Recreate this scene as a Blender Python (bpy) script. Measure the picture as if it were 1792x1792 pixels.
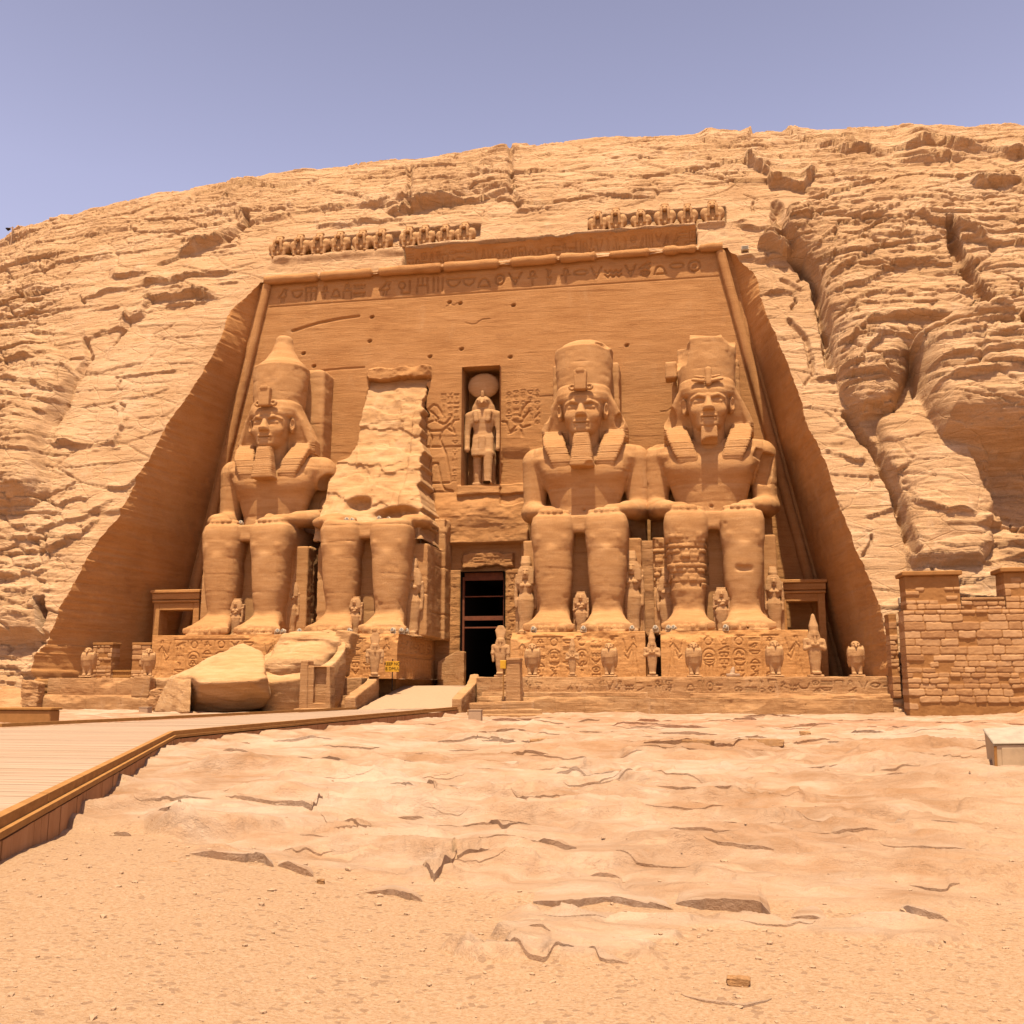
import bpy, bmesh, math, random
import numpy as np
from mathutils import Vector, Matrix
for o in list(bpy.data.objects): bpy.data.objects.remove(o)
S = bpy.context.scene
COL = S.collection
# ------------------------------------------------------------------ camera
# world frame: origin at the temple door, x along the facade, y into the rock, z up (metres)
F = 1720.0; CX, CY, CZ = 14.1, -68.0, 1.65; YAW = math.radians(10); PIT = math.atan(299 / F)
cam = bpy.data.cameras.new('camera'); camo = bpy.data.objects.new('camera', cam); COL.objects.link(camo)
camo.location = (CX, CY, CZ); camo.rotation_euler = (math.pi / 2 + PIT, 0, YAW)
cam.sensor_width = 36; cam.lens = 36 * F / 1792; cam.clip_start = .1; cam.clip_end = 3000
S.camera = camo
# ------------------------------------------------------------------ sky + sun
SUN_EL, SUN_AZ = math.radians(72), math.radians(3)      # azimuth: degrees to the right of the viewer's back
W = bpy.data.worlds.new('World'); S.world = W; W.use_nodes = True
nt = W.node_tree; nt.nodes.clear()
sky = nt.nodes.new('ShaderNodeTexSky'); sky.sky_type = 'NISHITA'; sky.sun_disc = False
sky.sun_elevation = SUN_EL; sky.sun_rotation = math.pi - SUN_AZ
sky.air_density = 1.0; sky.dust_density = 1.6; sky.ozone_density = 1.5; sky.altitude = 200
tint = nt.nodes.new('ShaderNodeMixRGB'); tint.blend_type = 'MULTIPLY'; tint.inputs[0].default_value = 1
tint.inputs[2].default_value = (1.17, .79, .69, 1)
bg = nt.nodes.new('ShaderNodeBackground'); bg.inputs[1].default_value = .078
wo = nt.nodes.new('ShaderNodeOutputWorld')
tc = nt.nodes.new('ShaderNodeTexCoord'); sx = nt.nodes.new('ShaderNodeSeparateXYZ'); gr = nt.nodes.new('ShaderNodeValToRGB'); gm = nt.nodes.new('ShaderNodeMixRGB'); gm.blend_type = 'MULTIPLY'; gm.inputs[0].default_value = 1
e = gr.color_ramp.elements; e.new(.5); e.new(.5)
for q, (p, v) in zip(e, ((0., 1.), (.45, .92), (.64, .70), (1., .64))): q.position = p; q.color = (v * 1.01, v, v * .99, 1)
nt.links.new(tc.outputs['Generated'], sx.inputs[0]); nt.links.new(sx.outputs[2], gr.inputs[0])      # paler towards the horizon
tint.inputs[2].default_value = tuple(1.40 * v for v in tint.inputs[2].default_value[:3]) + (1,)
nt.links.new(sky.outputs[0], tint.inputs[1]); nt.links.new(tint.outputs[0], gm.inputs[1]); nt.links.new(gr.outputs[0], gm.inputs[2]); nt.links.new(gm.outputs[0], bg.inputs[0]); nt.links.new(bg.outputs[0], wo.inputs[0])
sl = bpy.data.lights.new('sun', 'SUN'); sl.energy = 3.1; sl.angle = math.radians(.53); sl.color = (1, .84, .64)
so = bpy.data.objects.new('sun', sl); COL.objects.link(so)
sd = Vector((math.sin(SUN_AZ) * math.cos(SUN_EL), -math.cos(SUN_AZ) * math.cos(SUN_EL), math.sin(SUN_EL)))
so.rotation_euler = (-sd).to_track_quat('-Z', 'Y').to_euler(); so.location = (10, -60, 90)
S.view_settings.view_transform = 'Standard'; S.view_settings.look = 'None'
S.view_settings.exposure = 1.60; S.view_settings.gamma = 1
S.render.engine = 'CYCLES'; S.cycles.max_bounces = 6; S.cycles.diffuse_bounces = 4
# ------------------------------------------------------------------ measuring helpers (photo pixel -> place)
_fw = (-math.sin(YAW), math.cos(YAW)); _rt = (math.cos(YAW), math.sin(YAW))
def ray(px, py):
    r = (px - 896) / F; u = (896 - py) / F
    f = math.cos(PIT) - u * math.sin(PIT); z = math.sin(PIT) + u * math.cos(PIT)
    return (_fw[0] * f + _rt[0] * r, _fw[1] * f + _rt[1] * r, z)
def P(px, py, y):                       # x, z of a photo point known to lie at depth y
    d = ray(px, py); t = (y - CY) / d[1]; return CX + d[0] * t, CZ + d[2] * t
def G(px, py, z=0.):                    # x, y of a photo point known to lie at height z
    d = ray(px, py); t = (z - CZ) / d[2]; return CX + d[0] * t, CY + d[1] * t
def proj(x, y, z):
    dx, dy, dz = x - CX, y - CY, z - CZ
    f = _fw[0] * dx + _fw[1] * dy; r = _rt[0] * dx + _rt[1] * dy
    w = f * math.cos(PIT) + dz * math.sin(PIT); u = -f * math.sin(PIT) + dz * math.cos(PIT)
    w = np.where(w < .5, .5, w)
    return 896 + F * r / w, 896 - F * u / w
# ------------------------------------------------------------------ noise
_R = np.random.RandomState(7).rand(64, 64, 64).astype(np.float32)
def vnoise(x, y, z):
    xi = np.floor(x); yi = np.floor(y); zi = np.floor(z)
    u, v, w = x - xi, y - yi, z - zi
    u = u * u * (3 - 2 * u); v = v * v * (3 - 2 * v); w = w * w * (3 - 2 * w)
    a = xi.astype(np.int32) & 63; b = yi.astype(np.int32) & 63; c = zi.astype(np.int32) & 63
    a1, b1, c1 = (a + 1) & 63, (b + 1) & 63, (c + 1) & 63
    l = lambda p, q, t: p + (q - p) * t
    return l(l(l(_R[a, b, c], _R[a1, b, c], u), l(_R[a, b1, c], _R[a1, b1, c], u), v),
             l(l(_R[a, b, c1], _R[a1, b, c1], u), l(_R[a, b1, c1], _R[a1, b1, c1], u), v), w) * 2 - 1
def fbm(x, y, z, o=4, g=.5):
    s = 0; a = 1; t = 0
    for i in range(o):
        s = s + a * vnoise(x + 13.7 * i, y + 7.1 * i, z + 3.3 * i); t += a; a *= g; x = x * 2.03; y = y * 2.03; z = z * 2.03
    return s / t
sst = lambda a, b, x: (lambda t: t * t * (3 - 2 * t))(np.clip((x - a) / (b - a), 0, 1))
# ------------------------------------------------------------------ mesh helpers
def mk(name, V, Fq, mat=None, parent=None, smooth=True, attr=None):
    me = bpy.data.meshes.new(name)
    V = np.asarray(V, np.float32).reshape(-1, 3); Fq = np.asarray(Fq, np.int32)
    k = Fq.shape[1]
    me.vertices.add(len(V)); me.vertices.foreach_set('co', V.ravel())
    me.loops.add(Fq.size); me.loops.foreach_set('vertex_index', Fq.ravel())
    me.polygons.add(len(Fq)); me.polygons.foreach_set('loop_start', np.arange(0, Fq.size, k, dtype=np.int32))
    me.polygons.foreach_set('loop_total', np.full(len(Fq), k, np.int32))
    me.polygons.foreach_set('use_smooth', np.full(len(Fq), smooth, bool))
    me.update(calc_edges=True); me.validate()
    if attr is not None:
        for an, av in attr.items():
            at = me.attributes.new(an, 'FLOAT', 'POINT'); at.data.foreach_set('value', np.asarray(av, np.float32).ravel())
    o = bpy.data.objects.new(name, me); COL.objects.link(o)
    if mat: me.materials.append(mat)
    if parent: o.parent = parent
    return o
def bmo(name, bm, mat=None, parent=None, smooth=False):
    me = bpy.data.meshes.new(name); bm.to_mesh(me); bm.free()
    if smooth:
        for p in me.polygons: p.use_smooth = True
    o = bpy.data.objects.new(name, me); COL.objects.link(o)
    if mat: me.materials.append(mat)
    if parent: o.parent = parent
    return o
def thing(name, label, cat, loc=(0, 0, 0), rz=0, group=None, scale=None):
    o = bpy.data.objects.new(name, None); COL.objects.link(o); o.location = loc; o.rotation_euler = (0, 0, rz)
    if scale: o.scale = (scale,) * 3 if not hasattr(scale, '__len__') else scale
    o.empty_display_size = .3
    return tag(o, label, cat, group)
def tag(o, label, cat, group=None):
    o['label'] = label; o['category'] = cat
    if group: o['group'] = group
    return o
def structure(o): o['kind'] = 'structure'; return o
def dup(root, loc, label, rz=None, group=None, scale=None):
    r = root.copy(); COL.objects.link(r); r.location = loc
    if rz is not None: r.rotation_euler = (0, 0, rz)
    if scale: r.scale = (scale,) * 3 if not hasattr(scale, '__len__') else scale
    r['label'] = label
    if group: r['group'] = group
    for ch in list(root.children):
        c = ch.copy(); COL.objects.link(c); c.parent = r
        for g in list(ch.children):
            d = g.copy(); COL.objects.link(d); d.parent = c
    return r
def gridfaces(n, m):                    # n rows, m columns
    i = np.arange(n - 1)[:, None] * m + np.arange(m - 1)[None]
    return np.stack([i, i + 1, i + m + 1, i + m], -1).reshape(-1, 4)
# ------------------------------------------------------------------ sculpting: signed distance field + surface nets
class Sculpt:
    def __init__(s, lo, hi, v):
        s.v = v; s.lo = np.array(lo, np.float32); n = np.ceil((np.array(hi) - lo) / v).astype(int) + 1
        s.ax = [(s.lo[i] + v * np.arange(n[i])).astype(np.float32) for i in range(3)]
        s.D = np.full(n, 9., np.float32)
    def sl(s, lo, hi, pad):
        r = []
        for i in range(3):
            a = np.searchsorted(s.ax[i], lo[i] - pad); b = np.searchsorted(s.ax[i], hi[i] + pad)
            if b <= a: return None
            r.append(slice(a, b))
        return tuple(r)
    def put(s, fn, lo, hi, k=.15, op='+'):
        q = s.sl(lo, hi, k + 2.5 * s.v)
        if q is None: return s
        x = s.ax[0][q[0]][:, None, None]; y = s.ax[1][q[1]][None, :, None]; z = s.ax[2][q[2]][None, None, :]
        d = fn(x, y, z); a = s.D[q]
        if op == '+':
            if k > 0:
                h = np.clip(.5 + .5 * (a - d) / k, 0, 1); s.D[q] = a + (d - a) * h - k * h * (1 - h)
            else: s.D[q] = np.minimum(a, d)
        else:
            d = -d
            if k > 0:
                h = np.clip(.5 - .5 * (a - d) / k, 0, 1); s.D[q] = a + (d - a) * h + k * h * (1 - h)
            else: s.D[q] = np.maximum(a, d)
        return s
    @staticmethod
    def _rot(x, y, z, c, rot):
        x = x - c[0]; y = y - c[1]; z = z - c[2]
        if rot is None: return x, y, z
        M = np.array(Matrix.Rotation(rot[2], 3, 'Z') @ Matrix.Rotation(rot[1], 3, 'Y') @ Matrix.Rotation(rot[0], 3, 'X')).T
        return tuple(M[i, 0] * x + M[i, 1] * y + M[i, 2] * z for i in range(3))
    def ell(s, c, r, k=.15, op='+', rot=None):
        R = max(r)
        def f(x, y, z):
            x, y, z = s._rot(x, y, z, c, rot)
            n = np.sqrt((x / r[0]) ** 2 + (y / r[1]) ** 2 + (z / r[2]) ** 2) + 1e-6
            g = np.sqrt((x / r[0] ** 2) ** 2 + (y / r[1] ** 2) ** 2 + (z / r[2] ** 2) ** 2) + 1e-6
            return n * (n - 1) / g
        m = R if rot else np.array(r)
        return s.put(f, np.array(c) - m, np.array(c) + m, k, op)
    def box(s, c, h, rd=.05, k=.08, op='+', rot=None, top=None):
        # top = (sx, sy): scale of the upper end
        R = np.linalg.norm(h)
        def f(x, y, z):
            x, y, z = s._rot(x, y, z, c, rot)
            hx, hy = h[0] - rd, h[1] - rd
            if top is not None:
                t = np.clip(z / h[2] * .5 + .5, 0, 1); hx = hx * (1 + (top[0] - 1) * t); hy = hy * (1 + (top[1] - 1) * t)
            qx, qy, qz = np.abs(x) - hx, np.abs(y) - hy, np.abs(z) - (h[2] - rd)
            return np.sqrt(np.maximum(qx, 0) ** 2 + np.maximum(qy, 0) ** 2 + np.maximum(qz, 0) ** 2) + np.minimum(np.maximum(np.maximum(qx, qy), qz), 0) - rd
        m = R if rot else np.array(h)
        if top is not None: m = m * max(1, *top)
        return s.put(f, np.array(c) - m, np.array(c) + m, k, op)
    def cap(s, a, b, ra, rb, k=.15, op='+', sq=(1, 1, 1)):
        a = np.array(a, float); b = np.array(b, float); q = np.array(sq); A = a / q; B = b / q; ab = B - A; L = ab @ ab
        def f(x, y, z):
            X, Y, Z = x / q[0] - A[0], y / q[1] - A[1], z / q[2] - A[2]
            t = np.clip((X * ab[0] + Y * ab[1] + Z * ab[2]) / L, 0, 1)
            return (np.sqrt((X - t * ab[0]) ** 2 + (Y - t * ab[1]) ** 2 + (Z - t * ab[2]) ** 2) - (ra + (rb - ra) * t)) * min(sq)
        R = max(ra, rb) * max(sq)
        return s.put(f, np.minimum(a, b) - R, np.maximum(a, b) + R, k, op)
    def loft(s, st, k=.15, op='+', ax=2, rd=.1):
        # stations along axis ax: (t, c1, c2, r1, r2, power)
        st = sorted(st); T = np.array([q[0] for q in st]); C = np.array([q[1:] for q in st], float)
        o = [i for i in range(3) if i != ax]
        def f(x, y, z):
            p = (x, y, z); t = p[ax]; tc = t.ravel()
            sh = [1, 1, 1]; sh[ax] = len(tc)
            v = [np.interp(tc, T, C[:, j]).reshape(sh).astype(np.float32) for j in range(5)]
            r1, r2 = np.maximum(v[2] - rd, .01), np.maximum(v[3] - rd, .01); n = v[4]
            g = (np.abs((p[o[0]] - v[0]) / r1) ** n + np.abs((p[o[1]] - v[1]) / r2) ** n) ** (1 / n)
            d = (g - 1) * np.minimum(r1, r2); e = np.maximum(T[0] + rd - t, t - T[-1] + rd)
            return np.minimum(np.maximum(d, e), 0) + np.sqrt(np.maximum(d, 0) ** 2 + np.maximum(e, 0) ** 2) - rd
        lo = np.zeros(3); hi = np.zeros(3); lo[ax], hi[ax] = T[0], T[-1]
        for j in range(2):
            lo[o[j]] = (C[:, j] - C[:, 2 + j]).min(); hi[o[j]] = (C[:, j] + C[:, 2 + j]).max()
        return s.put(f, lo, hi, k, op)
    def plane(s, n, p, k=.05):          # keep the side n points away from
        n = np.array(n, float) / np.linalg.norm(n)
        x, y, z = s.ax[0][:, None, None], s.ax[1][None, :, None], s.ax[2][None, None]
        d = (x - p[0]) * n[0] + (y - p[1]) * n[1] + (z - p[2]) * n[2]
        h = np.clip(.5 - .5 * (s.D - d) / k, 0, 1); s.D = (s.D + (d - s.D) * h + k * h * (1 - h)).astype(np.float32); return s
    def rough(s, amp, sc, o=3, seed=0, fn=None):
        x, y, z = s.ax[0][:, None, None], s.ax[1][None, :, None], s.ax[2][None, None]
        m = np.abs(s.D) < max(4 * s.v, amp * 3 + 2 * s.v); I = np.nonzero(m)
        X, Y, Z = s.ax[0][I[0]], s.ax[1][I[1]], s.ax[2][I[2]]
        if fn is not None: s.D[I] += fn(X, Y, Z)
        else: s.D[I] += amp * fbm(X * sc + seed, Y * sc + seed * 3, Z * sc * 1.6, o)
        return s
    def mesh(s):
        D = s.D; nx, ny, nz = D.shape; B = D < 0
        c = np.zeros((nx - 1, ny - 1, nz - 1), np.int8)
        for i in (0, 1):
            for j in (0, 1):
                for k in (0, 1): c += B[i:nx - 1 + i, j:ny - 1 + j, k:nz - 1 + k]
        I = np.nonzero((c > 0) & (c < 8)); N = len(I[0])
        idx = np.full(c.shape, -1, np.int32); idx[I] = np.arange(N)
        ps = np.zeros((N, 3), np.float32); w = np.zeros(N, np.float32)
        E = [((i, j, k), a) for a in range(3) for i in (0, 1) for j in (0, 1) for k in (0, 1) if (i, j, k)[a] == 0]
        for (p, a) in E:
            q = list(p); q[a] += 1
            d0 = D[I[0] + p[0], I[1] + p[1], I[2] + p[2]]; d1 = D[I[0] + q[0], I[1] + q[1], I[2] + q[2]]
            m = (d0 < 0) != (d1 < 0); t = np.where(m, d0 / np.where(m, d0 - d1, 1), 0)
            for b in range(3): ps[:, b] += np.where(m, p[b] + (t if b == a else 0), 0)
            w += m
        V = (ps / w[:, None] + np.stack(I, 1)) * s.v + s.lo
        Q = []
        for a in range(3):
            b, d = (a + 1) % 3, (a + 2) % 3
            s0 = [slice(None)] * 3; s1 = [slice(None)] * 3
            s0[a] = slice(0, -1); s1[a] = slice(1, None)
            for u in (b, d): s0[u] = slice(1, -1); s1[u] = slice(1, -1)
            A0 = B[tuple(s0)]; A1 = B[tuple(s1)]; J = np.nonzero(A0 != A1)
            if not len(J[0]): continue
            g = [J[0], J[1], J[2]]; g[b] = g[b] + 1; g[d] = g[d] + 1
            def at(db, dd):
                h = list(g); h[b] = h[b] + db; h[d] = h[d] + dd; return idx[h[0], h[1], h[2]]
            q = np.stack([at(-1, -1), at(0, -1), at(0, 0), at(-1, 0)], 1)
            fl = ~A0[J]; q[fl] = q[fl][:, ::-1]; Q.append(q)
        Q = np.concatenate(Q); return V, Q[(Q >= 0).all(1)]
    def obj(s, name, mat, parent=None, smooth=True):
        V, Q = s.mesh(); return mk(name, V, Q, mat, parent, smooth)
# ------------------------------------------------------------------ carved lines
def seg_groove(H, X, Z, strokes, w, depth, sharp=.6):
    # H: height array over grid X (cols, 1D) and Z (rows, 1D); strokes: polylines of (x, z)
    for st in strokes:
        st = np.asarray(st, float)
        for (x0, z0), (x1, z1) in zip(st[:-1], st[1:]):
            a, b = np.searchsorted(X, min(x0, x1) - w), np.searchsorted(X, max(x0, x1) + w)
            c, d = np.searchsorted(Z, min(z0, z1) - w), np.searchsorted(Z, max(z0, z1) + w)
            if b <= a or d <= c: continue
            xx = X[None, a:b]; zz = Z[c:d, None]; dx, dz = x1 - x0, z1 - z0; L = dx * dx + dz * dz + 1e-9
            t = np.clip(((xx - x0) * dx + (zz - z0) * dz) / L, 0, 1)
            e = np.sqrt((xx - x0 - t * dx) ** 2 + (zz - z0 - t * dz) ** 2)
            g = depth * np.clip((w - e) / (w * sharp), 0, 1)
            H[c:d, a:b] = np.maximum(H[c:d, a:b], g)
def arc(cx, cz, rx, rz, a0=0, a1=360, n=14):
    return [(cx + rx * math.cos(math.radians(a0 + (a1 - a0) * i / n)), cz + rz * math.sin(math.radians(a0 + (a1 - a0) * i / n))) for i in range(n + 1)]
GL = [  # small sign shapes in a unit square
    [arc(.5, .5, .38, .38), arc(.5, .5, .1, .1, n=6)],
    [[(.45, 0), (.45, .75), (.35, .95), (.6, .8), (.55, .3)]],
    [[(0, .6), (.17, .4), (.33, .6), (.5, .4), (.67, .6), (.83, .4), (1, .6)], [(0, .3), (.17, .1), (.33, .3), (.5, .1), (.67, .3), (.83, .1), (1, .3)]],
    [[(.3, 0), (.35, .3), (.05, .35), (.4, .7), (.5, .95), (.75, .9), (.62, .7), (.7, .4), (.5, .3), (.52, 0)]],
    [arc(.5, .6, .48, .18), ],
    [arc(.5, .75, .48, .5, 180, 360), [(0, .75), (1, .75)]],
    [[(0, .8), (1, .8)], [(0, .5), (1, .5)], [(0, .2), (1, .2)]],
    [[(.5, 0), (.5, .55)], [(.2, .5), (.8, .5)], arc(.5, .75, .17, .22)],
    [[(.1, 0), (.1, 1), (.9, 1), (.9, 0)]],
    [[(.1, .1), (.9, .1), (.9, .9), (.1, .9), (.1, .1)], [(.5, .1), (.5, .6)]],
    [[(.2, 0), (.25, .5), (.6, .65), (.5, .95), (.3, .8)], [(.25, .5), (.9, .3)], [(.6, .6), (.7, 0)]],
    [[(.15, 0), (.15, 1)], [(.5, 0), (.5, 1)], [(.85, 0), (.85, 1)]],
    [arc(.5, .1, .35, .55, 0, 180), [(.1, .1), (.9, .1)]],
    [[(0, .1), (.8, .9)], [(.25, .1), (1, .8)], arc(.8, .2, .15, .15, n=8)],
    [arc(.3, .6, .2, .25), [(.3, .35), (.3, 0), (.8, 0), (.8, .9)]],
    [[(.1, .9), (.5, .1), (.9, .9)], [(.3, .5), (.7, .5)]],
]
def glyphs(rs, x0, x1, z0, z1, cell, mirror=False):
    out = []; x = x0
    while x < x1 - cell * .5:
        w = cell * rs.uniform(.75, 1.2); n = rs.choice([1, 1, 2]) if z1 - z0 > cell * .8 else 1
        for q in range(n):
            g = GL[rs.randint(len(GL))]; h = (z1 - z0) / n
            for st in g: out.append([(x + a * w * .85, z0 + q * h + (.06 + b * .86) * h) for a, b in st])
        x += w
    return out
# ------------------------------------------------------------------ materials
def srgb(r, g, b): return tuple(((c / 255 + .055) / 1.055) ** 2.4 if c > 10 else c / 3294 for c in (r, g, b)) + (1,)
def newmat(name):
    m = bpy.data.materials.new(name); m.use_nodes = True; t = m.node_tree; b = t.nodes['Principled BSDF']
    b.inputs['Roughness'].default_value = .9; b.inputs['Specular IOR Level'].default_value = .15
    return m, t, b
def N(t, k, **kw):
    n = t.nodes.new(k)
    for a, v in kw.items():
        if a in n.inputs: n.inputs[a].default_value = v
        else: setattr(n, a, v)
    return n
def noise(t, vec, scale, detail=5, rough=.6, mp=None):
    if mp:
        q = N(t, 'ShaderNodeMapping'); q.inputs['Scale'].default_value = mp; t.links.new(vec, q.inputs[0]); vec = q.outputs[0]
    n = N(t, 'ShaderNodeTexNoise', Scale=scale, Detail=detail, Roughness=rough); t.links.new(vec, n.inputs[0]); return n.outputs[0]
def mixc(t, f, a, b, mode='MIX'):
    m = N(t, 'ShaderNodeMixRGB', blend_type=mode)
    for i, v in ((0, f), (1, a), (2, b)):
        if hasattr(v, 'is_output'): t.links.new(v, m.inputs[i])
        else: m.inputs[i].default_value = v
    return m.outputs[0]
AL = .665        # all base colours below are written for paper white = 1 and scaled to the range of real stone
def ramp(t, f, st, k=1):
    r = N(t, 'ShaderNodeValToRGB'); e = r.color_ramp.elements
    while len(e) < len(st): e.new(.5)
    for q, (p, c) in zip(e, st): q.position = p; q.color = tuple(k * v for v in c[:3]) + (1,)
    t.links.new(f, r.inputs[0]); return r.outputs[0]
def mth(t, op, a, b):
    m = N(t, 'ShaderNodeMath', operation=op)
    for i, v in ((0, a), (1, b)):
        if hasattr(v, 'is_output'): t.links.new(v, m.inputs[i])
        else: m.inputs[i].default_value = v
    return m.outputs[0]
def stone(name, dark, mid, light, sc=1., band=2.2, bump=.25, grain=9., dist=.05, grainamt=.18, pale=None):
    m, t, b = newmat(name)
    co = N(t, 'ShaderNodeTexCoord').outputs['Object']
    n1 = noise(t, co, .22 * sc, 6, .62)
    n2 = noise(t, co, .5 * sc, 6, .65, (.22, .22, band))
    f = mth(t, 'ADD', mth(t, 'MULTIPLY', n1, .5), mth(t, 'MULTIPLY', n2, .5))
    c = ramp(t, f, [(.36, dark), (.5, mid), (.64, light)], AL)
    g = noise(t, co, grain, 4, .7)
    c = mixc(t, 1, c, ramp(t, g, [(.3, (1 - grainamt,) * 3), (.7, (1 + grainamt * .5,) * 3)]), 'MULTIPLY')
    if pale:
        p = noise(t, co, .9 * sc, 5, .7, (.5, .5, 1.6))
        c = mixc(t, ramp(t, p, [(.56, (0, 0, 0)), (.68, (.75,) * 3)]), c, tuple(AL * v for v in pale[:3]) + (1,))
    t.links.new(c, b.inputs['Base Color'])
    h = mth(t, 'ADD', noise(t, co, grain * .45, 6, .75, (.6, .6, 2.0)), mth(t, 'MULTIPLY', g, .35))
    bp = N(t, 'ShaderNodeBump', Strength=bump, Distance=dist); t.links.new(h, bp.inputs['Height'])
    t.links.new(bp.outputs[0], b.inputs['Normal'])
    return m
def rockface(name, cols, lam=1.0, sc=1., cracks=.5, varnish=(.30, .165, .075), vthr=.60, gw=.22):
    m, t, b = newmat(name); co = N(t, 'ShaderNodeTexCoord').outputs['Object']
    wp = N(t, 'ShaderNodeTexNoise', Scale=.35 * sc, Detail=3); t.links.new(co, wp.inputs[0])
    wv = N(t, 'ShaderNodeVectorMath', operation='MULTIPLY_ADD'); t.links.new(wp.outputs['Color'], wv.inputs[0]); wv.inputs[1].default_value = (.4, .4, .16); t.links.new(co, wv.inputs[2]); cw = wv.outputs[0]
    n1 = noise(t, co, .16 * sc, 6, .62); n2 = noise(t, cw, .55 * sc, 8, .68, (.22, .22, 2.6)); n3 = noise(t, cw, 1.6 * sc, 7, .72, (.30, .30, 3.6))
    f = mth(t, 'ADD', mth(t, 'MULTIPLY', n1, .34), mth(t, 'ADD', mth(t, 'MULTIPLY', n2, .36), mth(t, 'MULTIPLY', n3, .30)))
    c = ramp(t, f, [(.38, cols[0]), (.49, cols[1]), (.60, cols[2])], AL)
    v = noise(t, cw, .42 * sc, 8, .7, (.5, .5, 1.1)); c = mixc(t, ramp(t, v, [(vthr, (0, 0, 0)), (vthr + .09, (.6,) * 3)]), c, tuple(AL * q for q in varnish) + (1,))
    pl_ = noise(t, co, .30 * sc, 6, .7, (1.6, 1.6, .5)); c = mixc(t, ramp(t, pl_, [(.58, (0, 0, 0)), (.70, (.55,) * 3)]), c, tuple(AL * q for q in cols[3]) + (1,))
    g = noise(t, co, 11 * sc, 4, .75); c = mixc(t, 1, c, ramp(t, g, [(.28, (.80,) * 3), (.72, (1.12,) * 3)]), 'MULTIPLY')
    t.links.new(c, b.inputs['Base Color'])
    vo = N(t, 'ShaderNodeTexVoronoi', Scale=.75 * sc, feature='DISTANCE_TO_EDGE'); mp = N(t, 'ShaderNodeMapping'); mp.inputs['Scale'].default_value = (.55, .55, 1.25); t.links.new(cw, mp.inputs[0]); t.links.new(mp.outputs[0], vo.inputs['Vector'])
    ck = ramp(t, vo.outputs['Distance'], [(0., (0, 0, 0)), (.035, (1, 1, 1))])
    lamr = ramp(t, n3, [(.36, (0, 0, 0)), (.47, (.75,) * 3), (.49, (.45,) * 3), (.60, (1, 1, 1))])
    h = mth(t, 'ADD', mth(t, 'MULTIPLY', lamr, .8 * lam), mth(t, 'ADD', mth(t, 'MULTIPLY', g, gw), mth(t, 'MULTIPLY', ck, cracks)))
    bp = N(t, 'ShaderNodeBump', Strength=.75, Distance=.16); t.links.new(h, bp.inputs['Height']); t.links.new(bp.outputs[0], b.inputs['Normal'])
    return m
M = {}
M['cliff'] = rockface('cliff_sandstone', [(.49, .28, .125), (.62, .375, .185), (.70, .455, .25), (.75, .53, .33)], .45, 1., .40, (.40, .21, .085), .66)
M['dressed'] = rockface('dressed_sandstone', [(.50, .235, .075), (.61, .30, .10), (.67, .35, .13), (.66, .375, .16)], .12, 1.3, .0, (.42, .20, .07), .62)
M['wall'] = rockface('facade_sandstone', [(.47, .22, .074), (.56, .28, .10), (.62, .325, .125), (.62, .35, .15)], .22, 1.6, .0, (.40, .19, .07), .61, .4)
M['statue'] = rockface('carved_sandstone', [(.50, .245, .088), (.60, .318, .122), (.67, .378, .16), (.68, .41, .19)], .06, 1.8, .0, (.44, .22, .085), .62, .5)
M['small'] = rockface('small_carved_sandstone', [(.48, .25, .095), (.58, .325, .138), (.66, .395, .185), (.68, .43, .22)], .08, 4.5, .0, (.42, .21, .08), .64)
M['block'] = rockface('block_sandstone', [(.44, .215, .08), (.55, .295, .12), (.63, .37, .17), (.66, .42, .23)], .30, 2.2, .0, (.38, .18, .065), .64)
M['boulder'] = rockface('fallen_sandstone', [(.54, .29, .115), (.64, .37, .16), (.70, .44, .215), (.72, .47, .26)], .30, 1.6, .10, (.44, .22, .08), .68)
def plain(name, c, rough=.7, nz=.12, sc=6., spec=.2, bump=0):
    m, t, b = newmat(name); co = N(t, 'ShaderNodeTexCoord').outputs['Object']
    n = noise(t, co, sc, 5, .65)
    t.links.new(mixc(t, 1, tuple(AL * v for v in c) + (1,), ramp(t, n, [(.3, (1 - nz,) * 3), (.7, (1 + nz * .6,) * 3)]), 'MULTIPLY'), b.inputs['Base Color'])
    b.inputs['Roughness'].default_value = rough; b.inputs['Specular IOR Level'].default_value = spec
    if bump:
        bp = N(t, 'ShaderNodeBump', Strength=bump, Distance=.02); t.links.new(n, bp.inputs['Height']); t.links.new(bp.outputs[0], b.inputs['Normal'])
    return m
M['plaster'] = plain('mud_plaster', (.40, .19, .06), .95, .15, 3, .1, .2)
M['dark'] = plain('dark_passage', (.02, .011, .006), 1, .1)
M['door'] = plain('dark_timber', (.22, .07, .03), .7, .3, 4)
M['white'] = plain('cream_enamel', (.62, .50, .34), .7, .1, 20, .2)
M['lens'] = plain('smoked_lens', (.22, .18, .13), .6, .05, 20, .2)
M['yellow'] = plain('yellow_paint', (.75, .40, .03), .6, .1, 8)
M['black'] = plain('black_paint', (.02, .015, .01), .6, .1)
M['concrete'] = plain('pale_concrete', (.50, .33, .195), .9, .1, 9, .1, .15)
M['cream'] = plain('worn_cream_lid', (.46, .38, .27), .7, .2, 6, .2)
M['cab'] = plain('scuffed_cream_paint', (.62, .44, .25), .6, .25, 3, .3)
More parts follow.
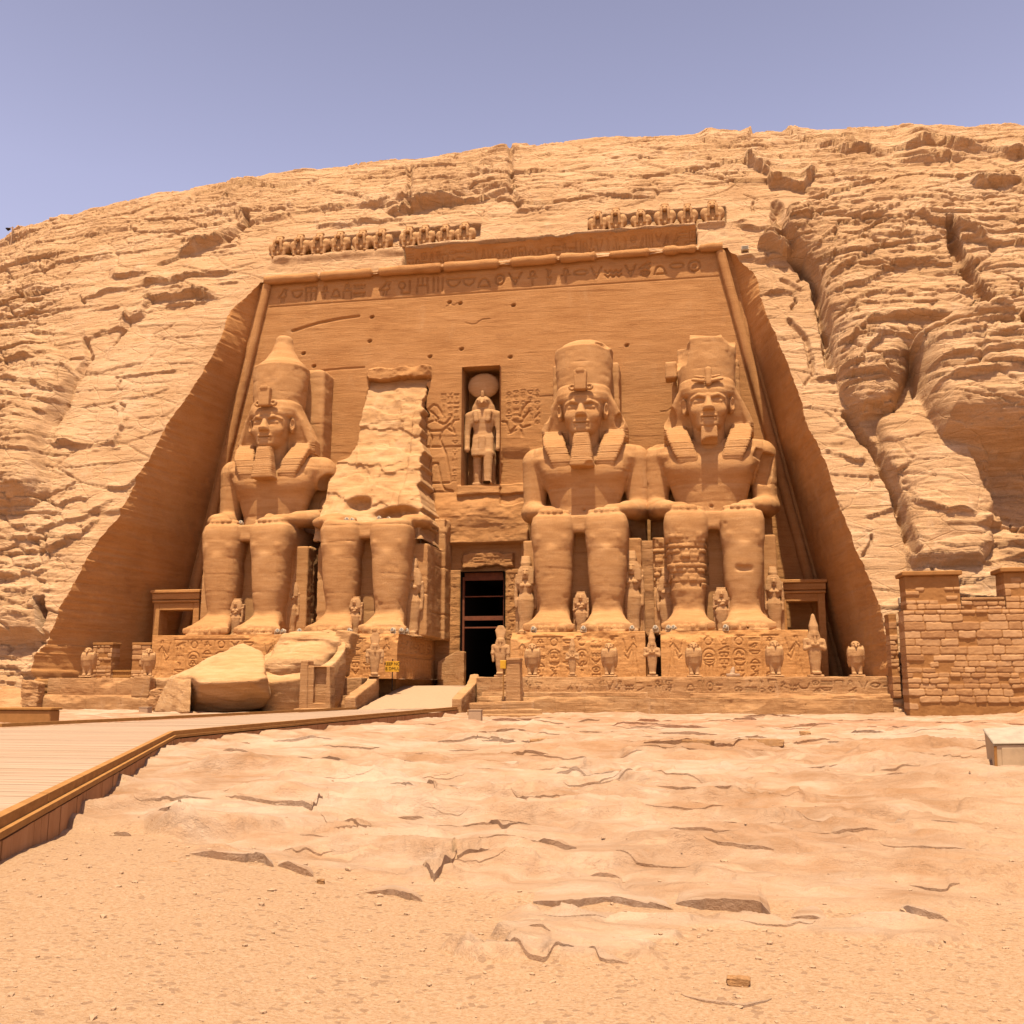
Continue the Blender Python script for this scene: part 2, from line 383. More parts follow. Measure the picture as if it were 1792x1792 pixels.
def deckmat():
    m, t, b = newmat('weathered_deck_boards'); co = N(t, 'ShaderNodeTexCoord').outputs['Object']
    n = noise(t, co, 1.2, 5, .6, (.25, 7, 1)); g = noise(t, co, 4, 5, .7, (.6, 14, 1))
    c = ramp(t, n, [(.3, (.43, .29, .175)), (.55, (.50, .35, .23)), (.75, (.55, .40, .275))], AL)
    t.links.new(mixc(t, 1, c, ramp(t, g, [(.3, (.86,) * 3), (.7, (1.06,) * 3)]), 'MULTIPLY'), b.inputs['Base Color'])
    return m
M['deck'] = deckmat()
def timber(name, a, bb, mp):
    m, t, b = newmat(name); co = N(t, 'ShaderNodeTexCoord').outputs['Object']
    n = noise(t, co, 1.5, 5, .65, mp)
    t.links.new(ramp(t, n, [(.3, a), (.7, bb)], AL), b.inputs['Base Color']); return m
M['rail'] = timber('ochre_timber', (.34, .155, .04), (.48, .24, .07), (3, 3, 8))
M['skirt'] = timber('reddish_planks', (.38, .17, .065), (.55, .28, .125), (2, 2, .8))
def groundmat():
    m, t, b = newmat('desert_ground'); co = N(t, 'ShaderNodeTexCoord').outputs['Object']
    at = N(t, 'ShaderNodeAttribute'); at.attribute_name = 'rock'; rock = at.outputs['Fac']
    n1 = noise(t, co, .16, 6, .6); n2 = noise(t, co, 1.3, 6, .7, (.6, 1.6, 1)); fine = noise(t, co, 38, 4, .75); peb = N(t, 'ShaderNodeTexVoronoi', Scale=26.); t.links.new(co, peb.inputs['Vector'])
    rc = ramp(t, mth(t, 'ADD', mth(t, 'MULTIPLY', n1, .5), mth(t, 'MULTIPLY', n2, .5)), [(.40, (.42, .235, .115)), (.5, (.53, .345, .205)), (.59, (.60, .435, .295))], AL)
    st = noise(t, co, .35, 5, .65, (.35, 1.6, 1))
    rc = mixc(t, ramp(t, st, [(.55, (0, 0, 0)), (.72, (.30,) * 3)]), rc, (.32, .18, .10, 1))
    sep = N(t, 'ShaderNodeSeparateXYZ'); t.links.new(co, sep.inputs[0])
    bd = ramp(t, mth(t, 'MULTIPLY', mth(t, 'ADD', mth(t, 'ADD', sep.outputs[1], mth(t, 'MULTIPLY', n1, 10.)), 48.), .02), [(.30, (0, 0, 0)), (.40, (1, 1, 1)), (.52, (1, 1, 1)), (.66, (0, 0, 0))])      # reddish varnished beds across the rock
    vn = ramp(t, noise(t, co, .55, 8, .7, (.30, 2.2, 1)), [(.46, (0, 0, 0)), (.58, (.8,) * 3)])
    rc = mixc(t, mth(t, 'MULTIPLY', bd, vn), rc, (.33, .165, .088, 1))
    sc = ramp(t, fine, [(.25, (.32, .18, .08)), (.48, (.48, .30, .16)), (.75, (.58, .41, .26))], AL)
    sc = mixc(t, ramp(t, peb.outputs['Color'], [(.80, (0, 0, 0)), (.86, (.6,) * 3)]), sc, (.18, .105, .058, 1))
    t.links.new(mixc(t, rock, sc, rc), b.inputs['Base Color'])
    h = mth(t, 'ADD', mth(t, 'MULTIPLY', fine, .8), mth(t, 'ADD', mth(t, 'MULTIPLY', noise(t, co, 7, 6, .75, (.7, 1.5, 1)), .9), mth(t, 'MULTIPLY', ramp(t, noise(t, co, 1.1, 9, .72, (.55, 1.7, 1)), [(.40, (0, 0, 0)), (.47, (.8,) * 3), (.50, (.5,) * 3), (.60, (1, 1, 1))]), mth(t, 'MULTIPLY', rock, 1.5))))
    bp = N(t, 'ShaderNodeBump', Strength=.6, Distance=.04); t.links.new(h, bp.inputs['Height']); t.links.new(bp.outputs[0], b.inputs['Normal'])
    return m
M['ground'] = groundmat()
def masonry():
    m, t, b = newmat('rubble_masonry'); co = N(t, 'ShaderNodeTexCoord').outputs['Object']
    at = N(t, 'ShaderNodeAttribute'); at.attribute_name = 'stone'
    tn = N(t, 'ShaderNodeAttribute'); tn.attribute_name = 'tone'
    n = noise(t, co, 5, 6, .7, (.6, .6, 1.6))
    sc = ramp(t, mth(t, 'ADD', mth(t, 'MULTIPLY', n, .6), mth(t, 'MULTIPLY', tn.outputs['Fac'], .4)), [(.3, (.40, .20, .08)), (.5, (.53, .29, .122)), (.7, (.60, .355, .17))], AL)
    mc = ramp(t, noise(t, co, 3, 5, .6), [(.3, (.33, .15, .045)), (.7, (.42, .20, .065))], AL)
    t.links.new(mixc(t, at.outputs['Fac'], mc, sc), b.inputs['Base Color'])
    bp = N(t, 'ShaderNodeBump', Strength=.3, Distance=.03); t.links.new(noise(t, co, 9, 5, .7), bp.inputs['Height']); t.links.new(bp.outputs[0], b.inputs['Normal'])
    return m
M['masonry'] = masonry()
# ------------------------------------------------------------------ cliff
ZT, XL0, XR0, XLT, XRT = 32.6, -24.1, 24.6, -18.0, 17.85      # niche: top, half widths at ground and at top
SL = .475
def ybase(z): return -15.2 + SL * z
SKY = np.array([(-400, 560), (-150, 490), (0, 437), (100, 400), (200, 366), (300, 342), (400, 323), (520, 304), (620, 290), (720, 284), (800, 272), (900, 260), (1050, 242), (1130, 239), (1240, 242), (1300, 236), (1400, 235), (1510, 230), (1600, 227), (1792, 226), (2200, 224)], float)
SS = .07
XMIN, XMAX = -75., 62.
def profile(h, n):
    # arc length profile above z = ZT ; slope angle falls from 64.6 deg to ~2 deg over length 26*h
    s = np.arange(n) * SS; a0 = math.atan(1 / SL); L = 30 * h
    an = a0 * (1 - sst(-.25 * L, L, s)) / (1 - sst(-.25 * L, L, 0.)) + .035
    return np.concatenate([[0], np.cumsum(np.cos(an) * SS)[:-1]]), np.concatenate([[0], np.cumsum(np.sin(an) * SS)[:-1]])
NTOP = 860
HG = np.linspace(.25, 3.2, 60); PR = [profile(h, NTOP) for h in HG]
def plan(x): return .010 * np.maximum(-26 - x, 0) ** 2 + .012 * np.maximum(x - 34, 0) ** 2
def colheight(x):
    best = []
    for (py_, pz_) in PR:
        a, b = proj(x + 0 * py_, ybase(ZT) + plan(x) + py_, ZT + pz_); i = b.argmin(); best.append(b[i] - np.interp(a[i], SKY[:, 0], SKY[:, 1]))
    best = np.array(best); j = np.nonzero(best <= 0)[0]
    if not len(j): return HG[-1]
    j = j[0]
    if j == 0: return HG[0]
    return HG[j - 1] + (HG[j] - HG[j - 1]) * best[j - 1] / (best[j - 1] - best[j])
xs_ = np.linspace(XMIN, XMAX, 40); hs_ = np.array([colheight(x) for x in xs_]); hs_ = np.convolve(np.pad(hs_, 2, 'edge'), [.1, .2, .4, .2, .1], 'valid')
nlow = int(round((ZT + 1.2) * math.hypot(1, SL) / SS)); zlow = np.linspace(-1.2, ZT, nlow, endpoint=False)
Zr = np.concatenate([zlow, np.full(NTOP, ZT)])
nrow = len(Zr)
t_ = np.clip(zlow / ZT, -.05, 1); xl = np.concatenate([XL0 + (XLT - XL0) * t_, np.full(NTOP, XLT)]); xr = np.concatenate([XR0 + (XRT - XR0) * t_, np.full(NTOP, XRT)])
def on_slope(px, py):
    d = ray(px, py); t = (ybase(0) + SL * CZ - CY) / (d[1] - SL * d[2]); return CX + d[0] * t, CZ + d[2] * t
ER = sorted(on_slope(*q)[::-1] for q in [(1327, 511), (1365, 605), (1387, 654), (1414, 744), (1450, 820), (1472, 891), (1494, 953), (1523, 1020), (1541, 1070), (1556, 1172), (1560, 1235)])
ELF = sorted(on_slope(*q)[::-1] for q in [(385, 597), (335, 685), (295, 737), (262, 800), (237, 842), (206, 905), (163, 957), (136, 1006), (98, 1078), (75, 1131), (60, 1170), (50, 1240)])
wz_ = sst(ZT, ZT - 3.5, zlow); sm_ = lambda v: np.convolve(np.pad(v, 9, 'edge'), np.ones(19) / 19, 'valid')
xr[:nlow] += wz_ * sm_(np.interp(zlow, [q[0] for q in ER], [q[1] for q in ER]) - xr[:nlow]); xl[:nlow] += wz_ * sm_(np.interp(zlow, [q[0] for q in ELF], [q[1] for q in ELF]) - xl[:nlow])
ser_ = sst(0, 1.5, zlow) * sst(ZT, ZT - 1.5, zlow)
xl[:nlow] += ser_ * (.06 * vnoise(zlow * 1.1, zlow * 0 + 3, zlow * 0) + .07 * fbm(zlow * 5, zlow * 0 + 9, zlow * 0, 3)); xr[:nlow] += ser_ * (.06 * vnoise(zlow * 1.1, zlow * 0 + 13, zlow * 0) + .07 * fbm(zlow * 5, zlow * 0 + 19, zlow * 0, 3))
nL, nC, nR = 760, 520, 560
A = np.linspace(0, 1, nL)[None]; Bq = np.linspace(0, 1, nC)[None]; Cq = np.linspace(0, 1, nR)[None]
Xg = np.concatenate([XMIN + (xl[:, None] - XMIN) * A ** .8, xl[:, None] + (xr - xl)[:, None] * Bq[:, 1:-1], xr[:, None] + (XMAX - xr)[:, None] * Cq ** 1.25], 1)
ncol = Xg.shape[1]
Yg = np.zeros_like(Xg); Zg = np.repeat(Zr[:, None], ncol, 1)
Yg[:nlow] = ybase(Zr[:nlow])[:, None]
hcol = np.interp(Xg[-1], xs_, hs_); PY = np.array([p[0] for p in PR]); PZ = np.array([p[1] for p in PR]); fi = np.interp(hcol, HG, np.arange(len(HG))); i0 = np.clip(fi.astype(int), 0, len(HG) - 2); fr = (fi - i0)
Yg[nlow:] = ybase(ZT) + (PY[i0] * (1 - fr)[:, None] + PY[i0 + 1] * fr[:, None]).T
Zg[nlow:] = ZT + (PZ[i0] * (1 - fr)[:, None] + PZ[i0 + 1] * fr[:, None]).T
Yg += plan(Xg)
pxg, pyg = proj(Xg, Yg, Zg)                                    # where each point of the bare slope is seen in the photo: used to place measured cracks
# normals of the bare slope
dZ = np.gradient(Zg, axis=0); dY = np.gradient(Yg, axis=0); ln = np.hypot(dZ, dY) + 1e-6
NYg, NZg = -dZ / ln, dY / ln
ppm = F / np.maximum(np.hypot(Xg - CX, Yg - CY), 20)           # pixels per metre
# --- broad rock masses standing proud of the dressed slope
def sdpoly(px, py, poly):
    poly = np.array(poly, float); d = np.full(px.shape, 1e9); ins = np.zeros(px.shape, bool); n = len(poly)
    for i in range(n):
        (x0, y0), (x1, y1) = poly[i], poly[(i + 1) % n]
        dx, dy = x1 - x0, y1 - y0; t = np.clip(((px - x0) * dx + (py - y0) * dy) / (dx * dx + dy * dy + 1e-9), 0, 1)
        d = np.minimum(d, (px - x0 - t * dx) ** 2 + (py - y0 - t * dy) ** 2)
        c = (y0 > py) != (y1 > py); ins ^= c & (px < (x1 - x0) * (py - y0) / ((y1 - y0) if y1 != y0 else 1e-9) + x0)
    d = np.sqrt(d); return np.where(ins, d, -d)
def dome(poly, H, R, wob=10):
    m = (pxg > min(p[0] for p in poly) - 30) & (pxg < max(p[0] for p in poly) + 30) & (pyg > min(p[1] for p in poly) - 30) & (pyg < max(p[1] for p in poly) + 30)
    out = np.zeros(pxg.shape, np.float32); I = np.nonzero(m)
    sd = sdpoly(pxg[I] + wob * fbm(Xg[I] * .3, Zg[I] * .35, Zg[I] * 0 + 3, 3), pyg[I] + wob * .6 * fbm(Xg[I] * .3 + 9, Zg[I] * .35, Zg[I] * 0 + 8, 3), poly)
    t = np.clip(sd / R, 0, 1); out[I] = H * np.sqrt(np.clip(1 - (1 - t) ** 2, 0, 1)); return out
Dn = np.zeros(pxg.shape, np.float32)
Dn += dome([(1330, 432), (1385, 380), (1480, 345), (1600, 320), (2000, 330), (2000, 640), (1700, 640), (1640, 640), (1590, 655), (1555, 735), (1505, 735), (1465, 690), (1450, 600), (1435, 520), (1400, 465)], 2.4, 55)
Dn += dome([(1585, 645), (1640, 618), (1720, 610), (2000, 610), (2000, 803), (1790, 805), (1640, 803), (1612, 760)], 4.2, 48)
lobe = dome([(1530, 745), (1600, 700), (1700, 760), (1750, 830), (1725, 960), (1700, 1012), (1600, 1005), (1585, 940), (1555, 840)], 1.9, 100, 16); Dn = np.maximum(Dn, lobe)
Dn -= dome([(1690, 806), (1800, 808), (2000, 806), (2000, 960), (1780, 960), (1730, 900)], 2.0, 60, 12)
Dn += dome([(1590, 985), (1700, 960), (1800, 900), (2000, 880), (2000, 1300), (1590, 1300)], 1.0, 60)
Dn += dome([(1530, 1060), (1600, 1040), (1600, 1260), (1548, 1260), (1538, 1160)], .5, 25)
Dn += dome([(-400, 560), (60, 590), (120, 620), (132, 650), (120, 700), (95, 735), (90, 790), (82, 860), (60, 890), (-400, 900)], 1.5, 45)
Dn += dome([(-400, 690), (40, 700), (80, 745), (84, 800), (75, 850), (60, 880), (-400, 890)], .8, 30)
Dn += dome([(-400, 960), (60, 1000), (75, 1050), (60, 1100), (-400, 1090)], .5, 30)
Dn -= dome([(-400, 1095), (70, 1098), (84, 1105), (60, 1160), (25, 1200), (-400, 1230)], 1.6, 25, 6)
Dn -= dome([(64, 1050), (80, 1042), (80, 1075), (68, 1098), (60, 1098)], 1.6, 8, 3)
Dn -= dome([(1640, 430), (1655, 430), (1700, 540), (1760, 610), (1790, 660), (1792, 700), (1745, 640), (1690, 570), (1650, 500)], 1.4, 12, 5)
Dn -= dome([(1755, 620), (1800, 640), (1800, 690), (1775, 668)], 1.5, 14, 4)
# --- measured cracks and ledges: ('l' ledge whose upper side overhangs, 'c' crack) amplitude m, reach m
LED = [
 ('l', .9, 2.2, [(265, 522), (300, 520), (340, 512), (357, 516)]), ('l', .5, 1.5, [(225, 562), (250, 552), (262, 528)]), ('l', .35, 1.5, [(158, 592), (180, 582), (218, 576), (224, 558)]),
 ('l', .9, 2.0, [(285, 462), (330, 440), (380, 425), (398, 412)]), ('c', .9, .35, [(398, 412), (412, 400), (428, 388), (432, 375)]), ('l', .4, 1.5, [(432, 378), (360, 372), (312, 372)]),
 ('l', .35, 1.5, [(205, 485), (258, 480)]), ('l', .4, 1.6, [(260, 498), (300, 500), (345, 482), (395, 478)]), ('l', .3, 1.2, [(150, 528), (200, 508), (260, 498)]),
 ('l', .5, 1.8, [(110, 777), (150, 780), (200, 776), (215, 745)]), ('l', .35, 1.4, [(138, 648), (180, 648), (230, 640)]), ('c', .5, .3, [(152, 600), (156, 630), (140, 650), (128, 680), (100, 735), (88, 770), (80, 830)]),
 ('l', .35, 1.2, [(150, 712), (200, 700), (260, 690), (290, 680)]), ('l', .4, 1.2, [(60, 940), (110, 915), (150, 905), (190, 880)]), ('l', .6, 1.4, [(0, 962), (40, 965), (90, 958), (140, 935), (165, 915)]),
 ('l', .5, 1., [(190, 855), (230, 850), (250, 835)]), ('l', .4, 1., [(110, 880), (150, 872)]), ('l', .5, 1., [(0, 1012), (30, 1010), (75, 1000)]), ('l', .3, 1., [(0, 1050), (40, 1058), (70, 1050)]),
 ('l', .45, 1.6, [(440, 345), (480, 345), (520, 335), (545, 320)]), ('l', .35, 1.5, [(430, 388), (500, 375), (570, 365), (640, 360), (715, 352)]), ('l', .3, 1.2, [(560, 398), (640, 388), (700, 382)]),
 ('l', .7, 1.8, [(690, 372), (716, 368), (770, 352), (850, 348), (893, 330)]), ('c', .5, .25, [(716, 290), (717, 320), (717, 368)]), ('c', .45, .25, [(893, 262), (893, 330), (910, 365)]), ('l', .35, 1.4, [(720, 355), (800, 342), (890, 328)]),
 ('l', .3, 1.2, [(910, 372), (960, 362), (1020, 358), (1075, 345)]), ('l', .3, 1.5, [(720, 318), (780, 315), (850, 305)]), ('l', .4, 1.6, [(850, 290), (900, 278), (960, 272)]),
 ('l', .7, 1.6, [(1313, 285), (1335, 300), (1352, 322), (1405, 330), (1420, 312)]), ('l', .4, 1.4, [(1415, 336), (1440, 338), (1478, 330)]), ('l', .6, 2., [(1240, 250), (1270, 255), (1305, 248), (1312, 238)]),
 ('l', .9, 2.4, [(1470, 262), (1530, 268), (1600, 258), (1640, 250), (1680, 265), (1780, 275)]), ('l', .5, 1.6, [(1580, 285), (1640, 282), (1680, 276)]), ('l', .6, 1.5, [(1385, 240), (1440, 252), (1470, 258), (1520, 250)]),
 ('l', .7, 1.6, [(1698, 370), (1740, 372), (1770, 364), (1800, 385)]), ('l', .45, 1.4, [(1490, 440), (1535, 430), (1560, 412)]), ('l', .6, 1.5, [(1420, 470), (1470, 440), (1530, 418)]),
 ('l', .6, 1.4, [(1440, 500), (1460, 480), (1530, 440), (1600, 435), (1660, 445), (1700, 465)]), ('l', .5, 1.2, [(1430, 545), (1450, 520), (1500, 500), (1540, 470)]), ('l', .4, 1.2, [(1540, 515), (1580, 505), (1640, 500), (1695, 505)]),
 ('l', .35, 1.2, [(1460, 585), (1530, 560), (1620, 555), (1700, 560)]), ('l', .45, 1.2, [(1470, 640), (1520, 610), (1620, 595), (1700, 605)]), ('l', .5, 1.2, [(1600, 655), (1680, 650), (1760, 640)]),
 ('l', .4, 1.2, [(1620, 700), (1700, 700), (1800, 690)]), ('l', .35, 1.2, [(1620, 735), (1700, 728), (1800, 725)]), ('l', .5, 1.2, [(1480, 690), (1510, 660), (1530, 640)]),
 ('c', .45, .25, [(1380, 560), (1405, 590), (1415, 610), (1420, 640)]), ('c', .3, .2, [(1370, 490), (1400, 508)]), ('l', .3, .9, [(1420, 712), (1450, 722), (1470, 740)]), ('l', .4, .9, [(1450, 790), (1480, 800), (1505, 805)]),
 ('l', .3, .9, [(1290, 450), (1330, 455), (1390, 452)]), ('l', .3, 1., [(1350, 515), (1400, 510)]), ('c', .3, .15, [(1510, 970), (1525, 940)]), ('l', .35, .9, [(1520, 905), (1560, 890), (1580, 895)]),
 ('l', .6, 1.3, [(1300, 395), (1330, 400), (1360, 396)]), ('c', .8, .5, [(1358, 360), (1364, 400), (1366, 430)]), ('c', 1.0, .35, [(1366, 430), (1420, 490), (1440, 560), (1452, 640)]), ('c', .9, .35, [(1480, 725), (1530, 790), (1560, 850), (1585, 940), (1600, 985)]),
 ('l', .5, 1.2, [(1600, 900), (1650, 930), (1690, 925)]), ('l', .3, 1., [(1640, 1010), (1720, 1000), (1792, 985)]), ('l', .25, 1., [(0, 745), (40, 740), (90, 735)]), ('l', .4, 1., [(0, 650), (60, 640), (125, 655)]),
 ('l', .3, 1.4, [(100, 420), (150, 410), (220, 400)]), ('l', .3, 1.4, [(250, 380), (330, 360), (400, 352)]), ('l', .3, 1.4, [(60, 470), (130, 455), (190, 450)]), ('l', .5, 1.4, [(400, 345), (420, 330), (440, 328)]),
]
def ledges(D, lst, px, py, X, Z, k=1.1, wob=6., dw=None):
    for ty, amp, reach, pl in lst:
        pl = np.array(pl, float); ppmm = 24.
        R = reach * ppmm + 12
        m = (px > pl[:, 0].min() - R) & (px < pl[:, 0].max() + R) & (py > pl[:, 1].min() - R) & (py < pl[:, 1].max() + R); I = np.nonzero(m)
        if not len(I[0]): continue
        a = px[I] + wob * fbm(X[I] * .9, Z[I] * 1.3, 0 * X[I] + amp * 9, 3); b = py[I] + wob * fbm(X[I] * .9 + 5, Z[I] * 1.3, 0 * X[I] + reach * 7, 3)
        best = np.full(a.shape, 1e9); sg = np.zeros(a.shape); ed = np.ones(a.shape); n = len(pl) - 1
        for i in range(n):
            (x0, y0), (x1, y1) = pl[i], pl[i + 1]; dx, dy = x1 - x0, y1 - y0; L = math.hypot(dx, dy)
            tt = ((a - x0) * dx + (b - y0) * dy) / (L * L); t = np.clip(tt, 0, 1)
            d = np.hypot(a - x0 - t * dx, b - y0 - t * dy); up = ((a - x0) * dy - (b - y0) * dx) / L
            if dx < 0: up = -up
            q = d < best; best = np.where(q, d, best); sg = np.where(q, up, sg)
            e = np.clip(1.15 - (np.maximum(-tt, tt - 1) * L / (reach * ppmm * .5)), 0, 1) if i in (0, n - 1) else 1.
            if n > 1 and i == 0: e = np.where(tt > 0, 1, e)
            if n > 1 and i == n - 1: e = np.where(tt < 1, 1, e)
            ed = np.where(q, e, ed)
        dm = best / ppmm; vr = .55 + .45 * np.clip(vnoise(X[I] * .45 + reach * 5, X[I] * 0 + amp * 11, Z[I] * .2) * 2, -1, 1)
        if ty == 'c': D[I] -= amp * k * np.clip(1 - dm / reach, 0, 1) ** .7
        else:
            D[I] += k * amp * np.where(sg > 0, np.exp(-dm / (reach * .5)) * np.clip(1.2 - dm / reach, 0, 1), np.clip(1 - dm / (.14 if dw is None else dw[I]), 0, 1)) * ed * vr - k * amp * .3 * np.where(sg <= 0, np.exp(-dm / .35), 0) * ed
    return D
ledges(Dn, LED, pxg, pyg, Xg, Zg)
# --- bedding: beds that stick out at their lower edge, fading in and out
nat = sst(1.6, .6, lobe) * np.clip(sst(0, 1.2, Dn) + sst(150, 60, pxg) + sst(ZT + 4, ZT + 9, Zg) * .6 + sst(1590, 1640, pxg), 0, 1)   # natural (undressed) rock
Za = Zg + NZg * Dn; patch = fbm(Xg * .09, Zg * .13, Xg * 0 + 4, 4)
def bedding(T, Lx, A, sd, thr):
    b = (Za + .05 * Xg + .35 * fbm(Xg * .05 + sd, Za * .05, Yg * .05, 3) + .10 * fbm(Xg * .4, Za * .4, Yg * 0 + sd, 3)) / T
    k = np.floor(b); f = b - k
    r = vnoise(Xg / Lx + k * 7.31 + sd, k * 3.77 + sd, Yg * 0 + .5) + .5 * vnoise(Xg / Lx * 2.7 + k * 2.3, k * 5.1 + sd, Yg * 0 + 2.5)
    s = np.clip(r - thr, 0, 1)
    j = np.abs((Xg / Lx * 1.7 + 3 * vnoise(k * 1.9, k * .7 + sd, Xg * .02) + .4 * vnoise(Xg * .8, b, k)) % 1 - .5)
    return A * s * (1 - .55 * f ** 2.2) * sst(0, .045, f) * (.75 + .25 * sst(.0, .03, j))
am = .07 + .85 * nat + .22 * np.clip(patch * 2, 0, 1)
Dn += am * bedding(2.3, 9, .62, 1., -.05) + am * bedding(.85, 5, .30, 5., .0) + am * bedding(.34, 3.2, .12, 9., .05) + (.2 + .8 * am) * bedding(.17, 2.0, .05, 15., .1)
Dn += (.07 + .22 * nat) * fbm(Xg * .3, Zg * .4, Yg * .3, 4) + (.02 + .03 * nat) * fbm(Xg * 1.6, Zg * 4, Yg * 1.6, 4)
rm_ = vnoise(Xg * .55 + 3 * fbm(Xg * .2, Zg * .2, Xg * 0, 2), Zg * .28, Xg * 0 + 11); Dn -= (.05 + .3 * nat) * np.clip(1 - np.abs(rm_) / .05, 0, 1) * sst(.1, .3, fbm(Xg * .15, Zg * .2, Xg * 0 + 40, 2))
# --- fractured plates
Sg = np.concatenate([zlow * math.hypot(1, SL), zlow[-1] * math.hypot(1, SL) + SS * np.arange(NTOP)])[:, None] + 0 * Xg
rl_ = np.random.RandomState(17); RL = []
for _ in range(460):
    x_ = rl_.uniform(-60, 45); s__ = rl_.uniform(0, 68); L_ = rl_.uniform(.8, 6.5) * rl_.uniform(.5, 1); n_ = max(2, int(L_ / .6)); pl_ = [(x_, s__)]
    for q in range(n_): pl_.append((pl_[-1][0] + L_ / n_, pl_[-1][1] + rl_.uniform(-.045, .045) + .03))
    RL.append(('l', rl_.uniform(.06, .24) * (1.8 if rl_.rand() < .15 else 1), rl_.uniform(.35, 1.1), [(24 * a, -24 * b_) for a, b_ in pl_]))
for _ in range(150):
    x_ = rl_.uniform(-60, 45); s__ = rl_.uniform(0, 68); pl_ = [(x_, s__)]; sg_ = rl_.choice([-1, 1])
    for q in range(rl_.randint(2, 6)): pl_.append((pl_[-1][0] + sg_ * rl_.uniform(-.1, .5), pl_[-1][1] + rl_.uniform(.2, .6)))
    RL.append(('c', rl_.uniform(.15, .35), .13, [(24 * a, -24 * b_) for a, b_ in pl_]))
ledges(Dn, RL, Xg * 24., -(Sg + (Za - Zg) * 1.1) * 24., Xg, Zg, 1.0, 2.)
def plates(u, v, su, sv, seed):
    a = u / su; b = v / sv; ia = np.floor(a); ib = np.floor(b); F1 = np.full(a.shape, 9., np.float32); F2 = F1.copy(); R1 = F1 * 0; DV = F1 * 0; DU = F1 * 0
    H = lambda p, q, c: _R[p.astype(np.int32) & 63, q.astype(np.int32) & 63, c]
    for i in (-1, 0, 1):
        for j in (-1, 0, 1):
            p, q = ia + i, ib + j; dx = p + H(p, q, seed) - a; dy = q + H(p, q, seed + 1) - b; d = np.hypot(dx, dy)
            m = d < F1; F2 = np.where(m, F1, np.minimum(F2, d)); R1 = np.where(m, H(p, q, seed + 2), R1); DV = np.where(m, dy, DV); DU = np.where(m, dx, DU); F1 = np.where(m, d, F1)
    return F1, F2, R1, DU, DV
wu = Xg + .7 * fbm(Xg * .35, Sg * .35, Xg * 0 + 60, 3); wv = Sg + (Za - Zg) * 1.1 + .22 * fbm(Xg * .4, Sg * .5, Xg * 0 + 66, 3) + .10 * Xg
pm = (.16 + .6 * nat + .35 * sst(ZT + 3, ZT + 8, Zg) * (1 - nat)) * (.55 + .45 * sst(-.15, .2, fbm(Xg * .12, Sg * .15, Xg * 0 + 70, 3)))
for su_, sv_, A_, tl, se, cd_, cw_ in ((5.5, 1.9, .42, .30, 3, .30, .11), (2.1, .75, .18, .15, 11, .16, .09), (.8, .32, .08, .07, 21, .07, .08)):
    f1, f2, r1, du, dv = plates(wu, wv, su_, sv_, se)
    Dn += pm * (A_ * (r1 - .5) * 1.2 + tl * dv * (r1 > .3) + .25 * tl * du * (r1 - .5)) - (.2 + .8 * pm) * cd_ * np.clip(1.3 - (f2 - f1) * sv_ / cw_, 0, 1) * (vnoise(Xg * .3 + se, Zg * .3, Xg * 0 + se) > -.1)
# --- frieze terrace cut for the apes, dressed top edge of the niche
topd = sst(ZT + 9, ZT + 5, Zg) * sst(-19.5, -17.5, Xg) * sst(20, 18, Xg)
def notch(x0, x1, z0, z1, d):
    w = .12 * fbm(Xg * 1.3, Zg * 1.3, Xg * 0 + 77, 3); return d * sst(x0 - .1, x0 + .1, Xg + w) * sst(x1 + .1, x1 - .1, Xg + w) * sst(z0 - .05, z0 + .1, Zg + w * .5) * sst(z1 + .08, z1 - .08, Zg + w)
band_ = sst(30.5, 33, Zg) * sst(38.5, 37, Zg) * sst(-19, -17.5, Xg) * sst(19.5, 18, Xg)
Dn *= 1 - .75 * band_
ero = .42 * fbm(Xg * .7, Zg * .3, Xg * 0 + 50, 4)
Dn -= notch(-6.5, 15.7, 33.05, 34.72, 1.05); Dn += .16 * band_ * fbm(Xg * .9, Zg * 1.6, Xg * 0 + 90, 5)
Dn += .42 * sst(-6.6, -6.4, Xg) * sst(15.75, 15.6, Xg) * sst(34.60, 34.72, Zg) * sst(35.25, 34.95, Zg + ero) + .30 * sst(-17.6, -17.2, Xg) * sst(-6.5, -6.7, Xg) * sst(34.2, 34.7, Zg) * sst(35.1, 34.9, Zg + ero * .4) + .35 * sst(15.7, 15.9, Xg) * sst(17.9, 17.7, Xg) * sst(34.6, 34.9, Zg) * sst(35.3, 35.0, Zg + ero * .4)
for q in ((-17.4, -7.3, 34.98, 37.0, .65), (-6.4, -.85, 35.1, 37.1, .65), (7.7, 17.9, 34.98, 36.85, .6)): Dn -= notch(*q)
# torus-side and outer niche edge: keep the crest crumbly but thin
Vc = np.stack([Xg, Yg + NYg * Dn, Zg + NZg * Dn], -1)
edge_n = (.10 * fbm(Xg * 1.5, Zg * 2.5, Xg * 0 + 30, 4))
for r_ in range(nlow):                  # crumbly arris of the niche
    for c_, sg_ in ((nL - 1, -1), (nL + nC - 3 + 1, 1)):
        pass
FQ = gridfaces(nrow, ncol)
rr = FQ[:, 0] // ncol; cc = FQ[:, 0] % ncol
keep = ~((rr < nlow) & (cc >= nL - 1) & (cc < nL + nC - 2))
cl = mk('cliff', Vc.reshape(-1, 3), FQ[keep], M['cliff']); structure(cl)
Vout_L = Vc[:nlow + 1, nL - 1]; Vout_R = Vc[:nlow + 1, nL + nC - 2]
Vtop = Vc[nlow, nL - 1:nL + nC - 1]
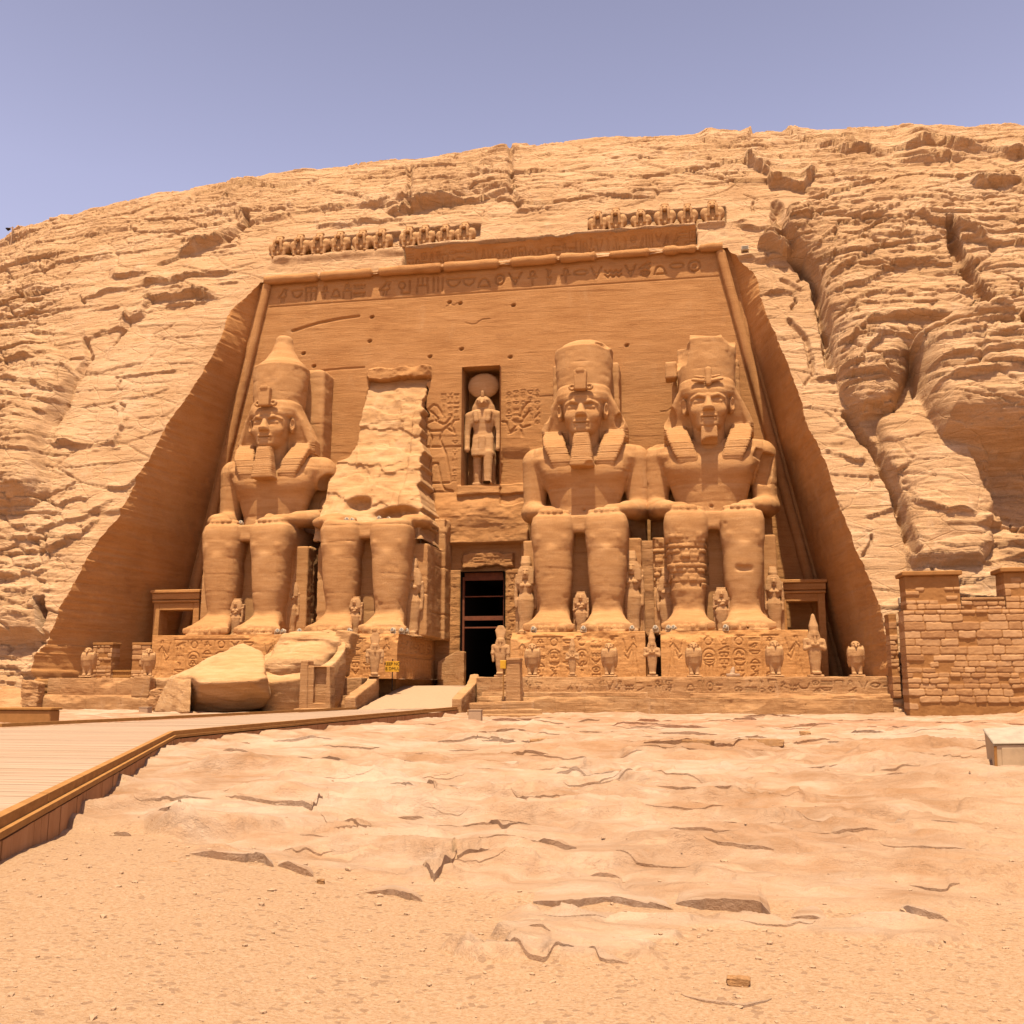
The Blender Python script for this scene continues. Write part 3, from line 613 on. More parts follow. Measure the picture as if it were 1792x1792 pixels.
# ------------------------------------------------------------------ temple facade
FLEAN = .020
def yfac(z): return FLEAN * z
temple = thing('temple_facade', 'huge rock cut temple front with carved wall, cornice and central doorway', 'temple')
def xedge(z): return XL0 + (XLT - XL0) * z / ZT, XR0 + (XRT - XR0) * z / ZT
# back wall as one carved sheet
st_ = .052
zz = np.arange(1.2, 33.2, st_); ucols = np.linspace(0, 1, 760)
xl_, xr_ = xedge(zz); XX = xl_[:, None] - .3 + (xr_ - xl_ + .6)[:, None] * ucols[None]; ZZ = np.repeat(zz[:, None], 760, 1)
Hf = np.zeros_like(XX)                                         # outwards (towards the viewer) positive
Hf += .10 * fbm(XX * .25, ZZ * .5, XX * 0 + 2, 4) + .035 * fbm(XX * 1.2, ZZ * 3, XX * 0 + 4, 4)
for T_, A_, L_, s_ in ((1.6, .10, 6, 2.), (.55, .06, 3, 6.), (.22, .035, 1.5, 8.)):
    b_ = (ZZ + .06 * XX + .5 * fbm(XX * .1 + s_, ZZ * .1, XX * 0, 3)) / T_; k_ = np.floor(b_); f_ = b_ - k_
    r_ = vnoise(XX / L_ + k_ * 7.3 + s_, k_ * 3.7, XX * 0 + s_); Hf += A_ * np.clip(r_ - .15, 0, 1) * (1 - .6 * f_) * sst(0, .1, f_)
# smoother, dressed upper wall and inscription band
Hf *= 1 - .6 * sst(17, 21, ZZ)
def inrect(x0, x1, z0, z1, w=.04, rg=0.): 
    n = rg * fbm(XX * 1.1, ZZ * 1.1, XX * 0 + 21, 4) if rg else 0
    return sst(x0 - w, x0 + w, XX + n) * sst(x1 + w, x1 - w, XX + n) * sst(z0 - w, z0 + w, ZZ + n) * sst(z1 + w, z1 - w, ZZ + n)
Hf += .55 * inrect(-3.6, 3.4, 11.45, 15.55, .05, .0) * (1 + .5 * fbm(XX * .6, ZZ * .9, XX * 0 + 5, 4)) * sst(15.8 + .0, 14.2, ZZ + .7 * fbm(XX * .5, ZZ * .1, XX * 0 + 3, 3))
Hf += .35 * inrect(-1.9, 3.4, 15.0, 15.75, .05, .12)           # broken sill of the niche
Hf -= .25 * inrect(-3.45, 2.7, 1.0, 11.42, .03)                # door field
Hf += .30 * inrect(-3.45, -1.62, 1.0, 9.6, .03) + .30 * inrect(1.6, 2.7, 1.0, 9.6, .03)
Hf += .42 * inrect(-1.45, 2.2, 9.75, 10.75, .06, .25)          # remains of the lintel
Hf -= 1.35 * inrect(-8.95, -4.35, 20.9, 24.15, .05, .35)       # wall broken away above the ruined colossus
Hf += .34 * inrect(-8.9, -4.1, 24.2, 25.05, .05, .3) * (1 + fbm(XX * .9, ZZ * 1.2, XX * 0 + 41, 3))
Hf -= .30 * inrect(1.2, 3.2, 14.2, 18.6, .05, .3) * sst(18.6, 17.6, ZZ)  # hollow right of the niche
# groove drawing on the unwarped grid (x measured at each row)
Xl = np.arange(-19, 19.5, .05); Zl = zz; Hl = np.zeros((len(Zl), len(Xl)))
rs = np.random.RandomState(3)
seg_groove(Hl, Xl, Zl, [s for s in glyphs(rs, -16.6, -9.0, 30.9, 32.2, 1.15) + glyphs(rs, -8.4, 16.4, 30.9, 32.2, 1.25)], .085, .14)
seg_groove(Hl, Xl, Zl, [[(-17.3, 30.6), (17.2, 30.6)]], .05, .06)
# pharaoh figures either side of the niche: outlines measured in the photo
def px2wall(pl): return [P(a, b, .9) for a, b in pl]
z7 = lambda pl: px2wall([(720 + a * 210 / 990, 620 + b * 380 / 1792) for a, b in pl])
man = [[(150, 470), (195, 430), (225, 440), (250, 480), (270, 520)], [(150, 470), (190, 500), (235, 545), (225, 560)], [(195, 525), (205, 560), (150, 580), (125, 600), (130, 620), (180, 650), (270, 645), (310, 610), (330, 590)],
       [(205, 560), (270, 590), (300, 585), (345, 530), (340, 515)], [(160, 650), (185, 710), (165, 800), (130, 1030)], [(270, 645), (250, 720), (300, 840), (340, 1070)], [(165, 1080), (150, 1130), (200, 1135)], [(165, 1090), (180, 960), (195, 915), (235, 915), (240, 960), (265, 1080), (290, 1130), (350, 1140)],
       [(300, 620), (370, 665), (360, 640), (345, 610), (365, 560), (400, 555)], [(75, 780), (430, 775)], [(120, 1150), (360, 1150)], [(160, 1080), (330, 1075)]]
man2 = [[(915, 520), (925, 470), (960, 420), (985, 405)], [(900, 520), (935, 540), (985, 480)], [(760, 570), (795, 575), (810, 640), (825, 660), (880, 600), (850, 560), (860, 560), (925, 620), (985, 600)], [(825, 660), (815, 670), (870, 640)], [(935, 545), (925, 570), (900, 575), (870, 560)], [(915, 640), (925, 690)]]
seg_groove(Hl, Xl, Zl, [z7(p) for p in man + man2], .10, .11)
def col_text(x0, x1, y0, y1, n, cell):
    out = []
    for i in range(n):
        cx0 = x0 + (x1 - x0) * i / n
        y = y1
        while y > y0:
            h = cell * rs.uniform(.6, 1.1); g = GL[rs.randint(len(GL))]
            for st in g: out.append([(cx0 + a * (x1 - x0) / n * .75, y - h + b * h * .85) for a, b in st])
            y -= h
    return out
xa, za = P(775, 690, .9); xb, zb = P(808, 735, .9)
seg_groove(Hl, Xl, Zl, col_text(xa, xb, zb, za, 3, .5), .05, .06)
xa, za = P(888, 685, .9); xb, zb = P(950, 735, .9)
seg_groove(Hl, Xl, Zl, col_text(xa, xb, zb, za, 5, .5), .05, .06)
xa, za = P(795, 760, .9); xb, zb = P(806, 840, .9)
seg_groove(Hl, Xl, Zl, col_text(xa, xb, zb, za, 1, .6), .05, .06)
seg_groove(Hl, Xl, Zl, col_text(-3.2, -1.8, 4.6, 9.2, 3, .55), .035, .035)
seg_groove(Hl, Xl, Zl, col_text(1.8, 2.6, 4.6, 9.3, 1, .75), .05, .06)
seg_groove(Hl, Xl, Zl, glyphs(rs, -1.2, 2.0, 9.9, 10.7, .6), .04, .05)
# fine cracks and block joints of the upper wall
for _ in range(9):
    x_, z_ = rs.uniform(-16, 15), rs.uniform(18, 30); n_ = rs.randint(4, 9); pl = [(x_, z_)]
    for q in range(n_): pl.append((pl[-1][0] + rs.uniform(.1, .5), pl[-1][1] + rs.choice([-.14, 0, 0, .02, .16])))
    seg_groove(Hl, Xl, Zl, [pl], .045, rs.uniform(.03, .06))
pl = px2wall([(515, 582), (560, 568), (600, 560), (630, 556)]); seg_groove(Hl, Xl, Zl, [pl], .14, .16, .8)
pl = px2wall([(560, 652), (600, 648), (640, 646)]); seg_groove(Hl, Xl, Zl, [pl], .08, .08)
for _ in range(16):
    x_, z_ = rs.uniform(-15, 16), rs.uniform(20, 30); seg_groove(Hl, Xl, Zl, [[(x_, z_), (x_ + .08, z_ + .03)]], .14, .25, .5)
ci = np.clip((XX - Xl[0]) / .05, 0, len(Xl) - 1.001); c0 = ci.astype(int); cf = ci - c0; ri = np.arange(len(zz))[:, None]
Hf -= (Hl[ri, c0] * (1 - cf) + Hl[ri, c0 + 1] * cf) * 1.0
NX0, NX1, NZ0, NZ1 = -1.62, 1.22, 15.7, 24.6
DX0, DX1, DZ1 = -1.55, 1.56, 9.42
# snap grid columns to openings by pulling the nearest columns on to their edges
VW = np.stack([XX, yfac(ZZ) - Hf, ZZ], -1)
for (x0, x1, z0, z1) in ((NX0, NX1, NZ0, NZ1), (DX0, DX1, 0, DZ1)):
    for xe in (x0, x1):
        j = np.abs(XX - xe).argmin(1); rsel = np.nonzero((zz > z0 - .06) & (zz < z1 + .06))[0]; VW[rsel, j[rsel], 0] = xe
cxm = (VW[:-1, :-1, 0] + VW[:-1, 1:, 0]) / 2; czm = (VW[:-1, :-1, 2] + VW[1:, :-1, 2]) / 2
hole = ((cxm > NX0) & (cxm < NX1) & (czm > NZ0) & (czm < NZ1)) | ((cxm > DX0) & (cxm < DX1) & (czm < DZ1))
fw_ = gridfaces(len(zz), 760)[~hole.ravel()]
mk('carved_wall', VW.reshape(-1, 3), fw_, M['wall'], temple)
def openbox(name, x0, x1, y0, y1, z0, z1, mat, th=.25):
    bm = bmesh.new()
    v = [bm.verts.new(p) for p in ((x0, y0, z0), (x1, y0, z0), (x1, y0, z1), (x0, y0, z1), (x0, y1, z0), (x1, y1, z0), (x1, y1, z1), (x0, y1, z1))]
    for f in ((0, 1, 5, 4), (1, 2, 6, 5), (2, 3, 7, 6), (3, 0, 4, 7), (4, 5, 6, 7)): bm.faces.new([v[i] for i in f])
    return bmo(name, bm, mat, temple)
openbox('niche_recess', NX0, NX1, yfac(20) - .5, yfac(20) + 1.9, NZ0, NZ1, M['wall'])
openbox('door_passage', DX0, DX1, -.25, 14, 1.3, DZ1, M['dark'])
# side walls of the niche
def reveal(name, Vo, side, seed):
    zrow = np.clip(Vo[:, 2], .0, 33); n = 150
    base_z = np.concatenate([zlow, [ZT]])
    xin = np.where(side < 0, xedge(base_z)[0], xedge(base_z)[1]); Vi = np.stack([xin, yfac(base_z) + .15, base_z], -1)
    t = np.linspace(0, 1, n)[None, :, None]; V = Vo[:, None] * (1 - t) + Vi[:, None] * t
    X, Y, Z = V[..., 0], V[..., 1], V[..., 2]
    w = np.minimum(1, np.minimum(t[..., 0] * 14, 8 * (1 - t[..., 0])))
    d = .12 * fbm(Y * .25 + seed, Z * .3, X * 0, 4) + .03 * fbm(Y * 1.5 + seed, Z * 4, X * 0, 4) + .05 * fbm((Y + Z) * 1.4, (Y - Z) * .15, X * 0 + seed, 3)
    V[..., 0] += side * d * w
    f = gridfaces(len(Vo), n)
    if side < 0: f = f[:, ::-1]
    return mk(name, V.reshape(-1, 3), f, M['dressed'], temple)
reveal('side_wall', Vout_L, -1, 1.); reveal('side_wall', Vout_R, 1, 6.)
# soffit joining the cliff above to the wall
ti = np.linspace(0, 1, 12)[:, None, None]; Vb = Vtop.copy(); Vb[:, 1] = yfac(ZT) + .15; Vb[:, 2] -= .02
V = Vtop[None] * (1 - ti) + Vb[None] * ti
mk('soffit', V.reshape(-1, 3), gridfaces(12, V.shape[1]), M['wall'], temple)
# round moulding along the top (broken in places) and down the sides
def tube(name, pts, r, mat, parent, rough=.05, seed=0, n=14, brk=None):
    pts = np.array(pts, float); d = np.gradient(pts, axis=0); d /= np.linalg.norm(d, axis=1)[:, None]
    ref = np.array([0, 1., 0]); a = np.cross(d, ref); a /= np.linalg.norm(a, axis=1)[:, None]; b = np.cross(a, d)
    th = np.linspace(0, 2 * math.pi, n + 1)[None]
    rr_ = r + rough * fbm(pts[:, :1] * 1.2 + seed, pts[:, 2:] * 1.2 + np.cos(th), np.sin(th) * 1., 4)
    if brk is not None: rr_ = rr_ * brk[:, None]
    V = pts[:, None] + rr_[..., None] * (np.cos(th)[..., None] * a[:, None] + np.sin(th)[..., None] * b[:, None])
    return mk(name, V.reshape(-1, 3), gridfaces(len(pts), n + 1), mat, parent)
def line(p, q, n): t = np.linspace(0, 1, n)[:, None]; return np.array(p, float) * (1 - t) + np.array(q, float) * t
yt = ybase(32.7) + .02
brk = lambda x, gaps: np.prod([1 - .85 * sst(a - .1, a + .15, x) * sst(b + .1, b - .15, x) for a, b in gaps], 0)
p = line((-17.6, yt, 32.72), (17.5, yt, 32.72), 500)
tube('round_moulding', p, .36, M['wall'], temple, .07, 0, 14, brk(p[:, 0], [(-13.3, -13.0), (-8.9, -8.3), (-3.4, -3.2), (1.0, 2.0), (5.4, 5.7), (8.3, 9.4), (12.2, 13.3), (15.6, 15.9)]) * (1 + .35 * sst(5, 9, p[:, 0]) * fbm(p[:, 0] * 1.3, p[:, 0] * 0, p[:, 0] * 0 + 4, 4) - .15 * sst(5, 9, p[:, 0])))
for s_ in (0, 1):
    zz_ = np.linspace(1.9, 32.4, 300); xe_ = xedge(zz_)[s_] + (.55 if s_ == 0 else -.55)
    tube('round_moulding', np.stack([xe_, yfac(zz_) - .12, zz_], -1), .34, M['wall'], temple, .04, 3 + s_)
# cavetto cornice with its row of carved signs
nx, nz = 620, 40; xs = np.linspace(-6.45, 15.65, nx); v = np.linspace(0, 1, nz)
Hc = np.zeros((nz, nx)); zc = 33.02 + v * 1.75
seg_groove(Hc, xs, zc, glyphs(rs, -6.3, 15.5, 33.15, 34.55, .62), .06, .07)
yc = (ybase(33.9) + .50 - .62 * v ** 2.2)[:, None] + Hc + .14 * fbm(xs[None] * .9, zc[:, None] * 1.2, 0 * Hc + 5, 5)
V = np.stack([np.repeat(xs[None], nz, 0), yc, zc[:, None] - .22 * (v[:, None] ** 3) * np.clip(fbm(xs[None] * .8, xs[None] * 0, xs[None] * 0 + 15, 4) * 2 + .2, 0, 1)], -1)
mk('cornice', V.reshape(-1, 3), gridfaces(nz, nx), M['wall'], temple)
# ------------------------------------------------------------------ ground
az = np.concatenate([np.linspace(-150, -46, 40, endpoint=False), np.linspace(-46, 30, 960, endpoint=False), np.linspace(30, 210, 60)])
rg_ = np.concatenate([[.4, .8, 1.4, 2.2, 3.0], 3.6 * 1.0047 ** np.arange(634), 3.6 * 1.0047 ** 634 * 1.12 ** np.arange(1, 30)])
AZ, RG = np.meshgrid(np.radians(az), rg_); GX = CX + RG * np.sin(AZ); GY = CY + RG * np.cos(AZ)
gpx, gpy = proj(GX, GY, GX * 0)
infr = (AZ > math.radians(-60)) & (AZ < math.radians(40))
# rock sheet boundary in the photo, y of its front edge
eb = np.array([(-300, 1470), (0, 1478), (100, 1470), (180, 1458), (250, 1462), (330, 1500), (420, 1512), (560, 1520), (640, 1542), (730, 1550), (800, 1540), (870, 1560), (960, 1558), (1100, 1575), (1250, 1578), (1420, 1592), (1530, 1595), (1640, 1600), (1792, 1600), (2300, 1600)], float)
wob = 9 * fbm(GX * .8, GY * .8, GX * 0, 4)
below = gpy - np.interp(gpx, eb[:, 0], eb[:, 1]) + wob
rock = sst(14, -14, below) * (gpy > 1196)
pat = fbm(GX * .9, GY * 1.3, GX * 0 + 6, 4)
isl = sst(.12, .25, pat + .35 * sst(700, 1000, gpx) * sst(1780, 1650, gpy) - .28)
rockm = np.clip(rock + isl * sst(400, 800, gpx + wob * 6) * sst(-2, 5, RG) * .9, 0, 1)
rockm *= 1 - .55 * sst(1500, 1800, gpx) * sst(1330, 1500, gpy)
GH = np.zeros_like(GX)
GH += .10 * rock * sst(0, -60, below) + .16 * rock * sst(-20, -160, below)
GH -= .20 * sst(1320, 1262, gpy) * sst(-60, 60, gpy - 1150)
dd_ = np.abs((GX - 2.65) * .9186 + (GY + 47.1) * .3952); GH += .20 * sst(14, 8.5, RG) * sst(3.5, .6, dd_)
GH += rock * (.07 * fbm(GX * .35, GY * .45, GX * 0 + 2, 4) + (.025) * fbm(GX * 1.4, GY * 2.6, GX * 0 + 3, 4)) + .03 * fbm(GX * .5, GY * .5, GX * 0 + 9, 3)
GH += .012 * fbm(GX * 4, GY * 5, GX * 0 + 12, 4)
GH += .05 * isl * sst(400, 800, gpx)
# low scarps facing the viewer
def scarp(T, A, L, sd, thr, msk):
    b = (GY + .12 * GX + .8 * fbm(GX * .22 + sd, GY * .3, GX * 0, 2) + .06 * fbm(GX * 1.1, GY * .4, GX * 0 + sd, 2)) / T; k = np.floor(b); f = b - k
    r = np.clip(vnoise(GX / L + k * 5.7 + sd, k * 2.9, GX * 0 + sd) - thr, 0, 1); return msk * A * r * sst(0, np.clip(2.6 * .0047 * RG / T, .04, .6), f) * (1 - f)
GH += scarp(2.6, .22, 2.4, 1., .05, rock) + scarp(1.1, .12, 1.2, 4., .12, rock) + scarp(.45, .06, .6, 8., .2, np.clip(rockm, 0, 1))
GL_ = [('l', .30, 1.3, [(470, 1425), (500, 1436), (545, 1440), (575, 1418)]), ('l', .22, .9, [(560, 1445), (610, 1455), (680, 1470)]), ('l', .28, 1.2, [(330, 1500), (380, 1506), (460, 1505), (480, 1512)]), ('l', .25, .9, [(485, 1508), (550, 1517)]),
       ('l', .22, .8, [(640, 1538), (690, 1537), (740, 1550)]), ('l', .3, .9, [(740, 1508), (760, 1520), (800, 1505)]), ('l', .3, .9, [(790, 1490), (800, 1505), (860, 1500)]), ('l', .24, .8, [(850, 1452), (880, 1466), (910, 1462)]), ('l', .2, .8, [(940, 1490), (960, 1498), (1010, 1498)]),
       ('l', .22, .7, [(700, 1400), (740, 1412), (765, 1424)]), ('l', .15, .6, [(770, 1400), (830, 1393)]), ('l', .2, .8, [(460, 1345), (500, 1353), (560, 1348), (635, 1343)]), ('l', .3, .5, [(275, 1440), (300, 1445), (315, 1458)]), ('l', .25, .6, [(190, 1455), (230, 1458)]),
       ('l', .32, 1.2, [(930, 1555), (980, 1560), (1060, 1552), (1120, 1560), (1180, 1570)]), ('l', .32, 1.2, [(1180, 1560), (1250, 1565), (1330, 1570), (1350, 1580)]), ('l', .2, .9, [(1380, 1578), (1420, 1578), (1448, 1584)]), ('l', .2, .9, [(1570, 1580), (1600, 1590), (1660, 1595)]), ('l', .15, .8, [(1590, 1538), (1640, 1545), (1680, 1542)]),
       ('l', .3, 1.4, [(1040, 1330), (1120, 1330), (1190, 1332), (1260, 1330), (1350, 1324)]), ('l', .2, 1., [(840, 1308), (890, 1312), (930, 1322), (960, 1318)]), ('l', .2, 1., [(1640, 1310), (1700, 1312), (1792, 1310)]), ('l', .2, 1., [(1050, 1276), (1150, 1278), (1300, 1280)]), ('l', .2, 1., [(1480, 1292), (1560, 1296)]),
       ('l', .16, .5, [(870, 1620), (905, 1640), (950, 1648), (1005, 1642)]), ('l', .12, .4, [(1030, 1640), (1060, 1650), (1100, 1655)]), ('l', .10, .35, [(1500, 1770), (1560, 1775), (1610, 1782)]), ('l', .08, .35, [(1190, 1705), (1300, 1720), (1350, 1712)]), ('l', .06, .3, [(870, 1785), (900, 1783)])]
DROW = np.abs(np.gradient(gpy, axis=0)); GD = np.zeros_like(GX); GRD = np.zeros_like(GX)
gu = GX + .5 * fbm(GX * .6, GY * .6, GX * 0 + 31, 3); gv = GY + .35 * fbm(GX * .6, GY * .8, GX * 0 + 37, 2)
for su_, sv_, A_, tl, se in ((3.2, 2.0, .10, .16, 5), (1.3, .8, .045, .07, 14), (.5, .32, .018, .028, 24)):
    f1, f2, r1, du, dv = plates(gu, gv, su_, sv_, se)
    wd = np.clip(2.6 * .0047 * RG / sv_, .05, 1.5); GH += np.clip(rockm, 0, 1) * (A_ * (r1 - .4) + tl * dv * np.clip(r1 * 2 - .5, 0, 1) + .3 * tl * du * (r1 - .5)) * sst(0, wd, f2 - f1)
RG_L = []; rgl = np.random.RandomState(23)
for _ in range(520):
    a_ = math.radians(rgl.uniform(-44, 28)); r_ = 5 * math.exp(rgl.uniform(0, 1) ** .8 * math.log(10.)); x_ = CX + r_ * math.sin(a_); y_ = CY + r_ * math.cos(a_); L_ = r_ * rgl.uniform(.03, .16); n_ = 5; pl_ = [(x_, y_)]; cv = rgl.uniform(-.25, .25)
    for q in range(n_): pl_.append((pl_[-1][0] + L_ / n_, pl_[-1][1] + L_ / n_ * (cv * (q - 2) + rgl.uniform(-.25, .25))))
    RG_L.append(('l', rgl.uniform(.02, .075) * min(1.6, r_ / 10 + .4), rgl.uniform(.25, .9), [(24 * a, -24 * b_) for a, b_ in pl_]))
TMP = np.zeros_like(GX); ledges(TMP, RG_L, GX * 24., -GY * 24., GX, GY, 1.0, 2.5, np.clip(2.2 * .0047 * RG, .05, .4)); GH += TMP * np.clip(rockm * 1.2 - .1, 0, 1)
GH = np.where(RG > 62, GH * sst(80, 62, RG) , GH)
gm = mk('ground', np.stack([GX, GY, GH], -1).reshape(-1, 3), gridfaces(len(rg_), len(az)), M['ground'], attr={'rock': rockm}); structure(gm)

# crisp edged plates of bedrock: traced ledges first, then many smaller ones
def ground_z(x, y):
    r = np.hypot(x - CX, y - CY); a = np.arctan2(x - CX, y - CY); i = np.interp(r, rg_, np.arange(len(rg_))); j = np.interp(np.degrees(a), az, np.arange(len(az)))
    i0 = np.clip(i.astype(int), 0, len(rg_) - 2); j0 = np.clip(j.astype(int), 0, len(az) - 2); u, v = i - i0, j - j0
    return GH[i0, j0] * (1 - u) * (1 - v) + GH[i0 + 1, j0] * u * (1 - v) + GH[i0, j0 + 1] * (1 - u) * v + GH[i0 + 1, j0 + 1] * u * v
PV, PF, PR_ = [], [], []; pofs = 0
def plate(pts, h, depth, seed, und=.35):
    global pofs
    pts = np.array(pts, float); d = np.hypot(*np.diff(pts, axis=0).T); L = d.sum(); c = np.concatenate([[0], np.cumsum(d)]); n = int(np.clip(L / .02, 16, 260)); t = np.linspace(0, L, n)
    x, y = np.interp(t, c, pts[:, 0]), np.interp(t, c, pts[:, 1])
    vx, vy = x.mean() - CX, y.mean() - CY; vl = math.hypot(vx, vy); nx, ny = np.full(n, vx / vl), np.full(n, vy / vl)
    e = np.clip(np.minimum(t, L - t) / (L * .30), 0, 1) ** .6; z0 = np.zeros(n)
    jag = fbm(t * 1.3 + seed, t * 0 + seed, t * 0, 3) * .5 * h + fbm(t * 6 + seed, t * 0, t * 0 + 3, 3) * .45 * h + .4 * h * (vnoise(np.floor(t * 5 / max(h * 12, .5)) * 3.7 + seed, t * 0, t * 0) )
    bow = np.minimum(depth * .45, L * .12) * (1 - e)
    fx, fy = x + nx * (jag + bow), y + ny * (jag + bow)
    hh = h * e * (.65 + .45 * fbm(t * .9 + seed, t * 0 + 9, t * 0, 3) + .25 * (vnoise(np.floor(t * 3) * 2.1 + seed, t * 0, t * 0 + 7)))
    hh = np.maximum(hh, .004); m = 14; s = np.linspace(0, 1, m)[:, None]
    X = fx[None] + nx[None] * s * (depth - bow)[None]; Y = fy[None] + ny[None] * s * (depth - bow)[None]
    Z = ground_z(X, Y) + hh[None] * (1 - s) ** 1.3 - .03 * s + .22 * h * (1 - s) * fbm(X * 2.5, Y * 2.5, X * 0 + seed, 3)
    V = np.stack([X, Y, Z], -1); PV.append(V.reshape(-1, 3)); PF.append(gridfaces(m, n) + pofs); PR_.append(np.ones(n * m)); pofs += n * m
    k = 5; s = np.linspace(0, 1, k)[:, None]; back = und * h * np.sin(s * math.pi * .55) + .06 * h * fbm(t[None] * 8 + 0 * s, s * 6 + 0 * t[None], 0 * t[None] + 0 * s + seed, 3) * (s > 0)
    X = fx[None] + nx[None] * back; Y = fy[None] + ny[None] * back; Z = Z[0][None] * (1 - s) + (ground_z(X[-1], Y[-1]) - .3)[None] * s
    V = np.stack([X, Y, Z], -1); PV.append(V.reshape(-1, 3)); PF.append(gridfaces(k, n)[:, ::-1] + pofs); PR_.append(np.ones(n * k)); pofs += n * k
for i, (ty, amp, reach, pl) in enumerate(GL_):
    w = [G(a, b_, .12) for a, b_ in pl]; r_ = math.hypot(w[0][0] - CX, w[0][1] - CY)
    plate(w, min(.34 * amp * (.55 + r_ / 28), .2), reach * (.5 + r_ / 22), i * 3.7)
rp_ = np.random.RandomState(77); cnt = 0
while cnt < 230:
    a_ = math.radians(rp_.uniform(-40, 26)); r_ = 6 * math.exp(rp_.uniform(0, 1) ** .75 * math.log(8.)); x_ = CX + r_ * math.sin(a_); y_ = CY + r_ * math.cos(a_)
    jj = np.abs(np.radians(az) - a_).argmin(); ii = np.abs(rg_ - r_).argmin(); cnt += 1
    if rockm[ii, jj] < .75 or (x_ - 2.65) * .9186 + (y_ + 47.1) * .3952 < .6 or (y_ > -46 and x_ < 3.5): continue
    L_ = r_ * rp_.uniform(.02, .085); pl_ = [(x_, y_)]; sl_ = rp_.uniform(-.12, .12)
    for q in range(4): pl_.append((pl_[-1][0] + L_ / 4, pl_[-1][1] + L_ / 4 * (sl_ + rp_.uniform(-.18, .18))))
    plate(pl_, rp_.uniform(.012, .05) * (.5 + r_ / 16), L_ * rp_.uniform(.5, 1.1), cnt * 1.9)
structure(mk('rock_shelf', np.concatenate(PV), np.concatenate(PF), M['ground'], attr={'rock': np.concatenate(PR_)}))
# ------------------------------------------------------------------ seated colossi
PZ = 4.64
def stratalines(S_, amp=.025, T=.9, seed=0, blocks=0):
    # weather lines and block joints of the reassembled stone
    def fn(X, Y, Z):
        b = (Z + .15 * fbm(X * .4 + seed, Y * .4, Z * .3, 3)) / T; f = b - np.floor(b)
        d = amp * 1.5 * np.clip(1 - np.abs(f - .5) / .05, 0, 1) * np.clip(vnoise(X * .5 + seed, np.floor(b) * 3.1, Y * .5) * 2 + .3, 0, 1)
        vj = np.abs(((X + .35 * np.floor(b) + .2 * vnoise(np.floor(b) * 2.7, Z * 0 + seed, Z * 0)) / 1.7) % 1 - .5); d += amp * 1.2 * np.clip(1 - vj / .03, 0, 1) * np.clip(vnoise(np.floor(b) * 1.9 + seed, np.floor(X / 1.7) * 2.3, Y * 0) * 2 - .1, 0, 1)
        d += .16 * np.clip(fbm(X * 1.1 + seed, Y * 1.1, Z * 1.4, 4) - .30, 0, .3)
        d += .028 * fbm(X * .8 + seed, Y * .8, Z * 1.3, 4) + .012 * fbm(X * 3 + seed, Y * 3, Z * 6, 3)
        return d
    return S_.rough(.06, 1, fn=fn)
def legs_and_throne(S_, kind):
    for s in (-1, 1):
        c = 1.70 * s
        S_.loft([(7.5, c * .98, -6.55, 1.20, 1.18, 4), (6.9, c, -6.6, 1.29, 1.28, 4), (6.0, c, -6.7, 1.24, 1.22, 2.8), (5.2, c, -6.75, 1.22, 1.15, 2.6), (4.2, c, -6.65, 1.24, 1.25, 2.5), (3.0, c * .98, -6.6, 1.14, 1.2, 2.5), (1.9, c * .97, -6.55, .98, 1.08, 2.5), (1.1, c * .97, -6.5, .92, 1.05, 2.6), (.4, c * .97, -6.5, .95, 1.1, 2.8), (0, c * .97, -6.5, .98, 1.1, 3)], k=.1, rd=.3)
        S_.loft([(-7.7, c, 6.25, 1.12, 1.1, 3.), (-7.2, c, 6.3, 1.24, 1.2, 3), (-4, c, 6.35, 1.28, 1.22, 3), (-1, c, 6.35, 1.3, 1.25, 3)], k=.35, ax=1, rd=.35)
        # kneecap and shin plates
        S_.ell((c, -7.72, 6.25), (.62, .22, .36), k=.06)
        S_.cap((c - .75, -7.62, 5.9), (c - .95, -7.35, 5.0), .28, .15, k=.12); S_.cap((c + .75, -7.62, 5.9), (c + .95, -7.35, 5.0), .28, .15, k=.12)
        S_.cap((c, -7.75, 5.1), (c, -7.45, 1.6), .18, .12, k=.5)
        # foot and toes
        S_.loft([(-5.6, c * .97, .5, .75, .75, 2.4), (-6.6, c * .97, .85, .95, 1.0, 2.4), (-7.5, c * 1.0, .72, 1.05, .78, 2.4), (-8.4, c * 1.02, .40, 1.12, .44, 2.5), (-8.85, c * 1.03, .30, 1.14, .33, 2.6)], k=.25, ax=1, rd=.15)
        tx = c * 1.03
        for q, (o, w, f) in enumerate(((-.84, .30, 9.30), (-.30, .21, 9.28), (.12, .20, 9.22), (.50, .19, 9.12), (.86, .18, 9.0))):
            X0 = tx + s * o; S_.cap((X0, -8.5, .28), (X0, -f + w * .8, .24), w * 1.05, w, k=.04, sq=(1, 1, .95))
        S_.box((tx, -8.9, .02), (1.12, .35, .10), .05, k=.08)
    # seat, kilt and slab behind the legs
    S_.box((0, -4.3, 6.88), (2.88, 2.95, .56), .16, k=.12)
    S_.box((0, -2.5, 3.1), (3.75, 2.55, 3.1), .08, k=.08)
    S_.box((0, -5.0, 3.2), (2.9, 1.0, 3.2), .05, k=.05)
    for s in (-1, 1):
        S_.box((3.25 * s, -4.9, 3.05), (.55, .75, 3.05), .06, k=.06)
    S_.box((0, -5.85, 6.55), (.42, 1.4, .12), .04, k=.04)
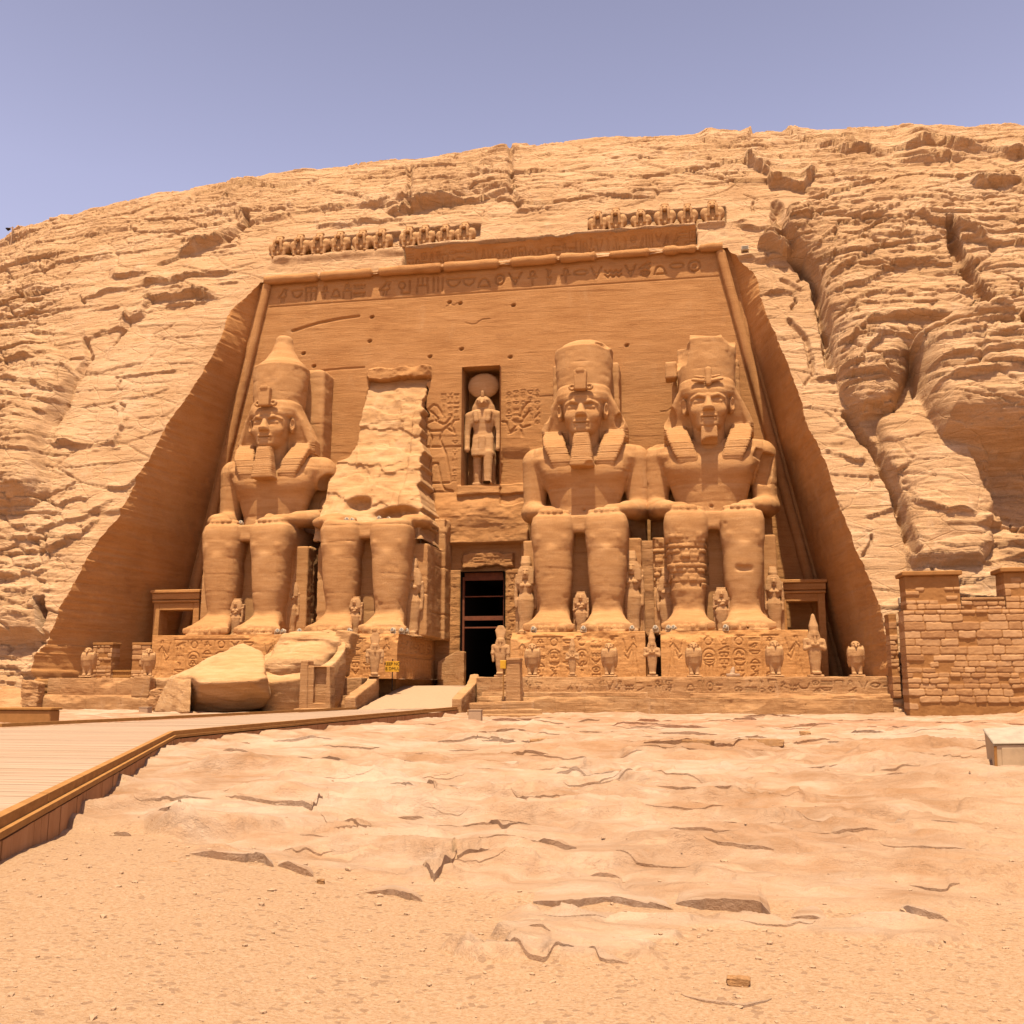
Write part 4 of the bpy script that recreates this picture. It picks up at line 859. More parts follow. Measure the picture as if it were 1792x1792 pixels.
def colossus_body(kind):
    S_ = Sculpt((-4.75, -9.75, -.1), (4.75, .75, 13.5), .08)
    legs_and_throne(S_, kind)
    # torso
    S_.loft([(6.6, 0, -2.7, 2.1, 1.35, 2.4), (7.6, 0, -2.75, 1.95, 1.20, 2.3), (8.6, 0, -2.75, 1.95, 1.15, 2.3), (9.8, 0, -2.75, 2.3, 1.3, 2.4), (11.0, 0, -2.75, 2.75, 1.48, 3.2), (11.9, 0, -2.7, 3.0, 1.40, 3.2), (12.75, 0, -2.55, 2.8, 1.05, 3.2), (13.1, 0, -2.4, 1.6, .8, 2.2)], k=.25, rd=.3)
    for s in (-1, 1):
        S_.ell((1.3 * s, -3.75, 11.0), (1.25, .55, .75), k=.4)                  # chest
        S_.cap((1.6 * s, -2.5, 12.4), (3.35 * s, -2.35, 12.0), .78, .98, k=.25)
        broken = (kind == 1 and s == 1)
        if not broken:
            S_.cap((3.40 * s, -2.35, 11.9), (3.55 * s, -2.3, 8.6), .95, .76, k=.12)
        else:
            S_.cap((3.40 * s, -2.35, 11.9), (3.45 * s, -2.35, 11.5), .98, .95, k=.2)
            S_.cap((3.6 * s, -1.6, 9.6), (3.65 * s, -1.9, 8.2), .60, .70, k=.2)
        S_.cap((3.60 * s, -2.3, 8.45), (2.95 * s, -5.4, 8.0), .84, .62, k=.25, sq=(1.05, 1, .9))
        S_.cap((2.95 * s, -5.4, 8.0), (2.0 * s, -6.6, 7.80), .60, .50, k=.2, sq=(1.15, 1, .72))
        S_.box((1.75 * s, -6.8, 7.66), (.72, .75, .20), .15, k=.15, rot=(.05, 0, .18 * s))
        for q in range(4): S_.cap(((1.2 + .36 * q) * s, -7.3, 7.66), ((1.12 + .36 * q) * s, -7.62 + .05 * abs(q - 1), 7.60), .185, .15, k=.06)
        S_.cap((1.25 * s, -6.6, 7.72), (.72 * s, -7.15, 7.58), .2, .17, k=.05)
    # back slab that ties the figure to the cliff
    S_.box((0, -.6, 6.2), (4.0, 1.0, 6.3), .1, k=.1)
    S_.box((0, -.4, 8.5), (2.5, 1.0, 5.0), .1, k=.1)
    S_.ell((0, -3.95, 8.3), (.14, .22, .12), k=.05, op='-')
    # belt and kilt hem
    S_.loft([(7.45, 0, -2.75, 2.05, 1.28, 2.3), (7.95, 0, -2.75, 2.02, 1.25, 2.3)], k=.03, rd=.06)
    if kind == 1:
        S_.ell((4.15, -2.9, 10.3), (1.0, 1.2, 1.35), k=.08, op='-'); S_.ell((4.2, -3.1, 9.0), (.6, .9, .7), k=.1, op='-')
        S_.ell((.95, -4.6, 8.0), (.95, .9, .75), k=.15); S_.box((.9, -4.9, 8.9), (.7, .6, .5), .1, k=.1, op='-', rot=(.4, .5, .3))
    if kind == 4:
        S_.box((3.75, -3.55, 10.75), (.42, .95, 1.05), .08, k=.06, op='-', rot=(.15, .22, .35)); S_.box((3.3, -3.7, 11.6), (.5, .5, .3), .06, k=.06, op='-', rot=(.3, .5, .2)); S_.ell((2.2, -4.0, 12.4), (1.0, .5, .4), k=.15, op='-')
        S_.ell((-3.4, -3.2, 12.9), (1.2, .9, .45), k=.12, op='-')
        S_.cap((1.25, -7.9, 3.8), (2.1, -7.9, 3.75), .16, .14, k=.05, op='-', sq=(1, 1, 1.3))
        def blk(X, Y, Z):          # masonry repair on the shin
            r = np.floor(Z / .30); u = (X + .23 * (r % 2) + .2 * vnoise(r * 3.3, r, X * .0)) / .55; fu = np.abs(u - np.floor(u) - .5); fz = np.abs(Z / .30 - r - .5)
            g = np.maximum(np.clip((fu - .40) / .08, 0, 1), np.clip((fz - .36) / .1, 0, 1)); rk = vnoise(np.floor(u) * 3.7, r * 2.9, X * 0 + 5)
            m = (X < -.4) & (Y < -5.4); return m * sst(2.6, 2.9, Z) * sst(6.0, 5.5, Z + .5 * vnoise(X * 2, Z * 0 + 3, Y * 0)) * (.10 * g - .09 * rk + .04)
        S_.rough(.15, 1, fn=blk)
    stratalines(S_, .025, 1.15, kind * 3.3)
    return S_
def stripes(X, Y, Z, T=.15, A=.035): f = Z / T - np.floor(Z / T); return A * np.clip(1 - np.abs(f - .5) / .22, 0, 1)
def colossus_head(kind):
    S_ = Sculpt((-3.2, -6.2, 10.7), (3.2, -.9, 17.6), .055)
    # headcloth: dome, wings, lappets
    S_.loft([(15.6, 0, -3.1, 1.78, 1.75, 2.3), (16.2, 0, -3.05, 1.86, 1.75, 2.3), (16.7, 0, -3.0, 1.8, 1.6, 2.2), (17.2, 0, -2.9, 1.5, 1.3, 2.1)], k=.1, rd=.3)
    S_.loft([(12.7, 0, -2.25, 2.5, .70, 5), (13.4, 0, -2.35, 2.78, .80, 6), (14.1, 0, -2.45, 2.72, .85, 6), (15.0, 0, -2.6, 2.42, 1.0, 5), (15.8, 0, -2.75, 2.08, 1.15, 4), (16.6, 0, -2.8, 1.75, 1.2, 2.8)], k=.06, rd=.1)
    for s in (-1, 1):
        # front edge of the cloth arching over the ear
        S_.cap((1.55 * s, -3.75, 16.15), (2.02 * s, -3.45, 15.5), .20, .17, k=.1); S_.cap((2.02 * s, -3.45, 15.5), (2.58 * s, -3.15, 13.9), .17, .15, k=.1); S_.cap((2.58 * s, -3.15, 13.9), (2.6 * s, -3.05, 13.3), .15, .2, k=.1)
        S_.loft([(11.0, 1.42 * s, -4.02, .52, .24, 5), (11.6, 1.5 * s, -4.14, .62, .28, 6), (12.6, 1.85 * s, -3.92, .72, .36, 6), (13.35, 2.08 * s, -3.3, .72, .5, 6), (13.9, 2.1 * s, -2.9, .6, .5, 5)], k=.04, rd=.06)
    S_.rough(.05, 1, fn=lambda X, Y, Z: stripes(X, Y, Z) * (Z < 13.9) * (np.abs(X) > .9))
    # neck and face
    S_.cap((0, -2.9, 12.2), (0, -3.3, 14.2), 1.05, 1.05, k=.15)
    S_.loft([(13.25, 0, -3.95, .50, .85, 2.2), (13.55, 0, -3.85, .80, 1.12, 2.2), (14.1, 0, -3.65, 1.10, 1.35, 2.2), (14.7, 0, -3.5, 1.28, 1.52, 2.3), (15.3, 0, -3.4, 1.36, 1.60, 2.4), (15.8, 0, -3.35, 1.38, 1.58, 2.5), (16.3, 0, -3.3, 1.4, 1.5, 2.4)], k=.12, rd=.25)
    for s in (-1, 1):
        S_.ell((.58 * s, -5.10, 15.13), (.47, .32, .27), k=.14, op='-')
        S_.ell((.57 * s, -4.80, 15.10), (.36, .16, .17), k=.05)
        S_.cap((.22 * s, -5.0, 15.42), (.62 * s, -4.98, 15.50), .10, .10, k=.10); S_.cap((.62 * s, -4.98, 15.50), (1.08 * s, -4.62, 15.36), .10, .07, k=.10)
        S_.cap((.25 * s, -4.92, 15.08), (.95 * s, -4.66, 15.08), .045, .045, k=.03)
        S_.ell((.72 * s, -4.62, 14.55), (.42, .32, .38), k=.25)
        S_.ell((1.50 * s, -3.75, 15.05), (.20, .40, .58), k=.06, rot=(.1, 0, .45 * s)); S_.ell((1.62 * s, -4.0, 15.10), (.12, .16, .34), k=.05, op='-')
    S_.loft([(14.42, 0, -5.15, .36, .30, 2.4), (14.62, 0, -5.22, .36, .36, 2.3), (14.9, 0, -5.08, .24, .30, 2.2), (15.3, 0, -4.93, .16, .22, 2.2), (15.6, 0, -4.86, .16, .2, 2.2)], k=.10, rd=.06)
    S_.cap((-.42, -4.92, 14.10), (.42, -4.92, 14.10), .12, .12, k=.05, sq=(1, 1.5, 1)); S_.cap((-.34, -4.90, 13.90), (.34, -4.90, 13.90), .13, .13, k=.05, sq=(1, 1.4, 1))
    S_.ell((0, -4.8, 13.55), (.48, .3, .26), k=.12); S_.cap((-.48, -5.0, 14.0), (.48, -5.0, 14.0), .045, .045, k=.03, op='-')
    # brow band and serpent
    S_.loft([(15.68, 0, -3.35, 1.44, 1.66, 2.5), (15.98, 0, -3.33, 1.46, 1.66, 2.5)], k=.03, rd=.06)
    if kind == 4:
        S_.ell((-2.55, -3.2, 14.5), (.5, .8, .8), k=.1, op='-'); S_.ell((-1.7, -4.1, 15.0), (.25, .35, .5), k=.1, op='-')
    if kind == 3: S_.ell((-2.45, -3.0, 15.1), (.35, .6, .6), k=.1, op='-'); S_.ell((2.4, -3.2, 14.5), (.3, .4, .5), k=.1, op='-')
    if kind == 1: S_.ell((-2.3, -2.6, 15.6), (.4, .5, .6), k=.1, op='-')
    return S_.rough(.025, 1.3, 4, kind)
def serpent(kind):
    U = Sculpt((-1.2, -5.8, 15.9), (1.2, -4.3, 17.9), .045)
    if kind != 4:
        U.box((0, -5.2, 16.85), (.38, .26, .68), .08, k=.05, top=(1.25, 1.1)); U.box((0, -5.25, 17.5), (.3, .3, .16), .1, k=.06)
        for s in (-1, 1):
            for a in range(8): 
                t0 = math.radians(200 + 42 * a); U.ell((s * (.58 + .17 * math.cos(t0)), -5.0, 16.45 + .16 * math.sin(t0)), (.10, .13, .10), k=.06)
    else:
        U.cap((.06, -4.95, 16.3), (.06, -4.85, 17.2), .20, .24, k=.06)
        for s in (-1, 1): U.cap((.3 * s, -4.98, 16.45), (.95 * s, -4.75, 16.62), .13, .1, k=.06); U.cap((.3 * s, -4.9, 16.72), (.8 * s, -4.75, 16.85), .1, .07, k=.06)
    return U.rough(.02, 1.5, 3, kind)
def colossus(kind, x0, label):
    t = thing('colossal_statue', label, 'statue', (x0, 0, PZ), 0, 'seated stone kings')
    colossus_body(kind).obj('seated_body', M['statue'], t)
    hd = colossus_head(kind).obj('head', M['statue'], t); serpent(kind).obj('brow_serpent', M['statue'], hd)
    b = Sculpt((-1.1, -6.3, 10.6), (1.1, -3.4, 13.7), .05)
    if kind == 4:
        b.box((0, -4.55, 12.9), (.55, .5, .55), .1, k=.05, top=(.9, .9)); b.ell((.2, -4.9, 12.3), (.7, .6, .35), k=.15, op='-')
    else:
        b.loft([(11.05, 0, -4.75, .80, .60, 6), (11.4, 0, -4.8, .76, .58, 6), (13.3, 0, -4.75, .50, .42, 5)], k=.05, rd=.06)
        b.rough(.05, 1, fn=lambda X, Y, Z: stripes(X, Y, Z, .16, .03)); b.rough(.03, 1.2, 3, kind)
        if kind == 3: b.ell((.6, -5.4, 11.05), (.4, .3, .3), k=.05, op='-')
    b.obj('beard', M['statue'], t)
    c = Sculpt((-3.3, -5.2, 11.5), (3.3, .9, 22.6), .085)
    c.loft([(16.3, 0, -2.75, 1.80, 1.75, 2.1), (17.5, 0, -2.65, 1.90, 1.8, 2.1), (19.3, 0, -2.5, 2.02, 1.85, 2.1), (19.75, 0, -2.5, 2.02, 1.85, 2.1)], k=.1, rd=.12)
    if kind == 1:
        c.loft([(19.3, 0, -2.4, 1.9, 1.8, 2.1), (19.95, 0, -2.4, 1.75, 1.6, 2), (20.4, 0, -2.35, 1.25, 1.2, 2), (21.1, 0, -2.3, .86, .86, 2), (21.7, 0, -2.25, .66, .66, 2), (22.1, 0, -2.25, .62, .62, 2), (22.35, 0, -2.25, .5, .5, 2)], k=.1, rd=.2)
        c.box((.3, -.4, 15.6), (2.6, 1.05, 4.4), .3, k=.1)
    elif kind == 3:
        c.ell((0, -2.4, 19.55), (1.85, 1.75, .95), k=.15); c.box((0, -.4, 15.4), (2.35, 1.05, 3.9), .2, k=.1); c.ell((1.6, -3.6, 19.9), (.7, .6, .35), k=.1, op='-'); c.ell((2.2, -3, 19.3), (.3, .9, .6), k=.1, op='-')
    else:
        c.box((.1, -2.5, 19.35), (1.35, 1.5, .62), .15, k=.1, rot=(0, .04, 0)); c.box((0, -.4, 15.2), (2.3, 1.05, 3.8), .2, k=.1)
        c.ell((-1.9, -3.3, 19.5), (.95, 1.4, 1.6), k=.06, op='-'); c.ell((1.9, -3.6, 19.9), (.85, 1.0, .65), k=.06, op='-'); c.ell((.5, -3.9, 20.2), (.7, .7, .35), k=.06, op='-'); c.box((-1.6, -3.4, 18.6), (.5, .6, .5), .05, k=.05, op='-', rot=(0, .5, .3)); c.ell((-2.3, -3.4, 17.8), (.5, .7, 1.0), k=.1, op='-'); c.box((-2.35, -2.3, 18.0), (.4, .6, .6), .1, k=.1)
    stratalines(c, .03, .9, kind); c.rough(.05, 1.1, 4, kind + 4)
    c.obj('crown', M['statue'], t)
    return t
k1 = colossus(1, -14.65, 'seated colossus farthest left, with tall pointed double crown and one broken arm')
k3 = colossus(3, 7.65, 'seated colossus right of the doorway, with intact beard and rounded flat crown')
k4 = colossus(4, 15.95, 'seated colossus farthest right, with broken beard and masonry patch on one shin')
# second colossus: only the legs and lap remain, the broken back runs up to the wall
k2 = thing('colossal_statue', 'collapsed colossus left of the doorway, only legs and lap under a bare sloping scar', 'statue', (-6.35, 0, PZ), 0, 'seated stone kings')
S2 = Sculpt((-4.75, -9.75, -.1), (4.75, .9, 9.2), .08); legs_and_throne(S2, 2)
S2.box((0, -.6, 4.2), (4.0, 1.0, 4.3), .1, k=.1); S2.ell((-2.6, -5.6, 7.6), (1.5, 1.5, .55), k=.2); S2.ell((2.8, -5.0, 7.6), (1.1, 1.6, .5), k=.2)
stratalines(S2, .04, 1.1, 8.); S2.rough(.0, 1, fn=lambda X, Y, Z: .22 * sst(7.0, 7.6, Z) * fbm(X * .8, Y * .8, Z * 1.6, 4)); S2.obj('seated_body', M['statue'], k2)
B2 = Sculpt((-4.6, -6.6, 6.3), (3.6, 1.4, 20.8), .095)
def scar(x, y, z):
    zt = z.ravel(); f = lambda p: np.interp(zt, [q[0] for q in p], [q[1] for q in p])[None, None]
    n1 = fbm(x * .45 + 0 * z, z * .45 + 0 * x, 0 * x + 0 * z + 3, 4) + 0 * y; n2 = fbm(x * 1.6 + 0 * z, z * 2.4 + 0 * x, 0 * x + 0 * z + 8, 4) + 0 * y
    yp = f([(6.3, -5.9), (7.3, -5.6), (8.0, -5.0), (9.0, -4.2), (10.5, -3.3), (12.3, -2.2), (13.2, -1.6), (15, -.85), (16.5, -.35), (17.6, 0.), (18.6, .4), (19.3, .85), (20.8, 1.2)])
    lz = .5 * n1 + .3 * n2; yp = yp - .35 * n1 * sst(19.4, 18.6, z) - .10 * n2 - .14 * sst(-.02, .04, np.sin(2.1 * z + .5 * x + 3 * n1)) * sst(18.5, 17, z) - .1 * sst(-.02, .03, np.sin(1.3 * x - .8 * z + 4 * n1)) * sst(18.5, 17, z)
    yp = yp - .30 * sst(1.35, 1.5, x + .35 * (z - 13) * sst(12, 17, z) * .25 + .2 * n1 - .09 * (z - 15) ** 2 * (z > 15)) * sst(18.6, 16.5, z) * sst(7, 10, z)   # peeled arc on the right
    x = x
    yp = yp + .9 * sst(1.0, .4, np.hypot((x + 1.5) / 1.1, (z - 9.1) / .75)) + 1.2 * sst(1.0, .5, np.hypot((x - 1.3) / 1.9, (z - 8.2) / .75))
    xl = f([(6.3, -4.05), (11.8, -4.2), (12.7, -4.1), (13.0, -3.3), (14, -2.85), (18, -2.7), (20.3, -2.7)]) + .2 * n2 + .2 * n1; xr = f([(6.3, 3.3), (8, 3.3), (9, 2.9), (10.5, 2.6), (13, 2.3), (16, 1.95), (18.5, 1.85), (20.3, 1.9)]) + .35 * n2 + .3 * n1
    top = 20.6 + .5 * n1 + .25 * n2 + .35 * sst(.6, .9, x) - .25 * sst(1.6, 1.8, x) - z
    return np.maximum.reduce([(yp - y) * .72, (xl - x) * .9, (x - xr) * .9, -top * .8, y - 1.3 + 0 * x + 0 * z])
B2.put(scar, (-4.6, -6.6, 6.3), (3.6, 1.4, 20.8), 0)
B2.rough(.05, 1.5, 4, 9.); B2.obj('broken_scar', M['boulder'], k2)
# ------------------------------------------------------------------ pedestals with carved fronts
def relief_block(name, x0, x1, yf, yb, z0, z1, strokes, mat, parent=None, w=.045, dep=.06, res=.04, rough=.05, chip=.3, batter=.05, sides=None, seed=0):
    # one closed sheet: left side, carved front, right side, plus top and back
    nzr = int((z1 - z0) / res) + 1; zz = np.linspace(z0, z1, nzr)
    xf = np.linspace(x0, x1, int((x1 - x0) / res) + 1); H = np.zeros((nzr, len(xf))); seg_groove(H, xf, zz, strokes, w, dep)
    top = np.clip((zz - z0) / (z1 - z0), 0, 1)
    X, Z = np.meshgrid(xf, zz)
    ch = chip * np.clip(fbm(X * .5 + seed, Z * .7, X * 0 + seed, 4) * 2 + (Z - z1 + .35) * 1.4 - .25, 0, 1)
    H = H * (ch < .05) + ch + rough * fbm(X * .9 + seed, Z * 1.5, X * 0, 4) + .02 * fbm(X * 4, Z * 7, X * 0 + seed, 3)
    Y = yf + batter * (Z - z0) + H
    ys = np.linspace(yf, yb, int((yb - yf) / (res * (1.2 if sides is not None else 4)))); F_ = np.stack([X, Y, Z], -1)
    def side(xs, edge, sg):
        YY = edge[:, 1:2] + (yb - edge[:, 1:2]) * np.linspace(0, 1, len(ys))[None]; ZZ = np.repeat(zz[:, None], len(ys), 1)
        XXs = xs + sg * (.04 * fbm(YY * .7, ZZ * 1.2, YY * 0 + seed + sg, 4)) * np.minimum(1, np.linspace(0, 8, len(ys)))[None] - sg * .03 * (ZZ - z0)
        
        if sg > 0 and sides is not None:
            Hs = np.zeros(XXs.shape); seg_groove(Hs, ys, zz, sides, .05, .06); XXs = XXs - Hs
        XXs[:, 0] = edge[:, 0]; return np.stack([XXs, YY, ZZ], -1)
    Lm = side(x0, F_[:, 0], -1)[:, ::-1]; Rm = side(x1, F_[:, -1], 1)
    V = np.concatenate([Lm[:, :-1], F_, Rm[:, 1:]], 1); n, m = V.shape[:2]
    f = gridfaces(n, m)
    tr = V[-1]; nt_ = 9; bk = np.stack([tr[:, 0] * .98 + .02 * (x0 + x1) / 2, np.full(m, yb), np.full(m, z1)], -1)
    t = np.linspace(0, 1, nt_)[1:, None, None]; T_ = tr[None] * (1 - t) + bk[None] * t
    T_[..., 2] += .05 * fbm(T_[..., 0] * 1.2, T_[..., 1] * 1.2, T_[..., 0] * 0 + seed, 3)
    V2 = np.concatenate([V, T_], 0)
    return mk(name, V2.reshape(-1, 3), gridfaces(n + nt_ - 1, m), mat, parent)
def cart(x, z, w, h): return [arc(x + w / 2, z + h - w / 2, w / 2, w / 2, 0, 180) + [(x, z + w / 2)] + arc(x + w / 2, z + w / 2, w / 2, w / 2, 180, 360) + [(x + w, z + h - w / 2)]]
def pedestal_text(x0, x1, z0, z1, seed):
    r = np.random.RandomState(seed); out = []; W_ = x1 - x0; n = 6; cw = min(W_ * .62 / n, .95); xs0 = x0 + W_ * .18
    for i in range(n):
        x = xs0 + i * cw; z = z1 - .3
        out.append([(x - .06, z0 + .2), (x - .06, z1 - .25)])
        if i in (1, 3): out += cart(x + .02, z0 + .75, cw * .84, z1 - z0 - 1.75); out.append(arc(x + cw * .42, z1 - .55, .22, .22)); z = z1 - 1.1
        while z > z0 + .3:
            h = r.uniform(.30, .48); g = GL[r.randint(len(GL))]
            for st in g: out.append([(x + .08 + a * cw * .68, z - h + b * h * .85) for a, b in st])
            z -= h + .03
    out.append([(xs0 - .06, z1 - .25), (xs0 + n * cw, z1 - .25)])
    for sx, xb in ((1, x0 + .25), (-1, x1 - .25)):      # binding figures at both ends
        q = lambda pl: [(xb + sx * a * .95, z0 + .2 + b * 2.3) for a, b in pl]
        out += [q([(.2, 0), (.35, .45), (.3, .7), (.5, .8), (.9, .55), (1.1, .9)]), q([(.55, 0), (.5, .42), (.6, .7)]), q([(.35, .8), (.42, .95), (.55, .95), (.55, .82)]), q([(.5, .75), (.8, .4), (1.0, .5)])]
    return out
capt = []
rc_ = np.random.RandomState(12)
for q in range(13):                     # row of bound captives under a band of signs, on the side beside the ramp
    y_ = -9.2 + q * .68
    capt += [[(y_, .8), (y_ + .12, 2.0), (y_ - .05, 2.5), (y_ + .1, 2.9)], [(y_ + .3, .8), (y_ + .3, 1.9), (y_ + .35, 2.5), (y_ + .2, 2.9)], arc(y_ + .15, 3.0, .13, .17), [(y_ - .05, 2.5), (y_ + .3, 2.2)]]
capt += [[(-9.6, 3.35), (-.3, 3.35)], [(-9.6, 3.25), (-.3, 3.25)]] + glyphs(rc_, -9.2, -.6, 3.5, 4.4, .6)
PED = [(-19.6, -10.7, 'carved pedestal under the colossus farthest left, half hidden by fallen blocks'), (-10.62, -3.3, 'carved pedestal under the collapsed colossus, with a long carved side by the ramp'), (3.7, 11.72, 'carved pedestal just right of the doorway, chipped along its upper edge'), (12.6, 20.95, 'carved pedestal farthest right under the colossus with the broken beard')]
for i, (a, b, lb) in enumerate(PED):
    p = thing('statue_pedestal', lb, 'pedestal', (0, 0, 0), 0, 'statue pedestals')
    relief_block('carved_base', a, b, -9.75, .05, .3, PZ, pedestal_text(a, b, 1.9, PZ - .05, i + 2), M['dressed'], p, seed=i * 3.1, chip=.45 if i in (1, 2) else .3, sides=capt if i == 1 else None)
# ------------------------------------------------------------------ smaller carved figures
# falcon headed god standing in the niche
gd = thing('god_statue', 'falcon headed god with a big sun disc, standing in the dark niche over the doorway', 'statue', (-.18, .85, 15.75), scale=(1.22, 1, 1))
g = Sculpt((-1.3, -1.0, -.05), (1.3, .9, 8.6), .05)
for s in (-1, 1):
    g.cap((.36 * s, -.15 + (.25 if s < 0 else -.2), 2.4), (.36 * s, -.1 + (.3 if s < 0 else -.35), .2), .30, .22, k=.08); g.box((.36 * s, -.3 + (.3 if s < 0 else -.3), .12), (.24, .45, .12), .06, k=.08)
    g.cap((.86 * s, -.05, 5.35), (.98 * s, -.05, 4.0), .24, .20, k=.08); g.cap((.98 * s, -.05, 4.0), (.95 * s, -.25, 2.95), .19, .16, k=.06); g.ell((.95 * s, -.28, 2.75), (.16, .2, .24), k=.05)
    g.cap((.5 * s, 0, 5.5), (.85 * s, 0, 5.35), .28, .27, k=.1)
    g.cap((.42 * s, -.42, 5.5), (.36 * s, -.48, 4.85), .17, .16, k=.04)
g.loft([(2.2, 0, -.1, .66, .46, 2.6), (3.6, 0, -.05, .58, .40, 2.4), (4.1, 0, 0, .50, .36, 2.3), (5.0, 0, 0, .68, .45, 2.4), (5.6, 0, 0, .72, .38, 2.4), (5.85, 0, 0, .35, .3, 2)], k=.1, rd=.12)
g.loft([(2.2, 0, -.5, .22, .12, 5), (3.7, 0, -.48, .16, .1, 5)], k=.03, rd=.03); g.box((0, .55, 3), (.7, .3, 3.0), .1, k=.1)
g.rough(.03, 1.4).obj('body', M['small'], gd)
g = Sculpt((-.8, -1.0, 5.3), (.8, .8, 7.0), .035)
g.ell((0, -.05, 6.35), (.46, .48, .48), k=.1); g.loft([(5.4, 0, .1, .62, .3, 3), (6.0, 0, .1, .6, .35, 3), (6.6, 0, .1, .46, .4, 2.5)], k=.08, rd=.1)
g.cap((0, -.42, 6.38), (0, -.72, 6.12), .17, .05, k=.05)
for s in (-1, 1): g.ell((.25 * s, -.40, 6.42), (.1, .08, .09), k=.02)
g.obj('falcon_head', M['small'], gd)
g = Sculpt((-1.2, -.6, 6.5), (1.2, .7, 8.7), .05); g.ell((0, .05, 7.62), (.98, .42, .98), k=.0); g.cap((0, -.35, 6.75), (0, -.42, 7.05), .12, .09, k=.05); g.rough(.02, 1.2).obj('sun_disc', M['small'], gd)

def queen_proto(label, kind=0):
    # unit: 5 m tall, faces the viewer
    t = thing('royal_figure', label, 'statue', (0, 0, 0), 0, 'small royal figures by the legs of the colossi')
    b = Sculpt((-.95, -.8, -.05), (.95, .65, 3.9), .045)
    b.loft([(.25, 0, -.1, .42, .34, 2.4), (.9, 0, -.08, .40, .33, 2.4), (1.7, 0, -.08, .50, .38, 2.3), (2.2, 0, -.08, .52, .40, 2.3), (2.65, 0, -.05, .36, .30, 2.2), (3.1, 0, -.08, .48, .34, 2.3), (3.4, 0, -.02, .55, .28, 2.4), (3.6, 0, 0, .25, .22, 2)], k=.08, rd=.1)
    for s in (-1, 1):
        b.cap((.55 * s, 0, 3.35), (.64 * s, -.02, 2.5), .17, .13, k=.06)
        if kind == 0 or s > 0: b.cap((.64 * s, -.02, 2.5), (.60 * s, -.1, 1.75), .13, .10, k=.05)
        else: b.cap((.64 * s, -.02, 2.5), (.15, -.45, 2.85), .13, .11, k=.05)
        b.ell((.22 * s, -.40, 3.08), (.16, .12, .15), k=.05); b.box((.2 * s, -.35, .16), (.17, .38, .14), .06, k=.06)
    b.cap((0, -.36, 2.0), (0, -.34, .3), .03, .03, k=.03, op='-')
    b.box((0, .35, 1.9), (.72, .25, 1.95), .08, k=.08); b.box((0, -.15, 0), (.6, .6, .08), .03, k=.03)
    b.rough(.03, 1.8).obj('body', M['small'], t)
    h = Sculpt((-.75, -.7, 3.0), (.75, .6, 5.1), .04)
    h.loft([(3.12, 0, -.05, .56, .34, 3), (3.5, 0, -.02, .56, .36, 3), (4.0, 0, .02, .50, .40, 2.6), (4.3, 0, .02, .38, .36, 2.3)], k=.06, rd=.08)
    h.box((0, -.42, 3.3), (.17, .2, .45), .05, k=.05, op='-')
    h.loft([(3.5, 0, -.2, .16, .2, 2.2), (3.75, 0, -.2, .25, .26, 2.2), (4.1, 0, -.18, .28, .26, 2.3)], k=.04, rd=.05); h.cap((0, -.44, 3.95), (0, -.50, 3.8), .05, .07, k=.04)
    for s in (-1, 1): h.ell((.11 * s, -.44, 3.98), (.07, .05, .04), k=.02, op='-')
    if kind == 0: h.loft([(4.2, 0, 0, .30, .3, 3), (4.5, 0, 0, .34, .32, 3), (4.95, 0, .05, .26, .2, 4)], k=.04, rd=.04)
    else: h.box((0, .2, 4.2), (.40, .25, .3), .06, k=.05)
    h.rough(.02, 2).obj('wig_and_head', M['small'], t); return t
QP = [(508, 1104, 112, -5.6, 'queen figure with a long wig, standing between the two left colossi'), (721, 1108, 138, -5.7, 'tall queen figure standing left of the doorway beside the ruined colossus'), (921, 1104, 140, -5.7, 'tall queen figure standing just right of the doorway'),
      (1107, 1102, 148, -5.7, 'queen figure between the two right colossi, on the left of the rough slab'), (1168, 1104, 118, -5.7, 'queen figure between the two right colossi, on the right of the rough slab'), (1357, 1103, 118, -5.6, 'queen figure at the outer side of the colossus farthest right')]
q0 = queen_proto(QP[0][4])
CH = [(413, 1092, 74, -7.2, 'small prince figure between the shins of the colossus farthest left'), (621, 1094, 76, -7.2, 'small prince figure between the shins of the collapsed colossus'), (1017, 1090, 82, -7.2, 'small prince figure between the shins of the colossus right of the doorway'), (1264, 1093, 88, -7.2, 'small princess figure between the shins of the colossus farthest right')]
c0 = queen_proto(CH[0][4], 1)
for pr, lst in ((q0, QP), (c0, CH)):
    for i, (px, py, hp, y, lb) in enumerate(lst):
        x, z = P(px, py, y); h = P(px, py - hp, y)[1] - z; o = pr if i == 0 else dup(pr, (0, 0, 0), lb)
        o.location = (x, y, PZ - .02); o.scale = (h / 5 * (1.0 if pr is q0 else 1.15),) * 2 + (h / 5,)
# rough slabs between the thrones
def slab(name, label, x0, x1, y0, y1, z0, z1, seed, amp=.10, mat=None):
    s_ = Sculpt((x0 - .3, y0 - .3, z0 - .1), (x1 + .3, y1 + .3, z1 + .3), .07); s_.box(((x0 + x1) / 2, (y0 + y1) / 2, (z0 + z1) / 2), ((x1 - x0) / 2, (y1 - y0) / 2, (z1 - z0) / 2), .06, k=0)
    s_.rough(amp, 1.1, 4, seed); o = s_.obj(name, mat or M['block']); return tag(o, label, 'slab')
x0, _ = P(521, 1050, -4.6); x1, _ = P(546, 1050, -4.6); slab('rough_slab', 'rough upright slab between the two left colossi', x0, x1, -4.6, -.3, PZ - .1, P(530, 968, -4.6)[1], 2., .14)
x0, _ = P(1119, 1050, -5.2); x1, _ = P(1146, 1050, -5.2); slab('rough_slab', 'rough upright slab between the two right colossi', x0, x1, -5.2, -.3, PZ - .1, P(1130, 946, -5.2)[1], 5., .10)
